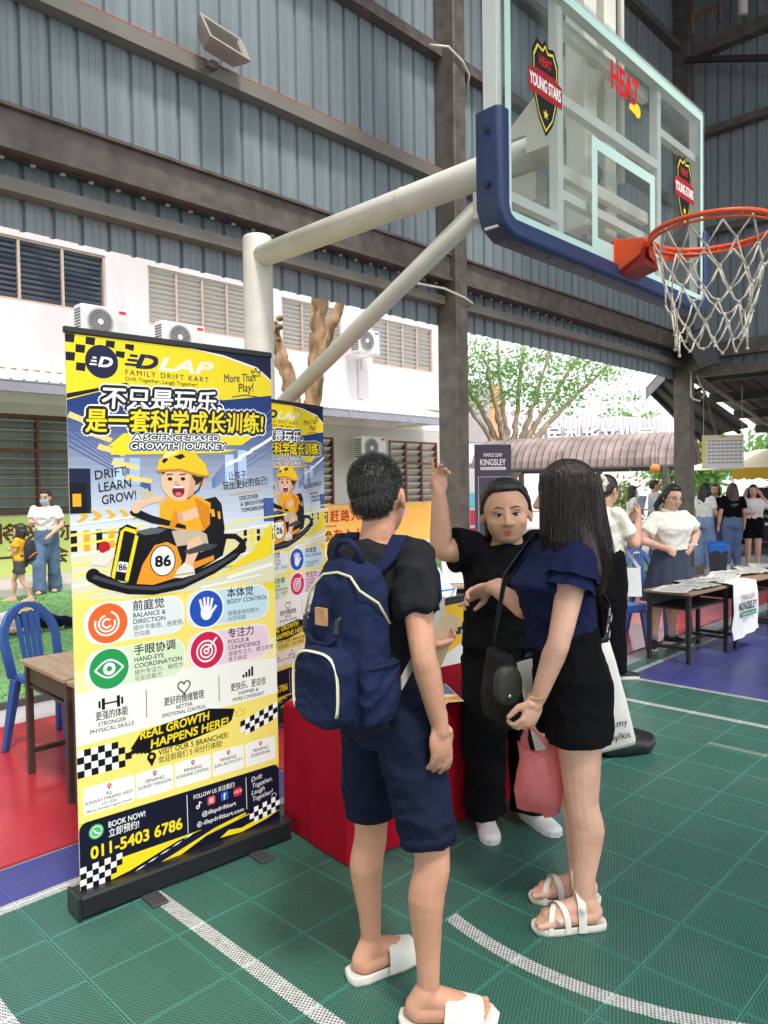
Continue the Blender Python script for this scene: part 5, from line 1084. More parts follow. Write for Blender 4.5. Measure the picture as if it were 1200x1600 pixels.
        if c: p.text(c, xc, 0.297, 0.011, BK, bold=0.006, align='C'); p.text(d, xc, 0.283, 0.010, BK, bold=0.006, align='C', width=0.17)
    p.rrect(0, -0.0, W, 0.252, 0.03, lin(22, 24, 44)); p.rect(0, 0, W, 0.08, YE)
    p.disc(0.061, 0.207, 0.027, lin(72, 190, 110)); p.ring(0.061, 0.207, 0.018, 0.021, WH); p.line([(0.052, 0.214), (0.058, 0.204), (0.070, 0.199)], 0.006, WH)
    p.text('BOOK NOW!', 0.106, 0.207, 0.022, WH, bold=0.012, width=0.14); p.text('立即预约!', 0.106, 0.173, 0.025, WH, bold=0.008, width=0.115); p.text('011-5403 6786', 0.040, 0.112, 0.045, YE, bold=0.03, width=0.355)
    p.line([(0.42, 0.085), (0.418, 0.237)], 0.0025, WH); p.line([(0.688, 0.10), (0.686, 0.235)], 0.0025, WH)
    p.text('FOLLOW US 关注我们!', 0.447, 0.212, 0.017, WH, bold=0.008, width=0.185)
    p.rrect(0.45, 0.166, 0.482, 0.198, 0.006, lin(14, 14, 20)); p.ring(0.464, 0.176, 0.004, 0.008, WH); p.line([(0.471, 0.176), (0.471, 0.195), (0.480, 0.188)], 0.004, WH)
    p.rrect(0.507, 0.168, 0.542, 0.203, 0.008, lin(214, 60, 120)); p.rrect(0.512, 0.173, 0.537, 0.198, 0.006, lin(240, 130, 80)); p.ring(0.5245, 0.1855, 0.005, 0.008, WH); p.rrect(0.567, 0.168, 0.602, 0.203, 0.006, lin(40, 96, 190)); p.text('f', 0.5845, 0.172, 0.026, WH, bold=0.03, align='C'); p.rrect(0.628, 0.168, 0.663, 0.203, 0.006, lin(220, 40, 56)); p.text('小红书', 0.6455, 0.181, 0.010, WH, bold=0.01, align='C')
    p.text('@dlapdriftkart', 0.482, 0.133, 0.018, WH, bold=0.006, width=0.155); p.ring(0.470, 0.104, 0.009, 0.011, WH); p.line([(0.459, 0.104), (0.481, 0.104)], 0.002, WH); p.line([(0.470, 0.093), (0.470, 0.115)], 0.002, WH); p.text('dlapdriftkart.com', 0.488, 0.097, 0.018, WH, bold=0.006, width=0.185)
    for i, s in enumerate(('Drift', 'Together,', 'Laugh', 'Together!')): p.text(s, 0.712 + 0.006 * (i % 2), 0.207 - 0.028 * i, 0.021, WH, shear=0.25, width=(0.055, 0.098, 0.065, 0.10)[i], rot=0.08)
    p.ring(0.823, 0.118, 0.010, 0.012, WH)
    # race track at the foot
    p.poly([(0, 0.0), (0.30, 0.0), (0.45, 0.045), (0.62, 0.075), (W, 0.085), (W, 0.10), (0.6, 0.092), (0.38, 0.07), (0.18, 0.02), (0.02, 0.0)], lin(18, 20, 40)); p.poly([(0.10, 0.0), (0.30, 0.0), (0.46, 0.05), (0.6, 0.075), (0.58, 0.082), (0.36, 0.055)], lin(24, 26, 52)); p.line([(0.28, 0.0), (0.40, 0.03), (0.54, 0.066), (0.68, 0.085)], 0.007, YE)
    p.poly([(0.36, 0.0), (W, 0.0), (W, 0.06), (0.72, 0.078), (0.5, 0.05)], lin(20, 22, 44)); p.poly([(0.56, 0.02), (0.66, 0.012), (0.78, 0.03), (W, 0.05), (W, 0.062), (0.75, 0.045), (0.66, 0.03), (0.60, 0.04)], YE)
    for k in range(5): p.poly([(0.20 + 0.05 * k, 0.010 + 0.014 * k), (0.225 + 0.05 * k, 0.014 + 0.014 * k), (0.245 + 0.05 * k, 0.022 + 0.014 * k), (0.22 + 0.05 * k, 0.018 + 0.014 * k)], WH)
    checks(0.0, 0.004, 7, 4, 0.022, 0.001, lambda i, j: i + (3 - j) * 0.0 > 6 or i - j > 4); checks(0.70, 0.03, 7, 3, 0.0215, 0.003, lambda i, j: i + j < 1)
    return p
kp = kart_print(); kp_me = kp.mb.mesh('banner_print'); kp_me.materials.append(attr_mat('banner_vinyl_ink', 0.38))
def rollup(label, loc, rz):
    t = thing('roll_up_banner', label, 'banner', loc, rz, 'kart roll-up banners')
    o = inst('banner_print', kp_me, t, (-0.425, -0.0032, 0.075)); o.rotation_euler = (R(90), 0, 0)
    mb = MB(); mb.box((-0.425, -0.0008, 0.07), (0.425, 0.0008, 2.075)); mb.build('banner_sheet', mat('vinyl_white', lin(236, 232, 224), 0.5, 0.03), t)
    mb = MB(); mb.cbox((-0.43, -0.009, 2.068), (0.43, 0.009, 2.092), 0.004); mb.build('top_rail', M_black, t)
    mb = MB(); mb.cbox((-0.445, -0.055, 0.006), (0.445, 0.055, 0.085), 0.008); b = mb.build('base_cassette', M_black, t)
    for x in (-0.446, 0.446):
        mb = MB(); mb.cbox((x - 0.006, -0.057, 0.004), (x + 0.006, 0.057, 0.088), 0.003); mb.build('end_cap', mat('cap_plastic', (0.02, 0.02, 0.022), 0.3, 0.05), t)
    for x in (-0.19, 0.27):
        mb = MB(); mb.cbox((x - 0.032, -0.15, 0.001), (x + 0.032, 0.10, 0.009), 0.003); mb.build('foot', mat('foot_grey', (0.05, 0.05, 0.055), 0.5, 0.1), t)
    mb = MB(); mb.tube([(0, 0.03, 0.08), (0, 0.02, 2.08)], 0.008, 8); mb.build('support_pole', mat('alu_pole', (0.6, 0.6, 0.62), 0.3, 0.05, metal=0.9), t)
    return t
rollup('yellow kart roll-up banner standing on the green court tiles', (1.54, 2.59, 0), R(-4.0))
rollup('yellow kart roll-up banner standing behind the red table', (3.09, 3.885, 0), R(13.0))

# ================================================================== FURNITURE
M_cloth = mat('red_tablecloth', lin(160, 10, 36), 0.9, 0.08, 6.0, 0.12, 90, spec=0.15)
tb = thing('covered_table', 'low table under a plain red cloth with flyers on it', 'table', (1.99, 2.155, 0), R(-7))
def cloth_table(L_, D_, H_):
    mb = MB(); nx, ny = 28, 14
    per = [(L_ * i / nx, 0) for i in range(nx)] + [(L_, D_ * i / ny) for i in range(ny)] + [(L_ * (1 - i / nx), D_) for i in range(nx)] + [(0, D_ * (1 - i / ny)) for i in range(ny)]
    rows = []
    for k in range(9):
        t_ = k / 8; row = []
        for i, (x, y) in enumerate(per):
            nx_, ny_ = (x - L_ / 2) / L_ * 2, (y - D_ / 2) / D_ * 2
            w = t_ * 0.003 * math.sin(i * 0.7) + t_ * 0.002 * math.sin(i * 2.1 + 1)
            if k == 0: row.append((x + (0.006 if nx_ < 0 else -0.006) * (abs(nx_) > .98), y + (0.006 if ny_ < 0 else -0.006) * (abs(ny_) > .98), H_ + 0.004))
            else: row.append((x + (w if abs(nx_) > 0.98 else 0) + nx_ * 0.006 * t_, y + (w if abs(ny_) > 0.98 else 0) + ny_ * 0.006 * t_, H_ - 0.006 - (H_ - 0.012) * ((k - 1) / 7)))
        rows.append(row)
    mb.rows(rows, False); mb.poly([(x, y, z) for x, y, z in rows[0]])
    return mb
o = cloth_table(1.18, 0.47, 0.56).build('tablecloth', M_cloth, tb); bevel(o, 0.006, 2)
mb = MB()
for x, y in ((0.05, 0.05), (1.13, 0.05), (0.05, 0.42), (1.13, 0.42)): mb.tube([(x, y, 0), (x, y, 0.545)], 0.015, 8)
mb.box((0.01, 0.01, 0.535), (1.17, 0.46, 0.555)); mb.build('table_frame', M_steel_dark, tb)
def flyer(label, x, y, rz, w, h, z, seed):
    t = thing('flyer', label, 'flyer', (x, y, z), rz, 'flyers on the red table'); r_ = random.Random(seed)
    mb = MB(); mb.box((-w / 2, -h / 2, 0), (w / 2, h / 2, 0.0012)); mb.build('paper', mat('white_paper', lin(240, 238, 234), 0.6, 0.02), t)
    p = Print(0.0002); p.rect(-w / 2 + .004, -h / 2 + .004, w / 2 - .004, h / 2 - .004, lin(240, 238, 230)); p.rect(-w / 2 + .006, -h * 0.1, w / 2 - .006, h / 2 - .006, lin(120, 130, 160)); p.rect(-w / 2 + .006, -h / 2 + 0.006, w / 2 - .006, -h * 0.22, lin(246, 178, 60)); p.disc(0, h * 0.2, w * 0.2, lin(70, 70, 84)); p.disc(w * 0.1, h * 0.26, w * 0.08, lin(250, 200, 60))
    for k in range(4): p.rect(-w * 0.42 + k * w * 0.22, -h * 0.34, -w * 0.26 + k * w * 0.22, -h * 0.31, lin(60, 50, 60))
    p.build('flyer_print', M_ink, t, Matrix.Translation((0, 0, 0.0014)))
flyer('colourful kart flyer lying at the right corner of the red table', 2.575, 2.20, R(-35), 0.21, 0.297, 0.566, 1)
flyer('white flyer lying near the front edge of the red table', 2.36, 2.16, R(20), 0.21, 0.297, 0.566, 2)
# branded board behind the table
pb = thing('poster_board', 'black framed yellow and blue poster board with D logo behind the red table', 'poster board', (2.95, 2.72, 0), R(2))
mb = MB(); mb.box((0, 0, 0.0), (1.25, 0.02, 0.83)); mb.build('board', M_black, pb)
mb = MB(); mb.cbox((-0.01, -0.012, 0.83), (1.26, 0.03, 0.865), 0.005); mb.build('top_frame', M_black, pb)
p = Print(0.0004); p.rect(0.02, 0.0, 1.23, 0.825, lin(252, 200, 50)); p.poly([(0.02, 0.825), (0.34, 0.825), (0.24, 0.55), (0.02, 0.42)], lin(44, 66, 130)); NVY = lin(36, 56, 104)
for k in range(3): p.rect(0.44 + 0.045 * k, 0.64 + 0.022 * k, 0.52 + 0.045 * k, 0.662 + 0.022 * k, NVY)
p.text('D', 0.60, 0.60, 0.12, NVY, bold=0.06, shear=0.3, width=0.2)
p.poly([(0.2, 0.50), (0.5, 0.58), (0.75, 0.52), (0.85, 0.4), (0.3, 0.42)], lin(250, 246, 236)); p.disc(0.60, 0.46, 0.08, lin(70, 70, 74)); p.poly([(0.2, 0.49), (0.46, 0.44), (0.46, 0.40), (0.2, 0.40)], lin(250, 214, 70))
p.build('poster_print', M_ink, pb, Matrix.Translation((0, -0.002, 0)) @ XROT)
# school desks
M_wood = mat('worn_desk_wood', lin(158, 134, 106), 0.5, 0.22, 5.0, 0.15, 40, stretch=(1, 6, 1)); M_leg = mat('dark_brown_leg', lin(70, 54, 46), 0.5, 0.15, 8)
def desk(label, loc, rz, w=0.62, d=0.45, h=0.62, mleg=None):
    t = thing('school_desk', label, 'desk', loc, rz, 'low school desks'); ml = mleg or M_leg
    mb = MB(); mb.cbox((-w / 2, -d / 2, h - 0.024), (w / 2, d / 2, h), 0.004); mb.build('desktop', M_wood, t)
    mb = MB(); mb.box((-w / 2 + 0.03, -d / 2 + 0.03, h - 0.15), (w / 2 - 0.03, d / 2 - 0.03, h - 0.135)); mb.build('book_shelf', ml, t)
    for sx_ in (-1, 1):
        for sy_ in (-1, 1):
            mb = MB(); x, y = sx_ * (w / 2 - 0.035), sy_ * (d / 2 - 0.035); mb.cbox((x - 0.017, y - 0.017, 0), (x + 0.017, y + 0.017, h - 0.025), 0.003); mb.build('leg', ml, t)
        mb = MB(); x = sx_ * (w / 2 - 0.035); mb.box((x - 0.012, -d / 2 + 0.053, 0.11), (x + 0.012, d / 2 - 0.053, 0.135)); mb.build('side_rail', ml, t)
    mb = MB(); mb.box((-w / 2 + 0.05, -0.012, 0.113), (w / 2 - 0.05, 0.012, 0.133)); mb.build('stretcher', ml, t)
    mb = MB(); mb.box((-w / 2 + 0.055, d / 2 - 0.045, h - 0.12), (w / 2 - 0.055, d / 2 - 0.03, h - 0.03)); mb.build('apron', ml, t)
    return t
desk('brown school desk on the red floor beside the blue chair', (1.73, 3.87, -0.002), R(88), 0.62, 0.50)
desk('brown school desk on the red floor hidden half behind the kart banner', (1.72, 3.22, -0.002), R(91), 0.62, 0.50)
MLB = mat('near_black_leg', lin(44, 38, 38), 0.5, 0.1)
desk('school desk spread with newspapers in front of the skirted woman', (6.56, 2.63, 0), R(-4), 0.78, 0.42, 0.60, MLB)
desk('school desk with white school cloth draped over its end by the papers', (7.50, 2.56, 0), R(-4), 0.86, 0.42, 0.60, MLB)
desk('school desk at the far end of the newspaper row', (8.46, 2.50, 0), R(-4), 0.86, 0.42, 0.60, MLB)
desk('school desk behind the red table holding plastic bags and a backpack', (5.02, 3.88, -0.002), R(-46), 0.66, 0.45, 0.70, MLB)
# plastic chairs
M_bluepl = mat('blue_plastic', lin(42, 84, 150), 0.32, 0.06, 8)
def plastic_chair(label, loc, rz):
    t = thing('plastic_chair', label, 'chair', loc, rz, 'blue plastic chairs')
    # local: +y is the way the sitter faces
    mb = MB(); rows = []
    for y, z, w in ((-0.20, 0.445, 0.17), (-0.19, 0.44, 0.185), (0.0, 0.425, 0.205), (0.19, 0.44, 0.215), (0.22, 0.425, 0.20), (0.225, 0.40, 0.195)):
        rows.append([(-w, y, z + 0.006), (-w * 0.7, y, z - 0.004), (0, y, z - 0.01), (w * 0.7, y, z - 0.004), (w, y, z + 0.006), (w, y - 0.004, z - 0.03), (0, y - 0.004, z - 0.036), (-w, y - 0.004, z - 0.03)])
    mb.rows(rows); mb2 = fix_normals(mb.build('seat', M_bluepl, t, True)); bevel(mb2, 0.006)
    for sx_ in (-1, 1):
        for y0, y1 in ((0.19, 0.235), (-0.17, -0.225)):
            mb = MB(); x0, x1 = sx_ * 0.175, sx_ * 0.215
            mb.rows([[(x1 - 0.02, y1 - 0.015, 0), (x1 + 0.02, y1 - 0.015, 0), (x1 + 0.02, y1 + 0.015, 0), (x1 - 0.02, y1 + 0.015, 0)], [(x0 - 0.028, y0 - 0.022, 0.42), (x0 + 0.028, y0 - 0.022, 0.42), (x0 + 0.028, y0 + 0.022, 0.42), (x0 - 0.028, y0 + 0.022, 0.42)]]); bevel(mb.build('leg', M_bluepl, t), 0.006)
    # back: bent hoop with four slats
    pts = [(-0.185, -0.185, 0.43)] + [(-0.20 * math.cos(a) * (1.0 if abs(math.cos(a)) < .99 else 1), -0.20 - 0.07 * (0.3 + 0.7 * math.sin(a)), 0.62 + 0.20 * math.sin(a)) for a in [math.pi * k / 14 for k in range(15)]] + [(0.185, -0.185, 0.43)]
    mb = MB()
    prof = []
    for i, q in enumerate(pts):
        c = Vector(q); a = Vector(pts[max(i - 1, 0)]); b = Vector(pts[min(i + 1, len(pts) - 1)]); tg = (b - a).normalized(); s_ = tg.cross(Vector((0, 1, 0))).normalized()
        prof.append([c - s_ * 0.03 + Vector((0, -0.012, 0)), c + s_ * 0.03 + Vector((0, -0.012, 0)), c + s_ * 0.03 + Vector((0, 0.012, 0)), c - s_ * 0.03 + Vector((0, 0.012, 0))])
    mb.rows(prof); bevel(fix_normals(mb.build('back_frame', M_bluepl, t, True)), 0.006)
    for k in range(4):
        x = -0.075 + 0.05 * k; zt = 0.795 if 0 < k < 3 else 0.775; mb = MB(); mb.rows([[(x * 0.8 - 0.013, -0.20, 0.435), (x * 0.8 + 0.013, -0.20, 0.435), (x * 0.8 + 0.013, -0.188, 0.435), (x * 0.8 - 0.013, -0.188, 0.435)], [(x - 0.016, -0.258, zt), (x + 0.016, -0.258, zt), (x + 0.016, -0.246, zt), (x - 0.016, -0.246, zt)]]); mb.build('back_slat', M_bluepl, t)
    p = Print(0.0003); p.rect(-0.06, 0, 0.06, 0.045, lin(226, 214, 160)); p.rect(-0.05, 0.024, 0.05, 0.038, lin(200, 160, 60)); p.disc(0.0, 0.013, 0.008, lin(236, 210, 50)); p.build('maker_sticker', M_ink, t, Matrix.Translation((0, -0.2545, 0.785)) @ Matrix.Rotation(R(180), 4, 'Z') @ Matrix.Rotation(R(83), 4, 'X'))
    return t
plastic_chair('blue plastic chair drawn up behind the brown desk on the red floor', (1.84, 4.50, -0.002), R(205))
plastic_chair('blue plastic chair behind the bun haired woman at the newspaper desk', (6.32, 3.22, -0.002), R(150))
plastic_chair('blue plastic chair behind the skirted woman under the desk', (7.35, 3.25, -0.002), R(170))
# newspapers and draped school cloth
M_news = mat('newsprint', lin(228, 226, 218), 0.7, 0.06, 12)
for k in range(9):
    x = 6.30 + 0.27 * k + random.uniform(-.04, .04); y = 2.62 + random.uniform(-.06, .06)
    t = thing('newspaper', ('white newspaper at the column end of the newspaper desks', 'rumpled newspaper next along from the end of the desk row', 'newspaper lying askew over the edge of the first newspaper desk', 'newspaper bridging the gap between the two newspaper desks', 'newspaper beside the hanging KINGSLEY cloth', 'newspaper lying on top of the pile on the second newspaper desk', 'newspaper on the far end of the second newspaper desk', 'newspaper at the near end of the last newspaper desk', 'newspaper on the farthest newspaper desk past the hanging cloth')[k], 'newspaper', (x, y, 0.6015 + 0.008 * (k % 3)), R(random.uniform(-40, 30)), 'newspapers on the desks')
    mb = MB(); n = 8; rows = [[(-0.2 + 0.4 * i / n, y_, 0.003 + 0.008 * abs(math.sin(i * 1.3 + k + y_ * 9)) + (0.004 if 0 < i < n else 0)) for i in range(n + 1)] for y_ in (-0.14, -0.05, 0.05, 0.14)]
    mb.rows(rows, False, closed=False); mb.rows([[(a, b, c - 0.0028) for a, b, c in r] for r in rows], False, closed=False); mb.build('sheets', M_news, t, True)
    p = Print(0.0003)
    for i in range(5): p.rect(-0.17, -0.11 + 0.04 * i, -0.02, -0.085 + 0.04 * i, lin(206, 206, 202)); p.rect(0.02, -0.11 + 0.04 * i, 0.17, -0.085 + 0.04 * i, lin(212, 212, 208) if i % 2 else lin(190, 210, 200))
    p.build('newsprint_columns', M_ink, t, Matrix.Translation((0, 0, 0.016)))
dc = thing('school_cloth', 'white cloth with KINGSLEY print hanging over the front of the desks', 'cloth', (7.06, 2.335, 0.0), R(-4))
mb = MB(); n = 12; rows = []
for z, yo in ((0.62, 0.14), (0.62, 0.06), (0.612, -0.012), (0.50, -0.02), (0.36, -0.03), (0.22, -0.02), (0.12, -0.035)): rows.append([(-0.24 + 0.48 * i / n + (0.05 if z < .3 else 0) * (i / n - .5), yo + 0.012 * math.sin(i * 1.2 + z * 5) * (z < .6), z + (0.05 * i / n if z < .2 else 0)) for i in range(n + 1)])
mb.rows(rows, False, closed=False); mb.rows([[(a, b - 0.003, c + 0.002) for a, b, c in r] for r in rows], False, closed=False); mb.build('cloth', mat('white_nylon', lin(232, 232, 230), 0.6, 0.04), dc, True)
p = Print(0.0006); p.text('MAPLE LEAF', 0, 0.47, 0.045, lin(150, 110, 90), bold=0.02, align='C', width=0.26); p.text('KINGSLEY', 0, 0.38, 0.07, lin(60, 70, 66), bold=0.03, align='C', width=0.36); p.rect(-0.17, 0.32, 0.17, 0.365, lin(50, 140, 110)); p.text('INTERNATIONAL SCHOOL', 0, 0.332, 0.02, lin(240, 240, 240), align='C', width=0.3)
p.build('cloth_print', M_ink, dc, Matrix.Translation((0, -0.048, 0)) @ XROT)
# plastic bags, backpack on the rear desk
def crumple(mb, seed, amp):
    r_ = random.Random(seed); mb.v = [tuple(Vector(v) * (1 + amp * noise.noise(Vector(v) * 9 + Vector((seed, 0, 0)))) + Vector((0, 0, 0))) for v in mb.v]; return mb
M_bag = mat('white_film', lin(232, 234, 236), 0.35, 0.06, 8, 0.6, 30)
t = thing('plastic_bag', 'crumpled white plastic bags with blue string standing behind the poster board', 'bag', (4.55, 3.86, 0.0))
mb = MB(); mb.ell((0, 0, 0.40), (0.20, 0.16, 0.42), nu=28, nv=20); crumple(mb, 3, 0.35); mb.build('bag_body', M_bag, t, True); mb = MB(); mb.tube([(-0.14, -0.14, 0.70), (0, -0.19, 0.71), (0.12, -0.12, 0.70)], 0.008, 6); mb.build('blue_tape', mat('blue_tape', (0.05, 0.3, 0.7), 0.5), t)
t = thing('plastic_bag', 'low white plastic bag slumped beside the rear desk leg', 'bag', (4.78, 3.66, 0.0)); mb = MB(); mb.ell((0, 0, 0.28), (0.14, 0.13, 0.30), nu=24, nv=16); crumple(mb, 8, 0.4); mb.build('bag_body', M_bag, t, True)
t = thing('paper_bag', 'white upright paper bag on the rear desk behind the raised arm', 'bag', (4.96, 3.94, 0.702), R(-46)); mb = MB(); mb.rows([[(-0.13, -0.07, 0), (0.13, -0.07, 0), (0.13, 0.07, 0), (-0.13, 0.07, 0)], [(-0.14, -0.05, 0.30), (0.14, -0.05, 0.30), (0.14, 0.05, 0.30), (-0.14, 0.05, 0.30)]]); mb.build('bag_body', M_bag, t)
t = thing('school_backpack', 'small black backpack with red pattern standing on the rear desk', 'backpack', (5.12, 3.78, 0.702), R(-46)); mb = MB(); mb.ell((0, 0, 0.13), (0.12, 0.09, 0.15), nu=20, nv=12); mb.v = [(a, b, max(c, 0.0)) for a, b, c in mb.v]; mb.build('pack_body', M_black, t, True)
p = Print(0.0005); rr_ = random.Random(5)
for k in range(12): p.poly([(rr_.uniform(-.06, .05), rr_.uniform(0.03, 0.2)) for _ in range(3)], lin(214, 40, 50))
p.build('red_pattern', M_ink, t, Matrix.Translation((0, -0.092, 0)) @ XROT)
# waste bin by the corner column
t = thing('waste_bin', 'dark square waste bin with blue liner beside the corner column', 'bin', (13.2, 4.78, -0.014), R(20)); mb = MB(); mb.rows([[(-0.15, -0.13, 0), (0.15, -0.13, 0), (0.15, 0.13, 0), (-0.15, 0.13, 0)], [(-0.19, -0.16, 0.48), (0.19, -0.16, 0.48), (0.19, 0.16, 0.48), (-0.19, 0.16, 0.48)]]); mb.build('bin_body', mat('bin_grey', lin(62, 62, 66), 0.5, 0.1), t)
mb = MB(); n = 24; rows = []
for z, s_ in ((0.36, 1.0), (0.47, 1.03), (0.51, 1.02), (0.50, 0.9), (0.40, 0.86)): rows.append([(0.2 * s_ * max(-1, min(1, 1.35 * math.cos(2 * math.pi * i / n))), 0.17 * s_ * max(-1, min(1, 1.35 * math.sin(2 * math.pi * i / n))), z + (0.03 * math.sin(i * 2.3) if z < .4 else 0.008 * math.sin(i * 1.7))) for i in range(n)])
mb.rows(rows, False); mb.build('liner', mat('blue_liner', lin(46, 120, 214), 0.35, 0.1, 10), t, True)
# black bag on the court
t = thing('duffel_bag', 'slumped black duffel bag lying on the green court behind the white tote', 'bag', (3.90, 1.99, 0.0), R(-38))
mb = MB(); mb.ell((0, 0, 0.05), (0.25, 0.13, 0.085), nu=48, nv=24); mb.v = [(a, b, max(0.0, c + 0.045 * noise.noise((a * 9, b * 9, 1.0)) + 0.022 * abs(noise.noise((a * 22, b * 16, c * 9))))) for a, b, c in mb.v]; mb.build('bag_body', mat('black_nylon', (0.014, 0.014, 0.016), 0.38, 0.1, 8, 0.6, 25), t, True)
mb = MB(); mb.tube([(-0.12, 0.02, 0.115), (-0.08, -0.05, 0.135), (0.02, -0.08, 0.13), (0.09, -0.04, 0.12), (0.12, 0.02, 0.105)], 0.012, 8); mb.build('handle', M_black, t, True)
# ================================================================== PEOPLE: builders
def V3(*a): return Vector(a)
ZU = Vector((0, 0, 1))
def remesh(mb, name, m, parent, voxel=0.008, smooth=3, amp=0.0, freq=9.0, aniso=(1, 1, 1), seed=0, origin=None, factor=0.5):
    if origin is not None: mb.v = [tuple(Vector(v) - origin) for v in mb.v]
    me = bpy.data.meshes.new(name); me.from_pydata(mb.v, [], mb.f)
    bm = bmesh.new(); bm.from_mesh(me); bmesh.ops.recalc_face_normals(bm, faces=bm.faces); bm.to_mesh(me); bm.free()
    o = bpy.data.objects.new(name, me); COL.objects.link(o)
    r_ = o.modifiers.new('r', 'REMESH'); r_.mode = 'VOXEL'; r_.voxel_size = voxel; r_.use_smooth_shade = True
    if smooth: s_ = o.modifiers.new('s', 'SMOOTH'); s_.factor = factor; s_.iterations = smooth
    out = bpy.data.meshes.new_from_object(o.evaluated_get(bpy.context.evaluated_depsgraph_get()))
    bpy.data.objects.remove(o); bpy.data.meshes.remove(me)
    if amp:
        n = len(out.vertices); co = np.empty(n * 3, np.float32); out.vertices.foreach_get('co', co); co = co.reshape(-1, 3)
        no = np.empty(n * 3, np.float32); out.vertices.foreach_get('normal', no); no = no.reshape(-1, 3)
        def fold(c):
            x, y, z = c[0] * freq * aniso[0] + seed, c[1] * freq * aniso[1], c[2] * freq * aniso[2]
            u = x * 0.8 + z * 0.7; w = z * 0.75 - x * 0.6 - y * 0.3     # creases run aslant
            n1 = noise.noise((u * 0.55, y * 0.7 + w * 0.1, w * 1.25)); n2 = noise.noise((x * 1.9 + 4, y * 1.9, z * 2.3 + n1))
            return 1.0 - 3.0 * abs(n1) ** 0.8 + 0.7 * (0.5 - 2.0 * abs(n2)) + 0.25 * noise.noise((x * 4.5, y * 4.5, z * 4.5))
        d = np.array([fold(c) for c in co.tolist()], np.float32) * 1.25
        co += no * (amp * d)[:, None]; out.vertices.foreach_set('co', co.ravel()); out.update()
    out.polygons.foreach_set('use_smooth', [True] * len(out.polygons)); out.name = name
    out.materials.clear(); out.materials.append(m)
    ob = bpy.data.objects.new(name, out); link(ob, parent)
    return ob
def chain(mb, pts, rad, n=14):
    pts = [Vector(p) for p in pts]
    for i, (p, r_) in enumerate(zip(pts, rad)): mb.ell(p, (r_, r_, r_), nu=n, nv=8)
    for a, b, ra, rb in zip(pts, pts[1:], rad, rad[1:]):
        if (b - a).length > 1e-4: mb.tube([a, b], [ra, rb], n)
def curve_chain(mb, pts, rad, n=14, k=4):
    """smooth limb through the points"""
    pts = [Vector(p) for p in pts]; P = []; Q = []
    for j in range(len(pts) - 1):
        p0, p1, p2, p3 = pts[max(j - 1, 0)], pts[j], pts[j + 1], pts[min(j + 2, len(pts) - 1)]
        for i in range(k + (1 if j == len(pts) - 2 else 0)):
            f = i / k; P.append(0.5 * ((2 * p1) + (p2 - p0) * f + (2 * p0 - 5 * p1 + 4 * p2 - p3) * f * f + (3 * p1 - p0 - 3 * p2 + p3) * f ** 3)); Q.append(rad[j] + (rad[j + 1] - rad[j]) * f)
    mb.tube(P, Q, n); mb.ell(P[0], (Q[0],) * 3); mb.ell(P[-1], (Q[-1],) * 3)
def sect(mb, rows, n=28, e=2.3):
    """closed loft: rows of (centre, R axis, F axis, half width, half depth)"""
    out = []
    for c, Rx, Fx, w, d in rows:
        ring = []
        for k in range(n):
            a = 2 * math.pi * k / n; ca, sa = math.cos(a), math.sin(a)
            ring.append(Vector(c) + Rx * (w * math.copysign(abs(ca) ** (2 / e), ca)) + Fx * (d * math.copysign(abs(sa) ** (2 / e), sa)))
        out.append(ring)
    mb.rows(out)
def frame(f, u=ZU):
    f = Vector(f).normalized(); r_ = f.cross(u).normalized(); u = r_.cross(f).normalized()
    return Matrix((r_, f, u)).transposed()      # columns R, F, U
def hand(mb, w, d, nrm, curl, s=1.0, side=1, thumb=0.6, spread=1.0):
    """w wrist, d towards the fingers, nrm out of the palm, side=+1 thumb on d x nrm"""
    d = Vector(d).normalized(); nrm = Vector(nrm); nrm = (nrm - d * nrm.dot(d)).normalized(); t_ = d.cross(nrm).normalized() * side
    M = Matrix((t_, d, nrm)).transposed()
    mb.ell(Vector(w) + d * 0.048 * s, (0.041 * s, 0.055 * s, 0.0165 * s), M, 16, 10); mb.ell(Vector(w) + d * 0.03 * s + t_ * 0.018 * s + nrm * 0.006 * s, (0.022 * s, 0.036 * s, 0.017 * s), M)
    chain(mb, [Vector(w) - d * 0.03 * s, Vector(w) + d * 0.02 * s], [0.025 * s, 0.024 * s])
    for i, (off, L_, c) in enumerate(zip((0.029, 0.010, -0.010, -0.028), (0.070, 0.078, 0.072, 0.056), curl)):
        p = Vector(w) + (d * (0.088 - 0.004 * abs(i - 1)) + t_ * off) * s; dd = (d + t_ * 0.10 * spread * (1 - i * 0.65)).normalized(); pts = [p - dd * 0.02 * s]; ang = 0
        pts.append(p)
        for j, fr in enumerate((0.45, 0.31, 0.24)):
            ang = c * (0.6, 1.45, 2.0)[j]; v = dd * math.cos(ang) + nrm * math.sin(ang); p = p + v * L_ * fr * s; pts.append(p)
        chain(mb, pts, [0.0098 * s, 0.0098 * s, 0.0090 * s, 0.0082 * s, 0.0072 * s], 10)
    p = Vector(w) + (d * 0.030 + t_ * 0.030) * s; v = (d * 0.62 + t_ * (0.75 - 0.5 * (1 - thumb)) + nrm * (0.25 + 0.5 * (1 - thumb))).normalized(); v2 = (d * 0.9 + t_ * 0.15 + nrm * 0.35).normalized()
    chain(mb, [p - v * 0.01 * s, p + v * 0.034 * s, p + v * 0.034 * s + v2 * 0.028 * s, p + v * 0.034 * s + v2 * 0.05 * s], [0.014 * s, 0.0125 * s, 0.0105 * s, 0.0085 * s], 10)
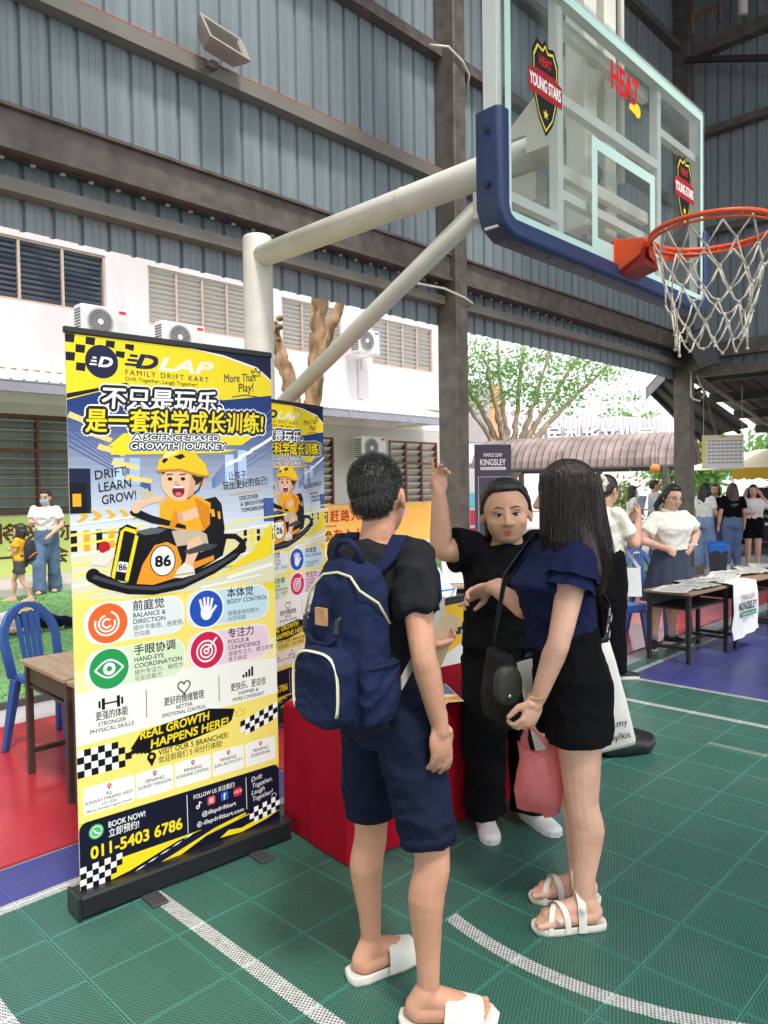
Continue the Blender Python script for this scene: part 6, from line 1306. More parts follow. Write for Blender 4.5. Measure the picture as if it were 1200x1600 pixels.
def foot(mb, an, fd, s=1.0, bare=True):
    fd = Vector((fd[0], fd[1], 0)).normalized(); sd = Vector((fd.y, -fd.x, 0)); g = Vector((an[0], an[1], 0))
    zb = an[2] - 0.075 * s
    g.z = zb
    chain(mb, [g + ZU * 0.075 * s - fd * 0.005, g + ZU * 0.035 * s - fd * 0.035 * s], [0.036 * s, 0.033 * s])
    chain(mb, [g + ZU * 0.060 * s + fd * 0.0 * s, g + ZU * 0.042 * s + fd * 0.07 * s, g + ZU * 0.026 * s + fd * 0.125 * s], [0.036 * s, 0.033 * s, 0.024 * s])
    for k in (-1, 1): chain(mb, [g + ZU * 0.028 * s - fd * 0.03 * s + sd * 0.010 * k, g + ZU * 0.022 * s + fd * 0.125 * s + sd * 0.024 * k * s], [0.028 * s, 0.021 * s])
    if bare:
        for i in range(5):
            o_ = (-0.036, -0.017, -0.001, 0.014, 0.028)[i] * s; L_ = (0.168, 0.172, 0.165, 0.155, 0.142)[i] * s
            chain(mb, [g + ZU * 0.018 * s + fd * 0.12 * s + sd * o_, g + ZU * 0.016 * s + fd * L_ + sd * o_ * 1.1], [0.012 * s, 0.0115 * s if i == 0 else 0.0085 * s], 10)
def head_shape(mb, h, M, s=1.0, ears=True, wide=1.0):
    h = Vector(h); P = lambda r_, f_, u_: h + M @ Vector((r_ * wide, f_, u_)) * s
    mb.ell(P(0, -0.012, 0.022), (0.074 * s * wide, 0.092 * s, 0.096 * s), M, 20, 14)
    mb.ell(P(0, 0.022, -0.030), (0.064 * s * wide, 0.066 * s, 0.083 * s), M, 18, 12); mb.ell(P(0, 0.036, -0.078), (0.040 * s * wide, 0.042 * s, 0.034 * s), M)
    for k in (-1, 1):
        mb.ell(P(0.036 * k, 0.048, -0.030), (0.028 * s, 0.030 * s, 0.030 * s), M)
        if ears: mb.ell(P(0.077 * k, -0.012, -0.010), (0.010 * s, 0.020 * s, 0.034 * s), M @ Matrix.Rotation(0.3 * k, 3, 'Z'), 10, 8)
    chain(mb, [P(0, 0.078, 0.012), P(0, 0.092, -0.018), P(0, 0.098, -0.030)], [0.009 * s, 0.012 * s, 0.0135 * s], 10)
    for k in (-1, 1): mb.ell(P(0.012 * k, 0.088, -0.033), (0.009 * s, 0.010 * s, 0.008 * s), M, 8, 6)
    for k in (-1, 1): mb.ell(P(0.030 * k, 0.069, 0.018), (0.024 * s, 0.010 * s, 0.008 * s), M, 10, 6)
SKIN = {}
def skin(name, rgb): return mat('skin_' + name, rgb, 0.48, 0.16, 9.0, 0.18, 140, sss=0.12)
M_eye = mat('eye_white', (0.72, 0.70, 0.68), 0.2, 0.02); M_iris = mat('dark_iris', (0.012, 0.008, 0.006), 0.12, 0.05); M_brow = mat('dark_brow', (0.05, 0.035, 0.028), 0.8, 0.1)
def face(t, h, M, origin, s=1.0, lip=(0.42, 0.12, 0.11), smile=0.0, glasses=False, simple=False, open_=0.6):
    h = Vector(h) - origin; P = lambda r_, f_, u_: h + M @ Vector((r_, f_, u_)) * s
    for k in (-1, 1):
        if not simple:
            mb = MB(); mb.ell(P(0.031 * k, 0.0725, 0.000), (0.0155 * s, 0.009 * s, 0.0072 * s * open_ * 1.4), M, 12, 8); e = mb.build('eye', M_eye, t, True)
            mb = MB(); mb.ell(P(0.030 * k, 0.0795, 0.000), (0.0074 * s, 0.0028 * s, 0.0068 * s * open_ * 1.5), M, 12, 8); mb.build('iris', M_iris, e, True)
            mb = MB(); chain(mb, [P(0.015 * k, 0.0805, 0.002), P(0.030 * k, 0.0835, 0.0085 * open_ * 1.2), P(0.047 * k, 0.0745, 0.003)], [0.0014 * s, 0.0020 * s, 0.0014 * s], 8); mb.build('eyelid', M_brow, e, True)
        else:
            mb = MB(); mb.ell(P(0.031 * k, 0.076, 0.0), (0.014 * s, 0.008 * s, 0.006 * s), M, 8, 6); mb.build('eye', M_iris, t, True)
        mb = MB(); chain(mb, [P(0.014 * k, 0.085, 0.023), P(0.032 * k, 0.083, 0.029), P(0.052 * k, 0.069, 0.023)], [0.0022 * s, 0.0028 * s, 0.0012 * s], 8); mb.build('eyebrow', M_brow, t, True)
    c = 0.010 * smile
    mb = MB(); chain(mb, [P(-0.028, 0.068, -0.063 + c), P(-0.012, 0.0795, -0.0600), P(0, 0.0815, -0.0610), P(0.012, 0.0795, -0.0600), P(0.028, 0.068, -0.063 + c)], [0.0018 * s, 0.0040 * s, 0.0042 * s, 0.0040 * s, 0.0018 * s], 8)
    chain(mb, [P(-0.024, 0.069, -0.066 + c), P(-0.010, 0.0785, -0.0690), P(0, 0.0800, -0.0698 - c * .5), P(0.010, 0.0785, -0.0690), P(0.024, 0.069, -0.066 + c)], [0.0020 * s, 0.0046 * s, 0.0050 * s, 0.0046 * s, 0.0020 * s], 8); mb.build('lips', mat('lip_%d' % int(lip[0] * 100), lip, 0.4, 0.08), t, True)
    if smile > 0.5: mb = MB(); mb.ell(P(0, 0.082, -0.064), (0.015 * s, 0.004 * s, 0.004 * s), M, 10, 6); mb.build('teeth', M_eye, t, True)
    if glasses:
        mb = MB()
        for k in (-1, 1): mb.tube([P(0.033 * k + 0.022 * math.cos(a), 0.094 - 0.004 * abs(math.cos(a)), -0.004 + 0.018 * math.sin(a)) for a in [2 * math.pi * i / 16 for i in range(17)]], 0.0015 * s, 5); mb.tube([P(0.055 * k, 0.09, 0.0), P(0.078 * k, 0.0, 0.004)], 0.0014 * s, 5)
        mb.tube([P(-0.011, 0.094, 0), P(0.011, 0.094, 0)], 0.0015 * s, 5); mb.build('glasses', M_black, t, True)
def hair_mat(name, rgb, stretch=(60, 60, 4)):
    return mat(name, rgb, 0.36, 0.5, 1.0, 0.9, 1.6, stretch=stretch, spec=0.6)
M_hair = hair_mat('black_hair', (0.010, 0.008, 0.007)); M_hair_br = hair_mat('dark_brown_hair', (0.022, 0.012, 0.009)); M_hair_red = hair_mat('reddish_brown_hair', (0.045, 0.018, 0.012))
def strands(mb, roots, rad, n=5):
    for pts in roots: mb.tube(pts, [rad * (1 - 0.75 * i / (len(pts) - 1)) for i in range(len(pts))], n)
def torso_axes(J):
    Rs = (Vector(J['shR']) - Vector(J['shL'])); Rs.z = 0; Rs.normalize(); Rh = (Vector(J['hipR']) - Vector(J['hipL'])); Rh.z = 0; Rh.normalize()
    return Rs, ZU.cross(Rs), Rh, ZU.cross(Rh)
def torso_rows(J, b=1.0, inf=0.0, z0=None, bust=0.0, depth=1.0, top=True):
    """loft rows from hips to neck; z0 = hem height"""
    Rs, Fs, Rh, Fh = torso_axes(J); hm = (Vector(J['hipR']) + Vector(J['hipL'])) / 2; wa = Vector(J['waist']); sm = (Vector(J['shR']) + Vector(J['shL'])) / 2; nk = Vector(J['neck'])
    sw = (Vector(J['shR']) - Vector(J['shL'])).length / 2
    rows = []
    def row(c, t_, w, d, fo=0.0):
        Rx = (Rh * (1 - t_) + Rs * t_).normalized(); Fx = ZU.cross(Rx); rows.append((c + Fx * fo, Rx, Fx, w * b + inf, d * b * depth + inf))
    prof = [(hm - ZU * 0.06, 0.0, 0.150, 0.105, -0.005), (hm, 0.0, 0.165, 0.118, -0.008), (hm.lerp(wa, 0.5), 0.15, 0.160, 0.110, 0), (wa, 0.3, 0.142, 0.100, 0.004), (wa.lerp(sm, 0.35), 0.55, 0.150, 0.106 + bust * 0.5, 0.006 + bust * 0.5), (wa.lerp(sm, 0.62), 0.8, 0.162, 0.112 + bust, 0.008 + bust), (wa.lerp(sm, 0.86), 1.0, max(0.15, sw * 0.95), 0.100, 0.0), (sm + ZU * 0.012, 1.0, sw * 0.86, 0.078, -0.006)]
    for c, t_, w, d, fo in prof:
        if z0 is not None and c.z < z0 - 0.02: continue
        row(c, t_, w, d, fo)
    if z0 is not None:
        c0 = rows[0][0]; c_, Rx, Fx, w, d = rows[0]; rows.insert(0, (Vector((c_.x, c_.y, z0)), Rx, Fx, w * 1.02, d * 1.03))
    if top: row(nk - ZU * 0.012, 1.0, 0.075, 0.062, -0.004)
    return rows
def body(J, M, opt):
    """one continuous skin mesh"""
    mb = MB(); b = opt.get('b', 1.0); s = opt.get('s', 1.0)
    sect(mb, torso_rows(J, b * 0.96))
    nk, hd = Vector(J['neck']), Vector(J['head']); chain(mb, [nk - ZU * 0.04, hd + M @ Vector((0, -0.022, -0.075)) * s, hd + M @ Vector((0, -0.015, -0.03)) * s], [0.060 * s * opt.get('neck', 1), 0.050 * s * opt.get('neck', 1), 0.05 * s])
    head_shape(mb, hd, M, s * opt.get('hs', 1.0), opt.get('ears', True), opt.get('wide', 1.0))
    ab, lb = opt.get('arm', 1.0), opt.get('leg', 1.0)
    for k in 'RL':
        sh, el, wr = (Vector(J[q + k]) for q in ('sh', 'el', 'wr'))
        m1 = sh.lerp(el, 0.45); m2 = el.lerp(wr, 0.30)
        curve_chain(mb, [sh, m1, el, m2, wr], [0.052 * ab, 0.046 * ab, 0.037 * ab, 0.039 * ab, 0.025 * ab])
        hp_, kn, an = (Vector(J[q + k]) for q in ('hip', 'kn', 'an'))
        Rh = torso_axes(J)[3]
        m1 = hp_.lerp(kn, 0.4); m2 = kn.lerp(an, 0.30) - Rh * 0.018; m3 = kn.lerp(an, 0.72) - Rh * 0.006
        curve_chain(mb, [hp_, m1, kn, m2, m3, an], [0.088 * lb, 0.076 * lb, 0.053 * lb, 0.055 * lb, 0.037 * lb, 0.031 * lb])
        if opt.get('foot' + k): foot(mb, an, opt['foot' + k], s, opt.get('bare', False))
        hnd = opt.get('hand' + k)
        if hnd: hand(mb, wr, *hnd[:2], hnd[2], s * opt.get('hsz', 1.0), hnd[3], hnd[4] if len(hnd) > 4 else 0.6)
        else:
            d = (wr - el).normalized(); chain(mb, [wr, wr + d * 0.06, wr + d * 0.12], [0.026, 0.033, 0.018])
    return mb
def sleeve(mb, sh, el, frac, r0, r1, lift=0.0):
    sh, el = Vector(sh), Vector(el); e = sh.lerp(el, frac); d = (e - sh).normalized()
    mb.ell(sh, (r0, r0, r0)); mb.tube([sh - d * 0.01, sh.lerp(e, 0.5), e - d * 0.006, e], [r0, (r0 + r1) / 2, r1, r1], 20)
def leg_tube(mb, pts, rads, n=22): mb.tube([Vector(p) for p in pts], rads, n)
def shoe(t, an, fd, origin, m, msole, s=1.0, name='shoe', zb=0.0):
    fd = Vector((fd[0], fd[1], 0)).normalized(); sd = Vector((fd.y, -fd.x, 0)); g = Vector((an[0], an[1], zb)) - origin
    mb = MB(); rows = []
    for f_, w, z1 in ((-0.075, 0.018, 0.050), (-0.066, 0.033, 0.078), (-0.03, 0.038, 0.092), (0.02, 0.038, 0.088), (0.07, 0.042, 0.066), (0.12, 0.046, 0.052), (0.16, 0.040, 0.045), (0.185, 0.022, 0.034)):
        rows.append([g + fd * f_ * s + sd * (w * s * math.cos(a)) + ZU * (0.020 + (z1 - 0.020) * max(0, math.sin(a)) - 0.012 * max(0, -math.sin(a))) * s for a in [2 * math.pi * k / 16 for k in range(16)]])
    mb.rows(rows); o = mb.build(name, m, t, True)
    mb = MB(); out = [(-0.08, 0.0), (-0.07, 0.032), (-0.03, 0.040), (0.03, 0.040), (0.09, 0.046), (0.14, 0.045), (0.175, 0.030), (0.19, 0.0)]
    ring = [(f_, w) for f_, w in out] + [(f_, -w) for f_, w in reversed(out[1:-1])]
    mb.rows([[g + fd * f_ * s + sd * w * s + ZU * z for f_, w in ring] for z in (0.001, 0.024 * s)]); mb.build('sole', msole, o, False)
    return o
def standing(base, hd, H=1.60, step=0.0, armR=None, armL=None, stance=0.085):
    """default joint table for a standing person; arms given as (elbow, wrist) in (right, forward, up) metres at H=1.60"""
    k = H / 1.60; F = Vector((math.cos(R(hd)), math.sin(R(hd)), 0)); Rr = F.cross(ZU); B = Vector((base[0], base[1], base[2] if len(base) > 2 else 0))
    P = lambda r_, f_, u_: B + (Rr * r_ + F * f_ + ZU * u_) * k
    armR = armR or ((0.215, -0.02, 1.03), (0.225, 0.04, 0.81)); armL = armL or ((-0.215, -0.02, 1.03), (-0.225, 0.04, 0.81))
    return dict(head=P(0, 0.01, 1.475), neck=P(0, -0.005, 1.345), shR=P(0.16, 0, 1.30), shL=P(-0.16, 0, 1.30), elR=P(*armR[0]), wrR=P(*armR[1]), elL=P(*armL[0]), wrL=P(*armL[1]), waist=P(0, 0, 1.0), hipR=P(0.085, 0, 0.82), hipL=P(-0.085, 0, 0.82), knR=P(stance, 0.02 + step, 0.44), knL=P(-stance, 0.02 - step * .5, 0.44), anR=P(stance, step * 1.3, 0.078), anL=P(-stance, -step * 1.3, 0.078)), F
# ================================================================== PEOPLE: the five near figures
SK_M = skin('warm', lin(200, 146, 118)); SK_F = skin('light', lin(217, 168, 144)); SK_G = skin('tan', lin(214, 164, 134))
M_char = mat('charcoal_cotton', lin(36, 36, 39), 0.9, 0.12, 12, 0.2, 220, spec=0.15); M_blk = mat('black_cotton', lin(15, 15, 17), 0.9, 0.12, 12, 0.15, 200, spec=0.12); M_navy = mat('navy_cotton', lin(23, 29, 50), 0.9, 0.12, 10, 0.2, 160, spec=0.15)
M_navytop = mat('navy_jersey', lin(25, 32, 66), 0.88, 0.1, 10, 0.15, 200, spec=0.15); M_polo = mat('ivory_pique', lin(236, 232, 216), 0.8, 0.05, 10, 0.25, 220); M_skirt = mat('navy_skirt_wool', lin(46, 54, 74), 0.8, 0.1, 10)
M_cream = mat('cream_rubber', lin(226, 222, 208), 0.55, 0.04, 10); M_beige = mat('beige_zip', lin(206, 200, 160), 0.6, 0.1, 60); M_buckle = mat('steel_buckle', (0.65, 0.65, 0.66), 0.25, 0.03, metal=1.0)
def person_thing(label, base): return thing('person', label, 'person', base), Vector(base)
# ---------------------------------------------------------------- man with backpack
J = dict(head=(1.590, 1.560, 1.478), neck=(1.562, 1.546, 1.362), shR=(1.555, 1.395, 1.315), shL=(1.573, 1.704, 1.315), elR=(1.500, 1.312, 1.065), wrR=(1.540, 1.292, 0.865), elL=(1.650, 1.730, 1.040), wrL=(1.880, 1.670, 0.985), waist=(1.566, 1.540, 1.062), hipR=(1.548, 1.430, 0.850), hipL=(1.578, 1.610, 0.830), knR=(1.565, 1.345, 0.480), knL=(1.592, 1.615, 0.460), anR=(1.545, 1.348, 0.095), anL=(1.592, 1.622, 0.095))
t, O = person_thing('man in charcoal T-shirt, navy shorts and cream slides seen from behind', (1.57, 1.49, 0))
HM = frame((math.cos(R(26)), math.sin(R(26)), -0.10)) @ Matrix.Rotation(R(-7), 3, 'Y')
fR, fL = Vector((0.72, -0.69, 0)), Vector((0.97, -0.22, 0))
mb = body(J, HM, dict(b=0.90, neck=0.98, arm=0.95, leg=0.95, footR=fR, footL=fL, bare=True, handR=((0.10, 0.0, -1), (0.15, 1, 0), (0.35, 0.42, 0.5, 0.55), 1, 0.5), handL=((0.95, -0.2, -0.1), (0.1, -0.4, 0.9), (0.8, 0.85, 0.9, 0.9), 1, 0.4)))
remesh(mb, 'body', SK_M, t, 0.005, 2, origin=O)
mb = MB(); sect(mb, torso_rows(J, 0.92, 0.016, 0.835)); sleeve(mb, J['shR'], J['elR'], 0.60, 0.058, 0.066); sleeve(mb, J['shL'], J['elL'], 0.58, 0.058, 0.066)
remesh(mb, 't_shirt', M_char, t, 0.0065, 2, 0.0095, 8.0, (1, 1, 0.8), 3, O)
mb = MB(); rows = [r_ for r_ in torso_rows(J, 0.90, 0.010) if r_[0].z < 0.98]; sect(mb, rows)
for k, fr in (('R', 0.90), ('L', 0.86)):
    h_, n_ = Vector(J['hip' + k]), Vector(J['kn' + k]); e = h_.lerp(n_, fr); leg_tube(mb, [h_ + ZU * 0.03, h_.lerp(e, 0.5), e + ZU * 0.004, e], [0.092, 0.086, 0.076, 0.076])
remesh(mb, 'shorts', M_navy, t, 0.0065, 2, 0.0075, 9.0, (1, 1, 0.8), 8, O)
for k, fd in (('R', fR), ('L', fL)):          # turned-up hems
    h_, n_ = Vector(J['hip' + k]), Vector(J['kn' + k]); e = h_.lerp(n_, 0.90 if k == 'R' else 0.86) - O; d = (n_ - h_).normalized()
    mb = MB(); mb.tube([e - d * 0.030, e - d * 0.028, e + d * 0.001, e + d * 0.002], [0.074, 0.0795, 0.0795, 0.074], 28); o = mb.build('hem', M_navy, t, True)
    # slide: thick sole and a broad band
    an = Vector(J['an' + k]) - O; sd = Vector((fd.y, -fd.x, 0)); g = Vector((an.x, an.y, 0)); ol = [(-0.085, 0), (-0.078, .030), (-0.04, .043), (0.03, .044), (0.09, .052), (0.15, .050), (0.185, .034), (0.198, 0)]; ring = ol + [(f_, -w) for f_, w in reversed(ol[1:-1])]
    mb = MB(); mb.rows([[g + fd * f_ * q + sd * w * q + ZU * z for f_, w in ring] for z, q in ((0.001, 0.97), (0.008, 1.0), (0.026, 1.02), (0.032, 0.99), (0.026, 0.88), (0.022, 0.5))]); so = mb.build('slide', M_cream, t, True)
    mb = MB(); rows = []
    for f_ in (0.035, 0.045, 0.10, 0.135, 0.142):
        q = 1.0 if 0.04 < f_ < 0.14 else 0.97; hgt = (0.098 - (f_ - 0.035) * 0.30); rows.append([g + fd * (f_ + 0.012 * math.sin(a)) + sd * 0.053 * q * math.cos(a) + ZU * (0.015 + (hgt - 0.015) * q * max(0, math.sin(a)) ** 0.8) for a in [math.pi * i / 16 for i in range(17)]])
    inner = [[p_ - ZU * 0.004 for p_ in r_] for r_ in rows]; mb.rows(rows, False, closed=False); mb.rows(inner, False, closed=False); mb.build('band', M_cream, so, True)
# hair: cap and short spikes
hd = Vector(J['head']); P = lambda r_, f_, u_: hd + HM @ Vector((r_, f_, u_))
mb = MB(); mb.ell(P(0, -0.018, 0.036), (0.080, 0.093, 0.094), HM, 24, 16); mb.ell(P(0, -0.055, -0.008), (0.064, 0.050, 0.058), HM, 18, 12); mb.ell(P(0, 0.03, 0.075), (0.066, 0.062, 0.05), HM); remesh(mb, 'hair', M_hair, t, 0.006, 3, 0.0007, 30, seed=2, origin=O)
mb = MB(); rr_ = random.Random(9)
for k in range(14000):
    a, e = rr_.uniform(0, 2 * math.pi), rr_.uniform(-0.35, 1.0); ce = math.sqrt(max(0, 1 - e * e)); d = Vector((ce * math.cos(a), ce * math.sin(a), e))
    if d.y > 0.35 and d.z < 0.45: continue
    if d.z < -0.05 and abs(d.x) > 0.6 and d.y > -0.3: continue
    p0 = P(0, -0.018, 0.036) + HM @ Vector((d.x * 0.078, d.y * 0.091, d.z * 0.092)); w = HM @ (d + Vector((rr_.uniform(-.45, .45), rr_.uniform(0.2, 0.9), rr_.uniform(-.5, .2)))).normalized(); L_ = (0.009 + 0.010 * max(0, d.z)) * rr_.uniform(.5, 1.2); s_ = w.cross(Vector((rr_.uniform(-1, 1), rr_.uniform(-1, 1), .3)))  .normalized() * 0.0006
    mb.add([p0 - s_ - O, p0 + s_ - O, p0 + w * L_ - O], [(0, 1, 2)])
for k in range(6000):      # short clipped hair at the nape and sides
    a, e = rr_.uniform(0, 2 * math.pi), rr_.uniform(-0.95, 0.5); ce = math.sqrt(max(0, 1 - e * e)); d = Vector((ce * math.cos(a), ce * math.sin(a), e))
    if d.y > 0.1: continue
    p0 = P(0, -0.055, -0.008) + HM @ Vector((d.x * 0.064, d.y * 0.050, d.z * 0.060)); w = HM @ (d * 0.5 + Vector((rr_.uniform(-.3, .3), 0.0, -1.0))).normalized(); L_ = 0.009 * rr_.uniform(.5, 1.2); s_ = w.cross(Vector((rr_.uniform(-1, 1), rr_.uniform(-1, 1), .3))).normalized() * 0.0005
    mb.add([p0 - s_ - O, p0 + s_ - O, p0 + w * L_ - O], [(0, 1, 2)])
o = mb.build('hair_tips', M_hair, t); o['kind'] = 'stuff'
# paper he holds
pp = thing('paper_bag', 'folded brown paper held by the man in front of the red table', 'paper', (1.93, 1.66, 0.93)); mb = MB(); PM = Matrix.Rotation(R(-25), 4, 'Z') @ Matrix.Rotation(R(24), 4, 'Y')
for k, (a, w) in enumerate(((0, 0.055), (0.012, 0.05))): mb.rows([[(-w, a - 0.002, -0.03), (w, a - 0.002, -0.03), (w, a + 0.003, -0.03), (-w, a + 0.003, -0.03)], [(-w, a - 0.010, 0.16), (w, a - 0.010, 0.16), (w, a + 0.012, 0.16), (-w, a + 0.012, 0.16)]], True, PM)
mb.build('folded_sheet', mat('kraft_paper', lin(186, 164, 132), 0.8, 0.1, 15, 0.2, 60), pp)
# backpack
bk = thing('backpack', 'navy backpack with beige zips and tan patch on the back of the man', 'backpack', (1.40, 1.505, 0.865)); BO = Vector((1.40, 1.505, 0.865)); M_bp = mat('navy_canvas', lin(26, 36, 68), 0.85, 0.22, 12, 0.45, 260, spec=0.2)
X_, Y_ = Vector((1, 0, 0)), Vector((0, 1, 0))
mb = MB(); sect(mb, [(Vector((0.0 + dx, 0.0, z)), Y_, X_, w, d) for z, w, d, dx in ((0.00, 0.09, 0.050, 0.01), (0.02, 0.118, 0.070, 0.0), (0.10, 0.130, 0.080, 0.0), (0.20, 0.128, 0.076, 0.005), (0.32, 0.115, 0.064, 0.012), (0.40, 0.100, 0.052, 0.02), (0.432, 0.085, 0.040, 0.028), (0.446, 0.05, 0.025, 0.03))], 32, 3.4)
remesh(mb, 'pack_body', M_bp, bk, 0.006, 2, 0.006, 9, (1, 1, 0.8), seed=4)
def pocket(yc, zc, w, h, x0, x1, name, m, e=3.2):
    mb = MB(); rows = []
    for x, q in ((x0, 1.0), (x0 + (x1 - x0) * 0.6, 1.0), (x0 + (x1 - x0) * 0.88, 0.94), (x1, 0.80)): rows.append((Vector((x, yc, zc)), Y_, ZU, w * q, h * q))
    sect(mb, rows, 32, e); return remesh(mb, name, m, bk, 0.006, 3, 0.004, 14, seed=6)
pk = pocket(0.0, 0.115, 0.104, 0.108, -0.06, -0.120, 'front_pocket', M_bp)
zp = [(-0.118, 0.090 * math.copysign(abs(math.cos(a)) ** .62, math.cos(a)), 0.115 + 0.097 * math.copysign(abs(math.sin(a)) ** .62, math.sin(a))) for a in [R(-30 + 240 * i / 26) for i in range(27)]]
mb = MB(); mb.tube(zp, 0.0042, 6); mb.build('zip', M_beige, pk, True); mb = MB(); mb.tube([(x - 0.0035, y, z) for x, y, z in zp], 0.0018, 5); mb.build('zip_teeth', mat('zip_white', lin(236, 232, 214), 0.5, 0.05), pk, True)
mb = MB(); zt = [(-0.058, 0.105, 0.30), (-0.046, 0.098, 0.365), (-0.034, 0.055, 0.408), (-0.030, 0.0, 0.416), (-0.034, -0.055, 0.408), (-0.042, -0.098, 0.375), (0.0, -0.125, 0.34), (0.045, -0.122, 0.28)]; mb.tube(zt, 0.004, 6); mb.build('zip', M_beige, bk, True)
mb = MB(); sect(mb, [(Vector((0.0, -0.125, z)), X_, Y_, w, d) for z, w, d in ((0.02, 0.050, 0.016), (0.05, 0.064, 0.026), (0.12, 0.066, 0.028), (0.175, 0.064, 0.022), (0.18, 0.062, 0.020))], 24, 3); remesh(mb, 'side_pocket', M_bp, bk, 0.006, 2, 0.004, 16, seed=9)
mb = MB(); mb.tube([(-0.060, -0.135, 0.172), (-0.02, -0.150, 0.177), (0.03, -0.152, 0.178), (0.064, -0.138, 0.176)], 0.005, 6); mb.build('pocket_hem', M_bp, bk, True)
mb = MB(); mb.box((-0.078, 0.0, 0.275), (-0.068, 0.042, 0.322)); mb.build('leather_patch', mat('tan_leather', lin(190, 146, 96), 0.6, 0.15, 40), bk)
for y in (-0.048, 0.082):
    mb = MB(); mb.tube([(-0.066, y, 0.30), (-0.078, y, 0.295), (-0.082, y, 0.26), (-0.076, y, 0.255)], 0.007, 6); mb.build('flap_strap', M_black, bk)
mb = MB(); mb.tube([(-0.080, 0.085, 0.255), (-0.086, 0.04, 0.228), (-0.086, -0.02, 0.228), (-0.080, -0.05, 0.255)], 0.006, 6); mb.build('flap_cord', M_bp, bk, True)
mb = MB(); mb.tube([(0.02, 0.045, 0.43), (0.005, 0.048, 0.475), (0.0, 0.02, 0.498), (0.0, -0.02, 0.498), (0.005, -0.048, 0.475), (0.02, -0.045, 0.43)], 0.009, 8); mb.build('grab_handle', M_bp, bk, True)
for sgn, sh in ((1, J['shL']), (-1, J['shR'])):
    s0 = Vector(sh) - BO; y = 0.5 * s0.y + 0.02 * sgn
    pts = [(0.05, y * .6, 0.40), (0.10, y, 0.455), (s0.x - 0.02, y * 1.05, s0.z + 0.058), (s0.x + 0.06, y * 1.05, s0.z + 0.035), (s0.x + 0.115, y * 1.1, s0.z - 0.06), (s0.x + 0.12, y * 1.2, 0.28)]
    if sgn < 0: pts = pts[:2] + pts[2:]
    mb = MB(); rows = []
    for i, q in enumerate(pts): q = Vector(q); a = Vector(pts[max(0, i - 1)]); b_ = Vector(pts[min(len(pts) - 1, i + 1)]); tg = (b_ - a).normalized(); nn = tg.cross(Y_).normalized(); rows.append([q - Y_ * 0.028 - nn * 0.006, q + Y_ * 0.028 - nn * 0.006, q + Y_ * 0.028 + nn * 0.006, q - Y_ * 0.028 + nn * 0.006])
    mb.rows(rows); bevel(fix_normals(mb.build('shoulder_strap', M_bp, bk, True)), 0.003)
mb = MB(); mb.rows([[(0.06, -0.150, 0.10), (0.06, -0.150, 0.135), (0.06, -0.146, 0.135), (0.06, -0.146, 0.10)], [(0.16, -0.158, 0.21), (0.16, -0.158, 0.25), (0.16, -0.154, 0.25), (0.16, -0.154, 0.21)], [(0.27, -0.13, 0.29), (0.27, -0.13, 0.33), (0.27, -0.126, 0.33), (0.27, -0.126, 0.29)]]); mb.build('webbing', mat('grey_webbing', lin(168, 164, 158), 0.7, 0.1), bk)
# ---------------------------------------------------------------- woman in navy top
J = dict(head=(2.339, 1.379, 1.472), neck=(2.334, 1.382, 1.325), shL=(2.248, 1.278, 1.258), shR=(2.415, 1.520, 1.258), elL=(2.145, 1.282, 1.005), wrL=(2.112, 1.345, 0.803), elR=(2.420, 1.590, 1.040), wrR=(2.400, 1.735, 1.115), waist=(2.318, 1.370, 1.015), hipL=(2.290, 1.300, 0.815), hipR=(2.370, 1.412, 0.810), knL=(2.268, 1.272, 0.430), knR=(2.378, 1.378, 0.430), anL=(2.255, 1.262, 0.095), anR=(2.386, 1.352, 0.095))
t, O = person_thing('woman with long dark hair in navy ruffle sleeve top and black shorts', (2.32, 1.34, 0))
HM = frame((math.cos(R(118)), math.sin(R(118)), -0.05))
fd = Vector((-0.76, 0.65, 0)); fd2 = Vector((-0.62, 0.78, 0))
mb = body(J, HM, dict(b=0.86, neck=0.9, arm=1.02, leg=1.05, footR=fd2, footL=fd, bare=True, s=0.98, handL=((-0.35, 0.25, -0.9), (0.3, 0.9, 0.2), (0.9, 0.95, 1.0, 1.0), -1, 0.3), handR=((-0.55, 0.75, -0.35), (-0.5, -0.55, -0.65), (0.05, 0.75, 0.9, 0.95), -1, 0.7)))
remesh(mb, 'body', SK_F, t, 0.005, 2, origin=O)
mb = MB(); sect(mb, torso_rows(J, 0.94, 0.014, 0.935, bust=0.020)); chain(mb, [J['shL'], Vector(J['shL']).lerp(Vector(J['elL']), 0.15)], [0.064, 0.064]); chain(mb, [J['shR'], Vector(J['shR']).lerp(Vector(J['elR']), 0.15)], [0.064, 0.064]); remesh(mb, 'top', M_navytop, t, 0.0065, 2, 0.0055, 9, (1, 1, 0.9), 12, O)
for k in 'LR':
    sh, el = Vector(J['sh' + k]) - O, Vector(J['el' + k]) - O; d = (el - sh).normalized(); M4 = frame(d, Vector((-0.6, 0.5, 0.2)))
    for a0, a1, r0, r1 in ((0.04, 0.105, 0.066, 0.082), (-0.02, 0.065, 0.066, 0.088)):
        mb = MB(); rows = []
        for q in range(6):
            f_ = q / 5; rows.append([sh + d * (a0 + (a1 - a0) * f_) + M4 @ Vector((math.cos(a), 0, math.sin(a))) * ((r0 + (r1 - r0) * f_) * (1 + 0.10 * f_ * math.sin(7 * a + k.__hash__() % 3))) for a in [2 * math.pi * i / 56 for i in range(56)]])
        mb.rows(rows, False); mb.rows([[p_ + d * 0.001 for p_ in [sh + (p_ - sh) * 0.975 for p_ in r_]] for r_ in rows], False); mb.build('ruffle_sleeve', M_navytop, t, True)
mb = MB(); rows = [r_ for r_ in torso_rows(J, 0.98, 0.008) if r_[0].z < 1.03]; sect(mb, rows)
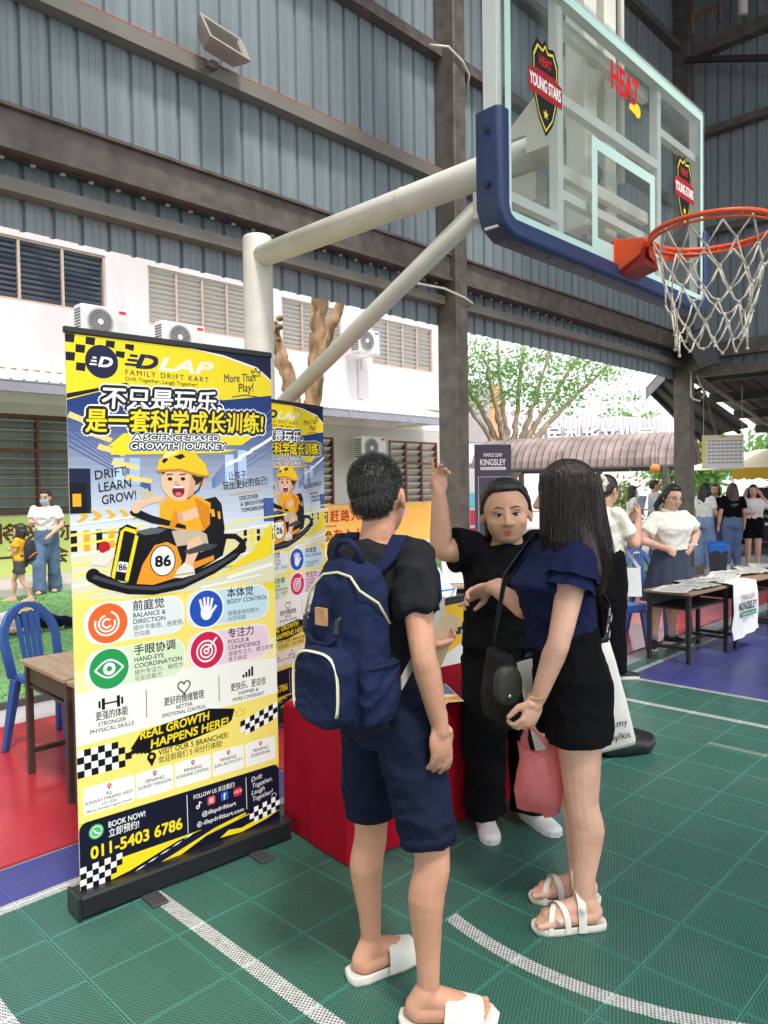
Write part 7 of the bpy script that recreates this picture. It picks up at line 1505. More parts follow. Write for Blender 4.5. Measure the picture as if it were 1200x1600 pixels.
for k in 'LR':
    h_, n_ = Vector(J['hip' + k]), Vector(J['kn' + k]); e = h_.lerp(n_, 0.47); leg_tube(mb, [h_ + ZU * 0.04, h_.lerp(e, 0.5), e + ZU * 0.004, e], [0.112, 0.112, 0.108, 0.108])
remesh(mb, 'shorts', M_blk, t, 0.0065, 2, 0.0055, 9, (1, 1, 0.7), 15, O)
# long hair
hd = Vector(J['head']); F = HM.col[1].copy(); F.z = 0; F.normalize(); Rr = F.cross(ZU); P = lambda r_, f_, z: Vector((hd.x, hd.y, 0)) + Rr * r_ + F * f_ + ZU * z
mb = MB(); mb.ell(P(0, -0.018, 1.500), (0.088, 0.105, 0.106), HM, 24, 16)
sect(mb, [(P(0, f_, z), Rr, F, w, d) for z, f_, w, d in ((1.13, -0.125, 0.055, 0.016), (1.16, -0.122, 0.080, 0.026), (1.22, -0.108, 0.098, 0.040), (1.29, -0.082, 0.104, 0.058), (1.36, -0.055, 0.100, 0.076), (1.44, -0.033, 0.094, 0.088), (1.50, -0.02, 0.088, 0.095))], 30, 2.2)

remesh(mb, 'hair', M_hair_br, t, 0.006, 4, 0.0012, 26, (1, 1, 0.05), 5, O)
mb = MB(); rr_ = random.Random(2); st = []
for k in range(1500):
    a = rr_.uniform(-2.9, 2.9); r0 = (math.sin(a), -math.cos(a)); top = P(r0[0] * 0.085, -0.018 + r0[1] * 0.10, 1.53 + rr_.uniform(-.05, .03)); L_ = rr_.uniform(0.26, 0.40) * (1 if abs(a) < 2.0 else 0.62)
    back = 0.10 + 0.06 * max(0, math.cos(a)); pts = []
    for i in range(7):
        f_ = i / 6; w = 0.090 + 0.026 * f_ + rr_.uniform(-.003, .003); z = top.z - L_ * f_; fo = -0.02 - 0.085 * f_ * max(0.0, math.cos(a)) * (0.6 + 0.4 * f_)
        dd = 0.104 - 0.045 * max(0, f_ - 0.3) * max(0, math.cos(a)); pts.append(P(r0[0] * w, fo + r0[1] * dd, z) - O)
    st.append(pts)
strands(mb, st, 0.0011, 3); o = mb.build('hair_strands', M_hair_br, t, True); o['kind'] = 'stuff'
# sandals
def sandal(an, fd, k):
    an = Vector(an) - O; sd = Vector((fd.y, -fd.x, 0)); g = Vector((an.x, an.y, 0)); ol = [(-0.078, 0), (-0.070, .028), (-0.03, .037), (0.03, .036), (0.09, .044), (0.14, .043), (0.172, .028), (0.182, 0)]; ring = ol + [(f_, -w) for f_, w in reversed(ol[1:-1])]
    mb = MB(); mb.rows([[g + fd * f_ * q + sd * w * q + ZU * z for f_, w in ring] for z, q in ((0.001, 0.98), (0.010, 1.0), (0.022, 1.01), (0.026, 0.98), (0.021, 0.86), (0.019, 0.5))]); so = mb.build('sandal', M_cream, t, True)
    def strap(f0, f1, h0, w, skew, name='strap'):
        mb = MB(); rows = []
        for q in (-1, -0.9, 0.9, 1): rows.append([g + fd * (f0 + w * q + skew * math.cos(a)) + sd * 0.046 * math.cos(a) * (1 if abs(q) < 1 else .985) + ZU * (0.012 + (h0 - 0.012) * max(0, math.sin(a)) ** 0.75) for a in [math.pi * i / 14 for i in range(15)]])
        mb.rows(rows, False, closed=False); mb.rows([[p_ - ZU * 0.0035 for p_ in r_] for r_ in rows], False, closed=False); return mb.build(name, M_cream, so, True)
    strap(0.018, 0, 0.134, 0.014, 0.0); strap(0.088, 0, 0.096, 0.010, 0.020); strap(0.104, 0, 0.086, 0.009, -0.024)
    for f_, z in ((0.018, 0.085), (0.098, 0.056)): mb = MB(); q = g + fd * f_ + sd * (0.046 * k) + ZU * z; mb.cbox(q - Vector((.009, .009, .007)), q + Vector((.009, .009, .007)), 0.003); mb.build('buckle', mat('white_buckle', lin(214, 210, 200), 0.35, 0.03), so)
sandal(J['anL'], fd, -1); sandal(J['anR'], fd2, 1)
mb = MB(); w = Vector(J['wrL']) - O; mb.tube([w + Vector((0.032 * math.cos(a), 0.030 * math.sin(a), 0.012 + 0.006 * math.cos(a))) for a in [2 * math.pi * i / 20 for i in range(21)]], 0.0035, 6); mb.build('bracelet', mat('tan_leather', lin(190, 146, 96), 0.6), t, True)
# crossbody bag
cb = thing('crossbody_bag', 'black crossbody bag with olive flap hanging before the navy top woman', 'bag', (2.225, 1.575, 0.72)); CO = Vector((2.225, 1.575, 0.72)); bd_ = Vector((-0.83, 0.56, 0)); bs = Vector((0.56, 0.83, 0))
mb = MB(); sect(mb, [(bs * dx + ZU * z, bs, bd_, w, d) for z, w, d, dx in ((-0.07, 0.08, 0.025, 0), (-0.055, 0.115, 0.042, 0), (0.01, 0.130, 0.050, 0), (0.10, 0.122, 0.044, 0), (0.18, 0.10, 0.028, 0), (0.19, 0.08, 0.018, 0))], 28, 2.8); remesh(mb, 'bag_body', mat('black_bag_cloth', (0.012, 0.012, 0.013), 0.8, 0.1, 10, 0.2, 60, spec=0.2), cb, 0.008, 3, 0.004, 8, seed=3)
mb = MB(); sect(mb, [(bd_ * 0.02 - bs * 0.120 + ZU * 0.10, bd_, ZU, 0.052, 0.07), (bd_ * 0.02 - bs * 0.135 + ZU * 0.095, bd_, ZU, 0.05, 0.066), (bd_ * 0.02 - bs * 0.141 + ZU * 0.09, bd_, ZU, 0.03, 0.05)], 24, 2.6); mb.build('olive_pouch', mat('olive_nylon', lin(52, 58, 46), 0.5, 0.12, 12, 0.3, 60), cb, True)
mb = MB(); q = bd_ * 0.02 - bs * 0.143 + ZU * 0.065; mb.ell(q, (0.008, 0.008, 0.008)); mb.build('snap_stud', M_buckle, cb, True)
st_pts = [Vector((2.27, 1.51, 0.90)), Vector((2.345, 1.22, 0.98)), Vector((2.42, 1.245, 1.08)), Vector((2.475, 1.36, 1.20)), Vector((2.46, 1.47, 1.315)), Vector((2.39, 1.52, 1.325)), Vector((2.30, 1.60, 1.18)), Vector((2.24, 1.62, 0.92))]
mb = MB(); rows = []
for i, q in enumerate(st_pts):
    a, b_ = st_pts[max(0, i - 1)], st_pts[min(len(st_pts) - 1, i + 1)]; tg = (b_ - a).normalized(); c_ = Vector((2.33, 1.38, q.z)); nn = (q - c_).normalized(); wd = tg.cross(nn).normalized(); rows.append([q - CO - wd * 0.018 - nn * 0.002, q - CO + wd * 0.018 - nn * 0.002, q - CO + wd * 0.018 + nn * 0.002, q - CO - wd * 0.018 + nn * 0.002])
mb.rows(rows); fix_normals(mb.build('strap', M_black, cb, True))
for f_ in (0.25, 0.75):
    q = st_pts[1].lerp(st_pts[2], f_) - CO; mb = MB(); nn = Vector((0.3, -0.95, 0)); M4 = frame(nn, (st_pts[2] - st_pts[1]).normalized()); mb.tube([q + nn * 0.004 + M4 @ Vector((a, 0, b_)) for a, b_ in ((-.022, -.014), (.022, -.014), (.022, .014), (-.022, .014), (-.022, -.014))], 0.0028, 6); mb.build('buckle', M_buckle, cb)
# red plastic bag in her hand
rb = thing('plastic_bag', 'thin red plastic carrier bag hanging from the hand of the navy top woman', 'bag', (2.20, 1.415, 0.38)); RO = Vector((2.20, 1.415, 0.38)); hnd_p = Vector(J['wrL']) + Vector((-0.028, 0.018, -0.095)) - RO
def film_mat(name, rgb, a):
    m = bpy.data.materials.new(name); m.use_nodes = True; nt = m.node_tree; n = nt.nodes; b_ = n['Principled BSDF']; b_.inputs['Base Color'].default_value = rgb + (1,); b_.inputs['Roughness'].default_value = 0.25
    tr = n.new('ShaderNodeBsdfTransparent'); tr.inputs[0].default_value = tuple(0.5 + 0.5 * c for c in rgb) + (1,); tl = n.new('ShaderNodeBsdfTranslucent'); tl.inputs[0].default_value = rgb + (1,); nz = n.new('ShaderNodeTexNoise'); nz.inputs['Scale'].default_value = 22
    m1 = n.new('ShaderNodeMixShader'); m1.inputs[0].default_value = 0.5; m2 = n.new('ShaderNodeMixShader'); m2.inputs[0].default_value = a
    nt.links.new(b_.outputs[0], m1.inputs[1]); nt.links.new(tl.outputs[0], m1.inputs[2]); nt.links.new(tr.outputs[0], m2.inputs[1]); nt.links.new(m1.outputs[0], m2.inputs[2]); nt.links.new(m2.outputs[0], n['Material Output'].inputs[0])
    bp = n.new('ShaderNodeBump'); bp.inputs['Strength'].default_value = 0.5; bp.inputs['Distance'].default_value = 0.01; nt.links.new(nz.outputs['Fac'], bp.inputs['Height']); nt.links.new(bp.outputs[0], b_.inputs['Normal'])
    return m
M_film = film_mat('red_film', (0.96, 0.34, 0.34), 0.62); bx = Vector((0.695, -0.719, 0)); by = Vector((0.72, 0.69, 0))
mb = MB(); rows = []
for z, w, d in ((0.0, 0.05, 0.02), (0.012, 0.075, 0.04), (0.07, 0.082, 0.05), (0.13, 0.075, 0.045), (0.19, 0.066, 0.03), (0.225, 0.070, 0.012)):
    rows.append([bx * (w * math.cos(a) + 0.004 * math.sin(5 * a + z * 30) + 0.012) + by * (d * math.sin(a) * (1 + 0.12 * math.sin(4 * a + z * 40))) + ZU * (z + (0.02 * math.cos(2 * a) if z > .2 else 0) - 0.02 * (a > 5.0) * (z < .02)) for a in [2 * math.pi * i / 40 for i in range(40)]])
mb.rows(rows, False); mb.poly(list(reversed(rows[0]))); mb.build('bag_film', M_film, rb, True)
mb = MB()
for s_ in (-1, 1):
    for s2 in (-1, 1):
        a = bx * (0.045 * s_ + 0.012) + by * 0.012 * s2 + ZU * 0.215; b_ = hnd_p + bx * 0.008 * s_ + by * 0.006 * s2; mid = a.lerp(b_, 0.5) + bx * 0.006 * s_; wv = bx * 0.016
        mb.rows([[a - wv, a + wv], [mid - wv * 0.7, mid + wv * 0.7], [b_ - wv * 0.35, b_ + wv * 0.35]], False, closed=False)
mb.build('handle', M_film, rb, True)
mb = MB()
for k in range(9): mb.ell(bx * random.uniform(-.03, .05) + by * random.uniform(-.02, .02) + ZU * random.uniform(0.03, 0.07), (0.02, 0.018, 0.018))
mb.build('fruit', mat('brown_fruit', lin(130, 70, 50), 0.6, 0.4, 30), rb, True)
# white school tote on her far side
tt = thing('tote_bag', 'white printed school tote bag hanging on the far side of the navy top woman', 'bag', (2.615, 1.44, 0.455), R(-46)); mb = MB(); n = 14
def tote_ring(w, d, z, sk): return [(w * math.copysign(abs(math.cos(a)) ** .5, math.cos(a)) + sk, d * math.copysign(abs(math.sin(a)) ** .7, math.sin(a)), z + 0.10 * 0) for a in [2 * math.pi * i / 32 for i in range(32)]]
TR = Matrix.Rotation(R(-13), 4, 'Y')
mb.rows([[tuple(TR @ Vector(q)) for q in tote_ring(w, d, z, 0)] for w, d, z in ((0.19, 0.012, 0.0), (0.195, 0.03, 0.02), (0.195, 0.035, 0.16), (0.19, 0.028, 0.34), (0.185, 0.012, 0.42))]); mb.build('bag_body', mat('white_paper_bag', lin(236, 232, 222), 0.6, 0.03, 6, 0.15, 20), tt, True)
p = Print(0.0004); p.text('kingsley.edu.my', 0.17, 0.095, 0.026, lin(40, 40, 44), bold=0.006, align='R'); p.text('kingsley.edu.my/kis', 0.17, 0.045, 0.026, lin(40, 40, 44), bold=0.006, align='R'); p.build('bag_print', M_ink, tt, TR @ Matrix.Translation((0, -0.037, 0)) @ XROT)
mb = MB(); mb.tube([TR @ Vector((-0.07, 0, 0.42)), TR @ Vector((-0.04, 0, 0.53)), TR @ Vector((0.04, 0, 0.53)), TR @ Vector((0.07, 0, 0.42))], 0.006, 6); mb.build('handle', M_white_steel, tt, True)
# ---------------------------------------------------------------- young woman in black raising her arm
J = dict(head=(2.765, 1.918, 1.392), neck=(2.798, 1.935, 1.262), shR=(2.688, 2.040, 1.222), shL=(2.930, 1.862, 1.215), elR=(2.545, 2.110, 1.235), wrR=(2.528, 2.107, 1.475), elL=(3.000, 1.830, 0.96), wrL=(2.930, 1.860, 0.75), waist=(2.790, 1.940, 0.940), hipR=(2.705, 1.985, 0.715), hipL=(2.865, 1.892, 0.715), knR=(2.655, 1.965, 0.385), knL=(2.838, 1.855, 0.385), anR=(2.652, 1.965, 0.09), anL=(2.838, 1.840, 0.09))
t, O = person_thing('young woman in black T-shirt and trousers raising one arm and pointing', (2.76, 1.92, 0))
HM = frame((math.cos(R(218)), math.sin(R(218)), -0.06)) @ Matrix.Rotation(R(4), 3, 'Y')
mb = body(J, HM, dict(b=1.10, neck=1.25, arm=1.28, leg=1.1, wide=1.16, hs=1.20, footR=None, handR=((0.0, -0.04, 1), (-0.45, -0.9, 0), (0.02, 0.75, 0.95, 1.0), -1, 0.35), handL=None)); remesh(mb, 'body', SK_G, t, 0.0052, 2, origin=O)
mb = MB(); sect(mb, torso_rows(J, 1.12, 0.024, 0.80, bust=0.03)); sleeve(mb, J['shR'], Vector(J['elR']), 0.62, 0.088, 0.092); sleeve(mb, J['shL'], J['elL'], 0.62, 0.088, 0.086); remesh(mb, 't_shirt', M_blk, t, 0.0075, 2, 0.009, 7, (1, 1, 0.7), 22, O)
mb = MB(); sect(mb, [r_ for r_ in torso_rows(J, 1.12, 0.012) if r_[0].z < 0.90])
for k in 'LR': leg_tube(mb, [Vector(J['hip' + k]) + ZU * 0.03, J['kn' + k], Vector(J['an' + k]) + ZU * 0.03, Vector(J['an' + k]) - ZU * 0.035], [0.115, 0.095, 0.088, 0.092])
remesh(mb, 'trousers', M_blk, t, 0.0075, 2, 0.009, 7, (1, 1, 0.5), 25, O)
M_whiteshoe = mat('white_leather', lin(226, 224, 220), 0.5, 0.04, 10); M_blackshoe = mat('black_shoe_mesh', (0.012, 0.012, 0.013), 0.7, 0.2, 40); M_sole = mat('white_sole', lin(222, 218, 210), 0.6, 0.05)
fdg = Vector((math.cos(R(235)), math.sin(R(235)), 0))
for k in 'LR': shoe(t, J['an' + k], Vector((-0.7 if k == 'R' else 0.15, -0.7, 0)) if k == 'R' else Vector((-0.35, -0.9, 0)), O, M_whiteshoe, M_sole)
face(t, J['head'], HM, O, 1.20, (0.50, 0.17, 0.15), 0.0, open_=0.6)
hd = Vector(J['head']); P = lambda r_, f_, u_: hd + HM @ Vector((r_ * 1.16, f_, u_)) * 1.20
mb = MB(); mb.ell(P(0, -0.030, 0.032), (0.080 * 1.39, 0.092 * 1.2, 0.098 * 1.2), HM, 28, 18); mb.ell(P(0, -0.070, -0.01), (0.075 * 1.3, 0.055 * 1.2, 0.070 * 1.2), HM); mb.ell(P(0, 0.010, 0.094), (0.062 * 1.35, 0.055 * 1.2, 0.026 * 1.2), HM, 20, 12)
for q in (-1, 1): chain(mb, [P(0.048 * q, 0.030, 0.088), P(0.070 * q, 0.015, 0.050), P(0.077 * q, -0.002, 0.005), P(0.077 * q, -0.012, -0.03)], [0.016, 0.013, 0.010, 0.007])
chain(mb, [P(0.05, -0.11, -0.03), P(0.06, -0.12, -0.12)], [0.03, 0.018])
remesh(mb, 'hair', M_hair, t, 0.006, 4, 0.0006, 40, seed=31, origin=O)
mb = MB(); rr_ = random.Random(12); st = []
for k in range(900):
    a = rr_.uniform(-1.35, 1.35); pts = []
    for i in range(8):
        f_ = i / 7; ph_ = 0.50 - 1.95 * f_ + rr_.uniform(-.01, .01); x = math.sin(a) * (0.78 + 0.22 * math.sin(math.pi * f_)); y, z = math.sin(ph_), math.cos(ph_) * math.cos(a * 0.92)
        pts.append(P(0, -0.030, 0.032) + HM @ Vector((x * 0.080 * 1.39, y * 0.092 * 1.2, z * 0.098 * 1.2)) * (1.012 + rr_.uniform(0, .008)) - O)
    st.append(pts)
strands(mb, st, 0.0011, 3); o = mb.build('hair_strands', M_hair, t, True); o['kind'] = 'stuff'
mb = MB(); w = Vector(J['wrR']) - O; mb.tube([w + Vector((0.031 * math.cos(a), 0.029 * math.sin(a), -0.02 + 0.006 * math.sin(a))) for a in [2 * math.pi * i / 20 for i in range(21)]], 0.0016, 5); mb.build('bracelet', mat('gold_chain', (0.7, 0.5, 0.2), 0.3, metal=1), t, True)
# ---------------------------------------------------------------- woman with bun, white polo
J = dict(head=(5.432, 2.808, 1.462), neck=(5.402, 2.845, 1.330), shL=(5.450, 2.965, 1.275), shR=(5.372, 2.700, 1.275), elL=(5.62, 2.93, 1.06), wrL=(5.74, 2.78, 1.21), elR=(5.46, 2.60, 1.045), wrR=(5.66, 2.66, 1.235), waist=(5.400, 2.835, 1.010), hipL=(5.440, 2.905, 0.865), hipR=(5.385, 2.745, 0.865), knL=(5.445, 2.90, 0.46), knR=(5.385, 2.735, 0.46), anL=(5.455, 2.87, 0.09), anR=(5.385, 2.720, 0.09))
t, O = person_thing('woman with hair bun and scrunchie in white polo and black trousers', (5.41, 2.80, 0)); HM = frame((math.cos(R(-8)), math.sin(R(-8)), -0.22))
mb = body(J, HM, dict(b=1.0, footR=None, handR=((0.6, 0.2, 0.8), (-0.3, 0.9, 0), (0.6, 0.7, 0.8, 0.8), 1), handL=((0.5, -0.4, 0.75), (-0.2, -0.9, 0), (0.7, 0.7, 0.8, 0.8), -1))); remesh(mb, 'body', SK_F, t, 0.008, 3, origin=O)
def polo(J, t, O, hem, frac=0.66, b=1.03):
    mb = MB(); sect(mb, torso_rows(J, b, 0.020, hem, bust=0.015)); sleeve(mb, J['shR'], J['elR'], frac, 0.061, 0.072); sleeve(mb, J['shL'], J['elL'], frac, 0.061, 0.072); remesh(mb, 'polo_shirt', M_polo, t, 0.009, 2, 0.007, 8, (1, 1, 0.7), 41, O)
    nk = Vector(J['neck']) - O; mb = MB(); mb.tube([nk + Vector((0.066 * math.cos(a), 0.066 * math.sin(a), 0.002 + 0.012 * math.sin(a))) for a in [2 * math.pi * i / 20 for i in range(21)]], 0.016, 8); mb.build('collar', M_polo, t, True)
polo(J, t, O, 0.975)
mb = MB(); sect(mb, [r_ for r_ in torso_rows(J, 1.02, 0.014) if r_[0].z < 1.05])
for k in 'LR': leg_tube(mb, [Vector(J['hip' + k]) + ZU * 0.03, J['kn' + k], Vector(J['an' + k]) + ZU * 0.02, Vector(J['an' + k]) - ZU * 0.03], [0.105, 0.090, 0.075, 0.075])
remesh(mb, 'trousers', M_blk, t, 0.010, 2, 0.009, 7, (1, 1, 0.5), 44, O)
for k in 'LR': shoe(t, J['an' + k], (0.75, -0.65, 0), O, M_blackshoe, M_sole)
hd = Vector(J['head']); P = lambda r_, f_, u_: hd + HM @ Vector((r_, f_, u_))
mb = MB(); mb.ell(P(0, -0.022, 0.032), (0.082, 0.098, 0.096), HM, 20, 14); mb.ell(P(0, -0.06, -0.01), (0.07, 0.05, 0.06), HM); mb.ell(P(-0.012, -0.155, 0.030), (0.055, 0.045, 0.055), HM); remesh(mb, 'hair', M_hair_br, t, 0.008, 3, 0.001, 30, seed=51, origin=O)
mb = MB(); rr_ = random.Random(3)
mb.tube([P(-0.006 + 0.058 * math.cos(a), -0.115 + 0.010 * math.sin(5 * a), 0.03 + 0.058 * math.sin(a)) - O for a in [2 * math.pi * i / 30 for i in range(31)]], [0.020 + 0.006 * math.sin(i * 2.2) for i in range(31)], 10); mb.build('scrunchie', mat('ivory_scrunchie', lin(226, 220, 204), 0.8, 0.15, 30, 0.5, 60), t, True)
ph = thing('mobile_phone', 'mobile phone held up by the bun haired woman', 'phone', (5.80, 2.715, 1.30), R(-10)); mb = MB(); mb.cbox((-0.006, -0.036, -0.02), (0.004, 0.036, 0.12), 0.003, Matrix.Rotation(R(20), 4, 'Y')); mb.build('phone_body', M_black, ph); mb = MB(); mb.box((-0.0075, -0.033, -0.015), (-0.0062, 0.033, 0.115), Matrix.Rotation(R(20), 4, 'Y')); mb.build('screen', mat('phone_glass', lin(120, 130, 150), 0.1, 0.1), ph)
sb_ = thing('shoulder_bag', 'white cloth bag on a lilac strap at the hip of the bun haired woman', 'bag', (5.50, 2.63, 0.64), R(-50)); mb = MB(); mb.rows([[(-0.06, -0.02, 0), (0.06, -0.02, 0), (0.06, 0.02, 0), (-0.06, 0.02, 0)], [(-0.05, -0.01, 0.22), (0.05, -0.01, 0.22), (0.05, 0.01, 0.22), (-0.05, 0.01, 0.22)]]); mb.build('bag_body', mat('white_nylon', lin(232, 232, 230), 0.6), sb_); mb = MB(); mb.rows([[(-0.07, 0, 0.22), (-0.04, 0, 0.22)], [(-0.16, 0.05, 0.42), (-0.13, 0.05, 0.42)]], False, closed=False); mb.rows([[(0.03, 0, 0.22), (0.06, 0, 0.22)], [(-0.12, 0.06, 0.44), (-0.09, 0.06, 0.44)]], False, closed=False); mb.build('strap', mat('lilac_strap', lin(196, 180, 206), 0.6), sb_)
# ---------------------------------------------------------------- woman with hands on hips
J = dict(head=(6.862, 2.895, 1.378), neck=(6.880, 2.925, 1.255), shR=(6.730, 2.985, 1.195), shL=(7.030, 2.855, 1.195), elR=(6.560, 3.060, 1.00), wrR=(6.690, 2.870, 0.910), elL=(7.180, 2.800, 1.05), wrL=(7.020, 2.770, 0.93), waist=(6.870, 2.925, 0.950), hipR=(6.790, 2.955, 0.800), hipL=(6.960, 2.895, 0.800), knR=(6.720, 2.975, 0.40), knL=(6.935, 2.910, 0.40), anR=(6.650, 2.985, 0.09), anL=(6.910, 2.925, 0.09))
t, O = person_thing('smiling woman with glasses in white polo and navy skirt, hands on hips', (6.84, 2.93, 0)); HM = frame((math.cos(R(238)), math.sin(R(238)), -0.12)) @ Matrix.Rotation(R(-5), 3, 'Y')
mb = body(J, HM, dict(b=1.04, footR=None, handR=((0.8, -0.4, -0.45), (0.4, 0.6, -0.2), (0.3, 0.4, 0.4, 0.5), 1), handL=((-0.7, 0.1, -0.6), (-0.3, 0.9, 0), (0.4, 0.4, 0.5, 0.5), -1))); remesh(mb, 'body', SK_F, t, 0.008, 3, origin=O)
polo(J, t, O, 0.90, 0.70, 1.05)
mb = MB(); rows = []; Rs, Fs, Rh, Fh = torso_axes(J)
for z, w, d in ((0.955, 0.158, 0.118), (0.90, 0.165, 0.125), (0.80, 0.195, 0.150), (0.65, 0.235, 0.180), (0.50, 0.270, 0.205), (0.43, 0.285, 0.215)):
    c = Vector((6.872 - 0.06 * (0.95 - z), 2.925, z)) - O; rows.append([c + Rh * (w * math.cos(a)) + Fh * (d * math.sin(a)) * 1.0 + (Rh * math.cos(a) + Fh * math.sin(a)) * 0.014 * max(0, (0.88 - z)) * 2 * math.sin(11 * a) for a in [2 * math.pi * i / 88 for i in range(88)]])
mb.rows(rows, False); mb.rows([[p_ * 0.985 + Vector((0, 0, p_.z * 0.015)) for p_ in r_] for r_ in rows], False); mb.build('skirt', M_skirt, t, True)
for k, f_ in (('R', (-0.85, -0.3, 0)), ('L', (0.2, -0.95, 0))):
    shoe(t, J['an' + k], f_, O, M_blackshoe, M_sole, 1.0); mb = MB(); a = Vector(J['an' + k]) - O; mb.tube([a - ZU * 0.02, a + ZU * 0.035], [0.038, 0.037], 14); mb.build('sock', mat('grey_sock', lin(176, 168, 166), 0.9), t, True)
face(t, J['head'], HM, O, 1.0, (0.45, 0.12, 0.11), 0.9, True, open_=0.6)
hd = Vector(J['head']); P = lambda r_, f_, u_: hd + HM @ Vector((r_, f_, u_))
mb = MB(); mb.ell(P(0, -0.028, 0.034), (0.083, 0.092, 0.097), HM, 20, 14); mb.ell(P(0, -0.06, -0.01), (0.074, 0.055, 0.065), HM); mb.ell(P(0, 0.02, 0.088), (0.064, 0.055, 0.03), HM); chain(mb, [P(0.03, -0.11, 0.0), P(0.07, -0.13, -0.09), P(0.075, -0.11, -0.15)], [0.035, 0.028, 0.012]); chain(mb, [P(0.078, 0.0, 0.03), P(0.082, -0.01, -0.05)], [0.014, 0.008]); chain(mb, [P(-0.078, 0.0, 0.03), P(-0.082, -0.01, -0.05)], [0.014, 0.008]); remesh(mb, 'hair', M_hair, t, 0.008, 3, 0.001, 30, seed=61, origin=O)
mb = MB(); w = Vector(J['wrL']) - O; mb.tube([w + Vector((0.036 * math.cos(a), 0.036 * math.sin(a), 0.01)) for a in [2 * math.pi * i / 16 for i in range(17)]], 0.008, 6); mb.build('bracelet', M_whiteshoe, t, True)
# ================================================================== PEOPLE: figures in the distance
M_jean = mat('light_denim', lin(126, 148, 182), 0.85, 0.15, 6, 0.2, 60); M_jean2 = mat('mid_denim', lin(92, 112, 146), 0.85, 0.15, 6, 0.2, 60); M_wtee = mat('white_tee', lin(236, 230, 228), 0.85, 0.04, 8); M_gshirt = mat('pale_grey_shirt', lin(200, 198, 204), 0.85, 0.05, 8); M_redtee = mat('red_tee', lin(206, 30, 40), 0.85, 0.08, 8); M_yel = mat('amber_tee', lin(240, 172, 40), 0.85, 0.06, 8); M_dgrey = mat('dark_grey_cloth', lin(78, 74, 82), 0.85, 0.08, 8); M_mask = mat('blue_mask', lin(150, 198, 232), 0.8, 0.05)
def simple_person(label, base, hd, H, top, bottom, kind, hair=None, hlen=0.0, armR=None, armL=None, step=0.0, face_=True, shoes=None, head_hd=None, skin_m=None, vox=0.013, group=None, smile=0.3, hem=0.95, stance=0.085):
    t = thing('person', label, 'person', base); O = Vector(base); k = H / 1.60
    J, F = standing(base, hd, H, step, armR, armL, stance); hh = hd if head_hd is None else head_hd; HM = frame((math.cos(R(hh)), math.sin(R(hh)), -0.05))
    mb = body(J, HM, dict(b=0.98 * k, s=k if k > 0.85 else 0.92, arm=k, leg=k, hs=1.0, footR=(F.x, F.y), footL=(F.x, F.y), bare=False)); remesh(mb, 'body', skin_m or SK_F, t, vox, 2, origin=O)
    mb = MB(); sect(mb, torso_rows(J, 1.0 * k, 0.020, O.z + hem * k, bust=0.008)); sleeve(mb, J['shR'], J['elR'], 0.66, 0.060 * k, 0.070 * k); sleeve(mb, J['shL'], J['elL'], 0.66, 0.060 * k, 0.070 * k); remesh(mb, 'shirt', top, t, vox, 2, 0.006, 9, seed=len(label), origin=O)
    mb = MB(); sect(mb, [r_ for r_ in torso_rows(J, 1.0 * k, 0.014) if r_[0].z < O.z + 1.02 * k])
    for q in 'LR':
        h_, n_, a_ = (Vector(J[w + q]) for w in ('hip', 'kn', 'an'))
        if kind == 'wide': leg_tube(mb, [h_, n_, a_ - ZU * 0.03], [0.100 * k, 0.095 * k, 0.100 * k])
        elif kind == 'slim': leg_tube(mb, [h_, n_, a_ + ZU * 0.02], [0.104 * k, 0.082 * k, 0.066 * k])
        else: e = h_.lerp(n_, 0.62); leg_tube(mb, [h_, e], [0.105 * k, 0.100 * k])
    remesh(mb, 'shorts' if kind == 'shorts' else 'trousers', bottom, t, vox, 2, 0.005, 9, (1, 1, .5), seed=3 + len(label), origin=O)
    if shoes:
        for q in 'LR': shoe(t, J['an' + q], F, O, shoes, M_sole, k, zb=0.0 + O.z if True else 0)
    s = k if k > 0.85 else 0.92; hdp = Vector(J['head']); P = lambda r_, f_, u_: hdp + HM @ Vector((r_, f_, u_)) * s
    mb = MB(); mb.ell(P(0, -0.026, 0.036), (0.083 * s, 0.094 * s, 0.096 * s), HM); mb.ell(P(0, -0.06, -0.01), (0.072 * s, 0.054 * s, 0.062 * s), HM); mb.ell(P(0, 0.022, 0.088), (0.066 * s, 0.056 * s, 0.030 * s), HM)
    if hlen > 0:
        Fh = HM.col[1].copy(); Fh.z = 0; Fh.normalize(); Rr = Fh.cross(ZU); c = lambda f_, z: Vector((hdp.x, hdp.y, hdp.z + z)) + Fh * f_
        sect(mb, [(c(-0.10, -hlen), Rr, Fh, 0.075 * s, 0.02), (c(-0.095, -hlen + 0.05), Rr, Fh, 0.10 * s, 0.035), (c(-0.065, -0.10), Rr, Fh, 0.102 * s, 0.055), (c(-0.03, 0.02), Rr, Fh, 0.088 * s, 0.08)], 20, 2.2)
        for q in (-1, 1): chain(mb, [P(0.078 * q, 0.0, 0.03), P(0.088 * q, 0.012, -0.08), P(0.092 * q, 0.015, -min(hlen, 0.24))], [0.018, 0.024, 0.012])
    remesh(mb, 'hair', hair or M_hair, t, vox * 0.9, 2, 0.001, 25, seed=5, origin=O)
    if face_: face(t, J['head'], HM, O, s, smile=smile, simple=True)
    return t, J, HM, O
RT_ = -46   # heading of the picture's right
G5 = 'passers-by outside the hall'
simple_person('woman with long black hair in white tee and wide pale jeans beside corner column', (13.98, 5.30, -0.06), -20, 1.58, M_wtee, M_jean, 'wide', M_hair, 0.30, step=0.06, armR=((0.20, 0.06, 1.04), (0.14, 0.22, 0.92)), group=G5, shoes=M_whiteshoe)
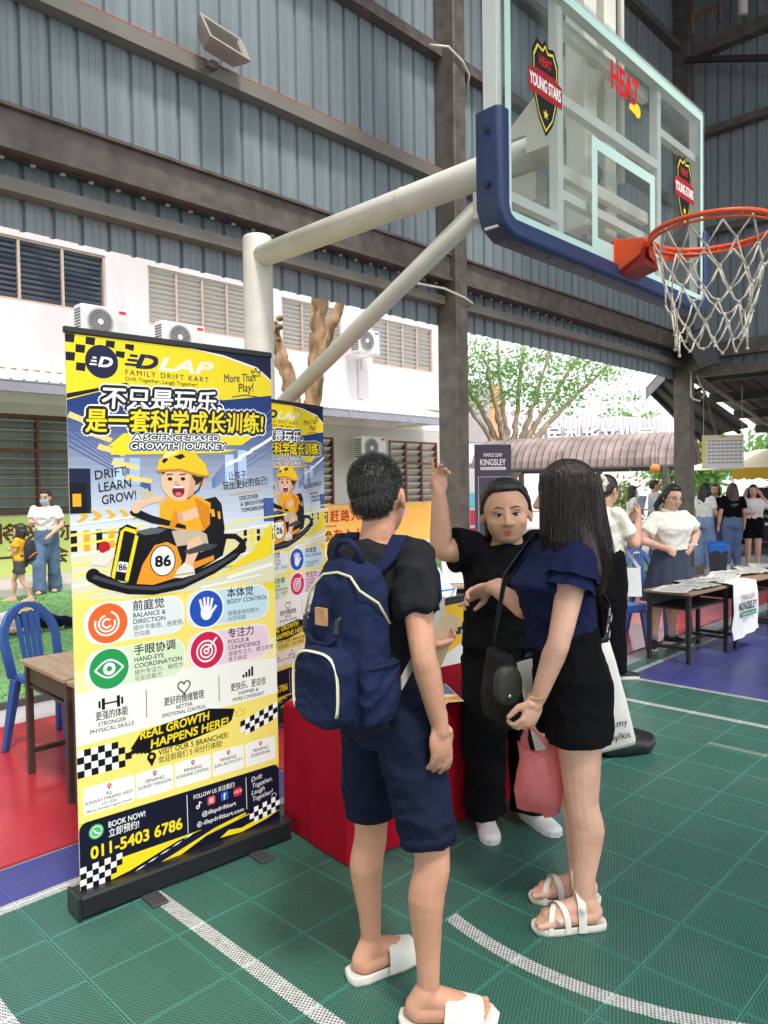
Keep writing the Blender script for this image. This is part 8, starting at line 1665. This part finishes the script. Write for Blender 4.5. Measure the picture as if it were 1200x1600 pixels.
simple_person('smiling woman in black top with cream shoulder bag facing her companion', (14.42, 5.28, -0.06), 200, 1.57, M_blk, M_jean, 'wide', M_hair, 0.12, armR=((0.20, 0.05, 1.05), (0.05, 0.25, 1.06)), armL=((-0.20, 0.05, 1.05), (-0.05, 0.26, 1.0)), group=G5, smile=0.8, shoes=M_whiteshoe, hem=0.98)
t, J, HM, O = simple_person('woman seen from behind with reddish long hair, black tee and blue jeans', (14.12, 4.86, -0.06), 38, 1.57, M_blk, M_jean2, 'slim', M_hair_red, 0.34, face_=False, group=G5, shoes=M_whiteshoe, hem=0.96)
simple_person('woman in white tee and black shorts holding cup and touching her hair', (14.42, 4.60, -0.06), 205, 1.54, M_wtee, M_blk, 'shorts', M_hair_br, 0.22, armL=((-0.30, 0.02, 1.10), (-0.14, 0.06, 1.38)), armR=((0.20, 0.06, 1.05), (0.08, 0.24, 1.06)), group=G5, shoes=M_whiteshoe)
cu = thing('paper_cup', 'white paper cup held by the woman in black shorts', 'cup', (14.16, 4.40, 1.0)); mb = MB(); mb.lathe([(0.032, -0.05), (0.042, 0.06), (0.038, 0.06)], 16); mb.build('cup', M_wtee, cu, True); mb = MB(); mb.lathe([(0.044, 0.058), (0.044, 0.066), (0.01, 0.068)], 16); mb.build('lid', M_wtee, cu, True)
simple_person('woman with dark ponytail in white tee and jeans walking beside shrub', (14.20, 6.80, -0.06), -50, 1.55, M_wtee, M_jean2, 'slim', M_hair_br, 0.26, step=0.06, group=G5, shoes=M_whiteshoe)
simple_person('man in pale grey shirt and jeans walking beside the ponytail woman', (14.55, 6.50, -0.06), -50, 1.66, M_gshirt, M_jean2, 'slim', M_hair, 0.0, step=-0.06, group=G5, shoes=M_blackshoe, skin_m=SK_M)
simple_person('person in red tee standing by the display board behind the column', (13.62, 10.28, -0.06), 60, 1.50, M_redtee, M_dgrey, 'slim', M_hair, 0.0, face_=False, group=G5, skin_m=SK_M)
# mother in face mask and running boy on the turf
t, J, HM, O = simple_person('woman in blue face mask, white tee and grey jeans walking on the turf', (4.52, 11.45, 0.0), 235, 1.56, M_wtee, M_jean2, 'wide', M_hair, 0.0, step=0.10, armR=((0.20, 0.10, 1.08), (0.12, 0.30, 1.10)), armL=((-0.24, 0.04, 1.06), (-0.12, 0.22, 0.92)), head_hd=225, hem=0.97)
hdp = Vector(J['head']) - O; P = lambda r_, f_, u_: hdp + HM @ Vector((r_, f_, u_)); mb = MB(); mb.ell(P(0, 0.050, -0.048), (0.062, 0.046, 0.048), HM, 16, 10); mb.build('face_mask', M_mask, t, True)
mb = MB()
for q in (-1, 1): mb.tube([P(0.033 * q + 0.024 * math.cos(a), 0.092, 0.0 + 0.018 * math.sin(a)) for a in [2 * math.pi * i / 12 for i in range(13)]], 0.002, 5)
mb.build('glasses', M_black, t)
t, J, HM, O = simple_person('small boy in amber tee and grey shorts running across the turf', (3.92, 10.85, 0.0), 140, 1.06, M_yel, M_dgrey, 'shorts', M_hair, 0.03, step=0.16, armR=((0.20, -0.10, 1.08), (0.14, 0.06, 1.02)), armL=((-0.20, 0.02, 1.08), (-0.08, 0.14, 1.10)), shoes=M_jean2, hem=0.86)
sb2 = thing('school_backpack', 'navy and orange school backpack on the running boy', 'backpack', (4.02, 10.76, 0.56), R(140 - 90)); mb = MB(); sect(mb, [(Vector((0, 0, z)), Vector((1, 0, 0)), Vector((0, 1, 0)), w, d) for z, w, d in ((0, 0.08, 0.04), (0.03, 0.11, 0.065), (0.16, 0.11, 0.065), (0.27, 0.09, 0.05), (0.30, 0.05, 0.03))], 20, 3); remesh(mb, 'pack_body', mat('dark_navy_nylon', lin(30, 34, 56), 0.6, 0.1), sb2, 0.012, 2)
mb = MB(); mb.tube([(-0.11, -0.02, 0.05), (-0.09, -0.066, 0.10), (0.0, -0.072, 0.12), (0.09, -0.066, 0.10), (0.11, -0.02, 0.05)], 0.010, 6); mb.build('orange_trim', mat('orange_trim', (0.75, 0.18, 0.04), 0.6), sb2, True)
# child lying on the turf at the edge
J = dict(head=(2.55, 8.55, 0.16), neck=(2.68, 8.48, 0.14), shR=(2.72, 8.58, 0.13), shL=(2.72, 8.33, 0.13), elR=(2.80, 8.72, 0.08), wrR=(2.95, 8.72, 0.06), elL=(2.85, 8.20, 0.08), wrL=(3.00, 8.22, 0.06), waist=(2.92, 8.42, 0.13), hipR=(3.05, 8.50, 0.12), hipL=(3.05, 8.36, 0.12), knR=(3.22, 8.52, 0.25), knL=(3.28, 8.32, 0.12), anR=(3.34, 8.50, 0.08), anL=(3.50, 8.28, 0.08))
t, O = person_thing('child lying on the turf in white shirt and navy trousers', (3.0, 8.4, 0)); HM = frame((0, 0, 1), Vector((-0.9, 0.3, 0)))
mb = MB(); chain(mb, [J['neck'], J['waist'], ((3.05, 8.43, 0.12))], [0.10, 0.095, 0.10]); head_shape(mb, J['head'], HM, 0.9)
for q in 'RL': chain(mb, [J['sh' + q], J['el' + q], J['wr' + q]], [0.045, 0.035, 0.024]); chain(mb, [J['hip' + q], J['kn' + q], J['an' + q]], [0.07, 0.048, 0.032])
remesh(mb, 'body', SK_F, t, 0.015, 2, origin=O)
mb = MB(); chain(mb, [J['neck'], J['waist']], [0.115, 0.112]); chain(mb, [J['shR'], Vector(J['shR']).lerp(Vector(J['elR']), .6)], [0.06, 0.055]); chain(mb, [J['shL'], Vector(J['shL']).lerp(Vector(J['elL']), .6)], [0.06, 0.055]); remesh(mb, 'shirt', M_wtee, t, 0.013, 2, 0.008, 9, origin=O)
mb = MB(); chain(mb, [J['waist'], (3.05, 8.43, 0.12)], [0.108, 0.112])
for q in 'RL': chain(mb, [J['hip' + q], J['kn' + q], J['an' + q]], [0.085, 0.062, 0.05])
remesh(mb, 'trousers', M_navy, t, 0.013, 2, 0.008, 9, origin=O)
for q in 'RL': shoe(t, J['an' + q], (0.8, -0.3, 0), O, M_blackshoe, M_rubber, 0.8)
mb = MB(); mb.ell(Vector(J['head']) - O + Vector((-0.03, 0, 0.0)), (0.09, 0.085, 0.085)); remesh(mb, 'hair', M_hair, t, 0.013, 2)
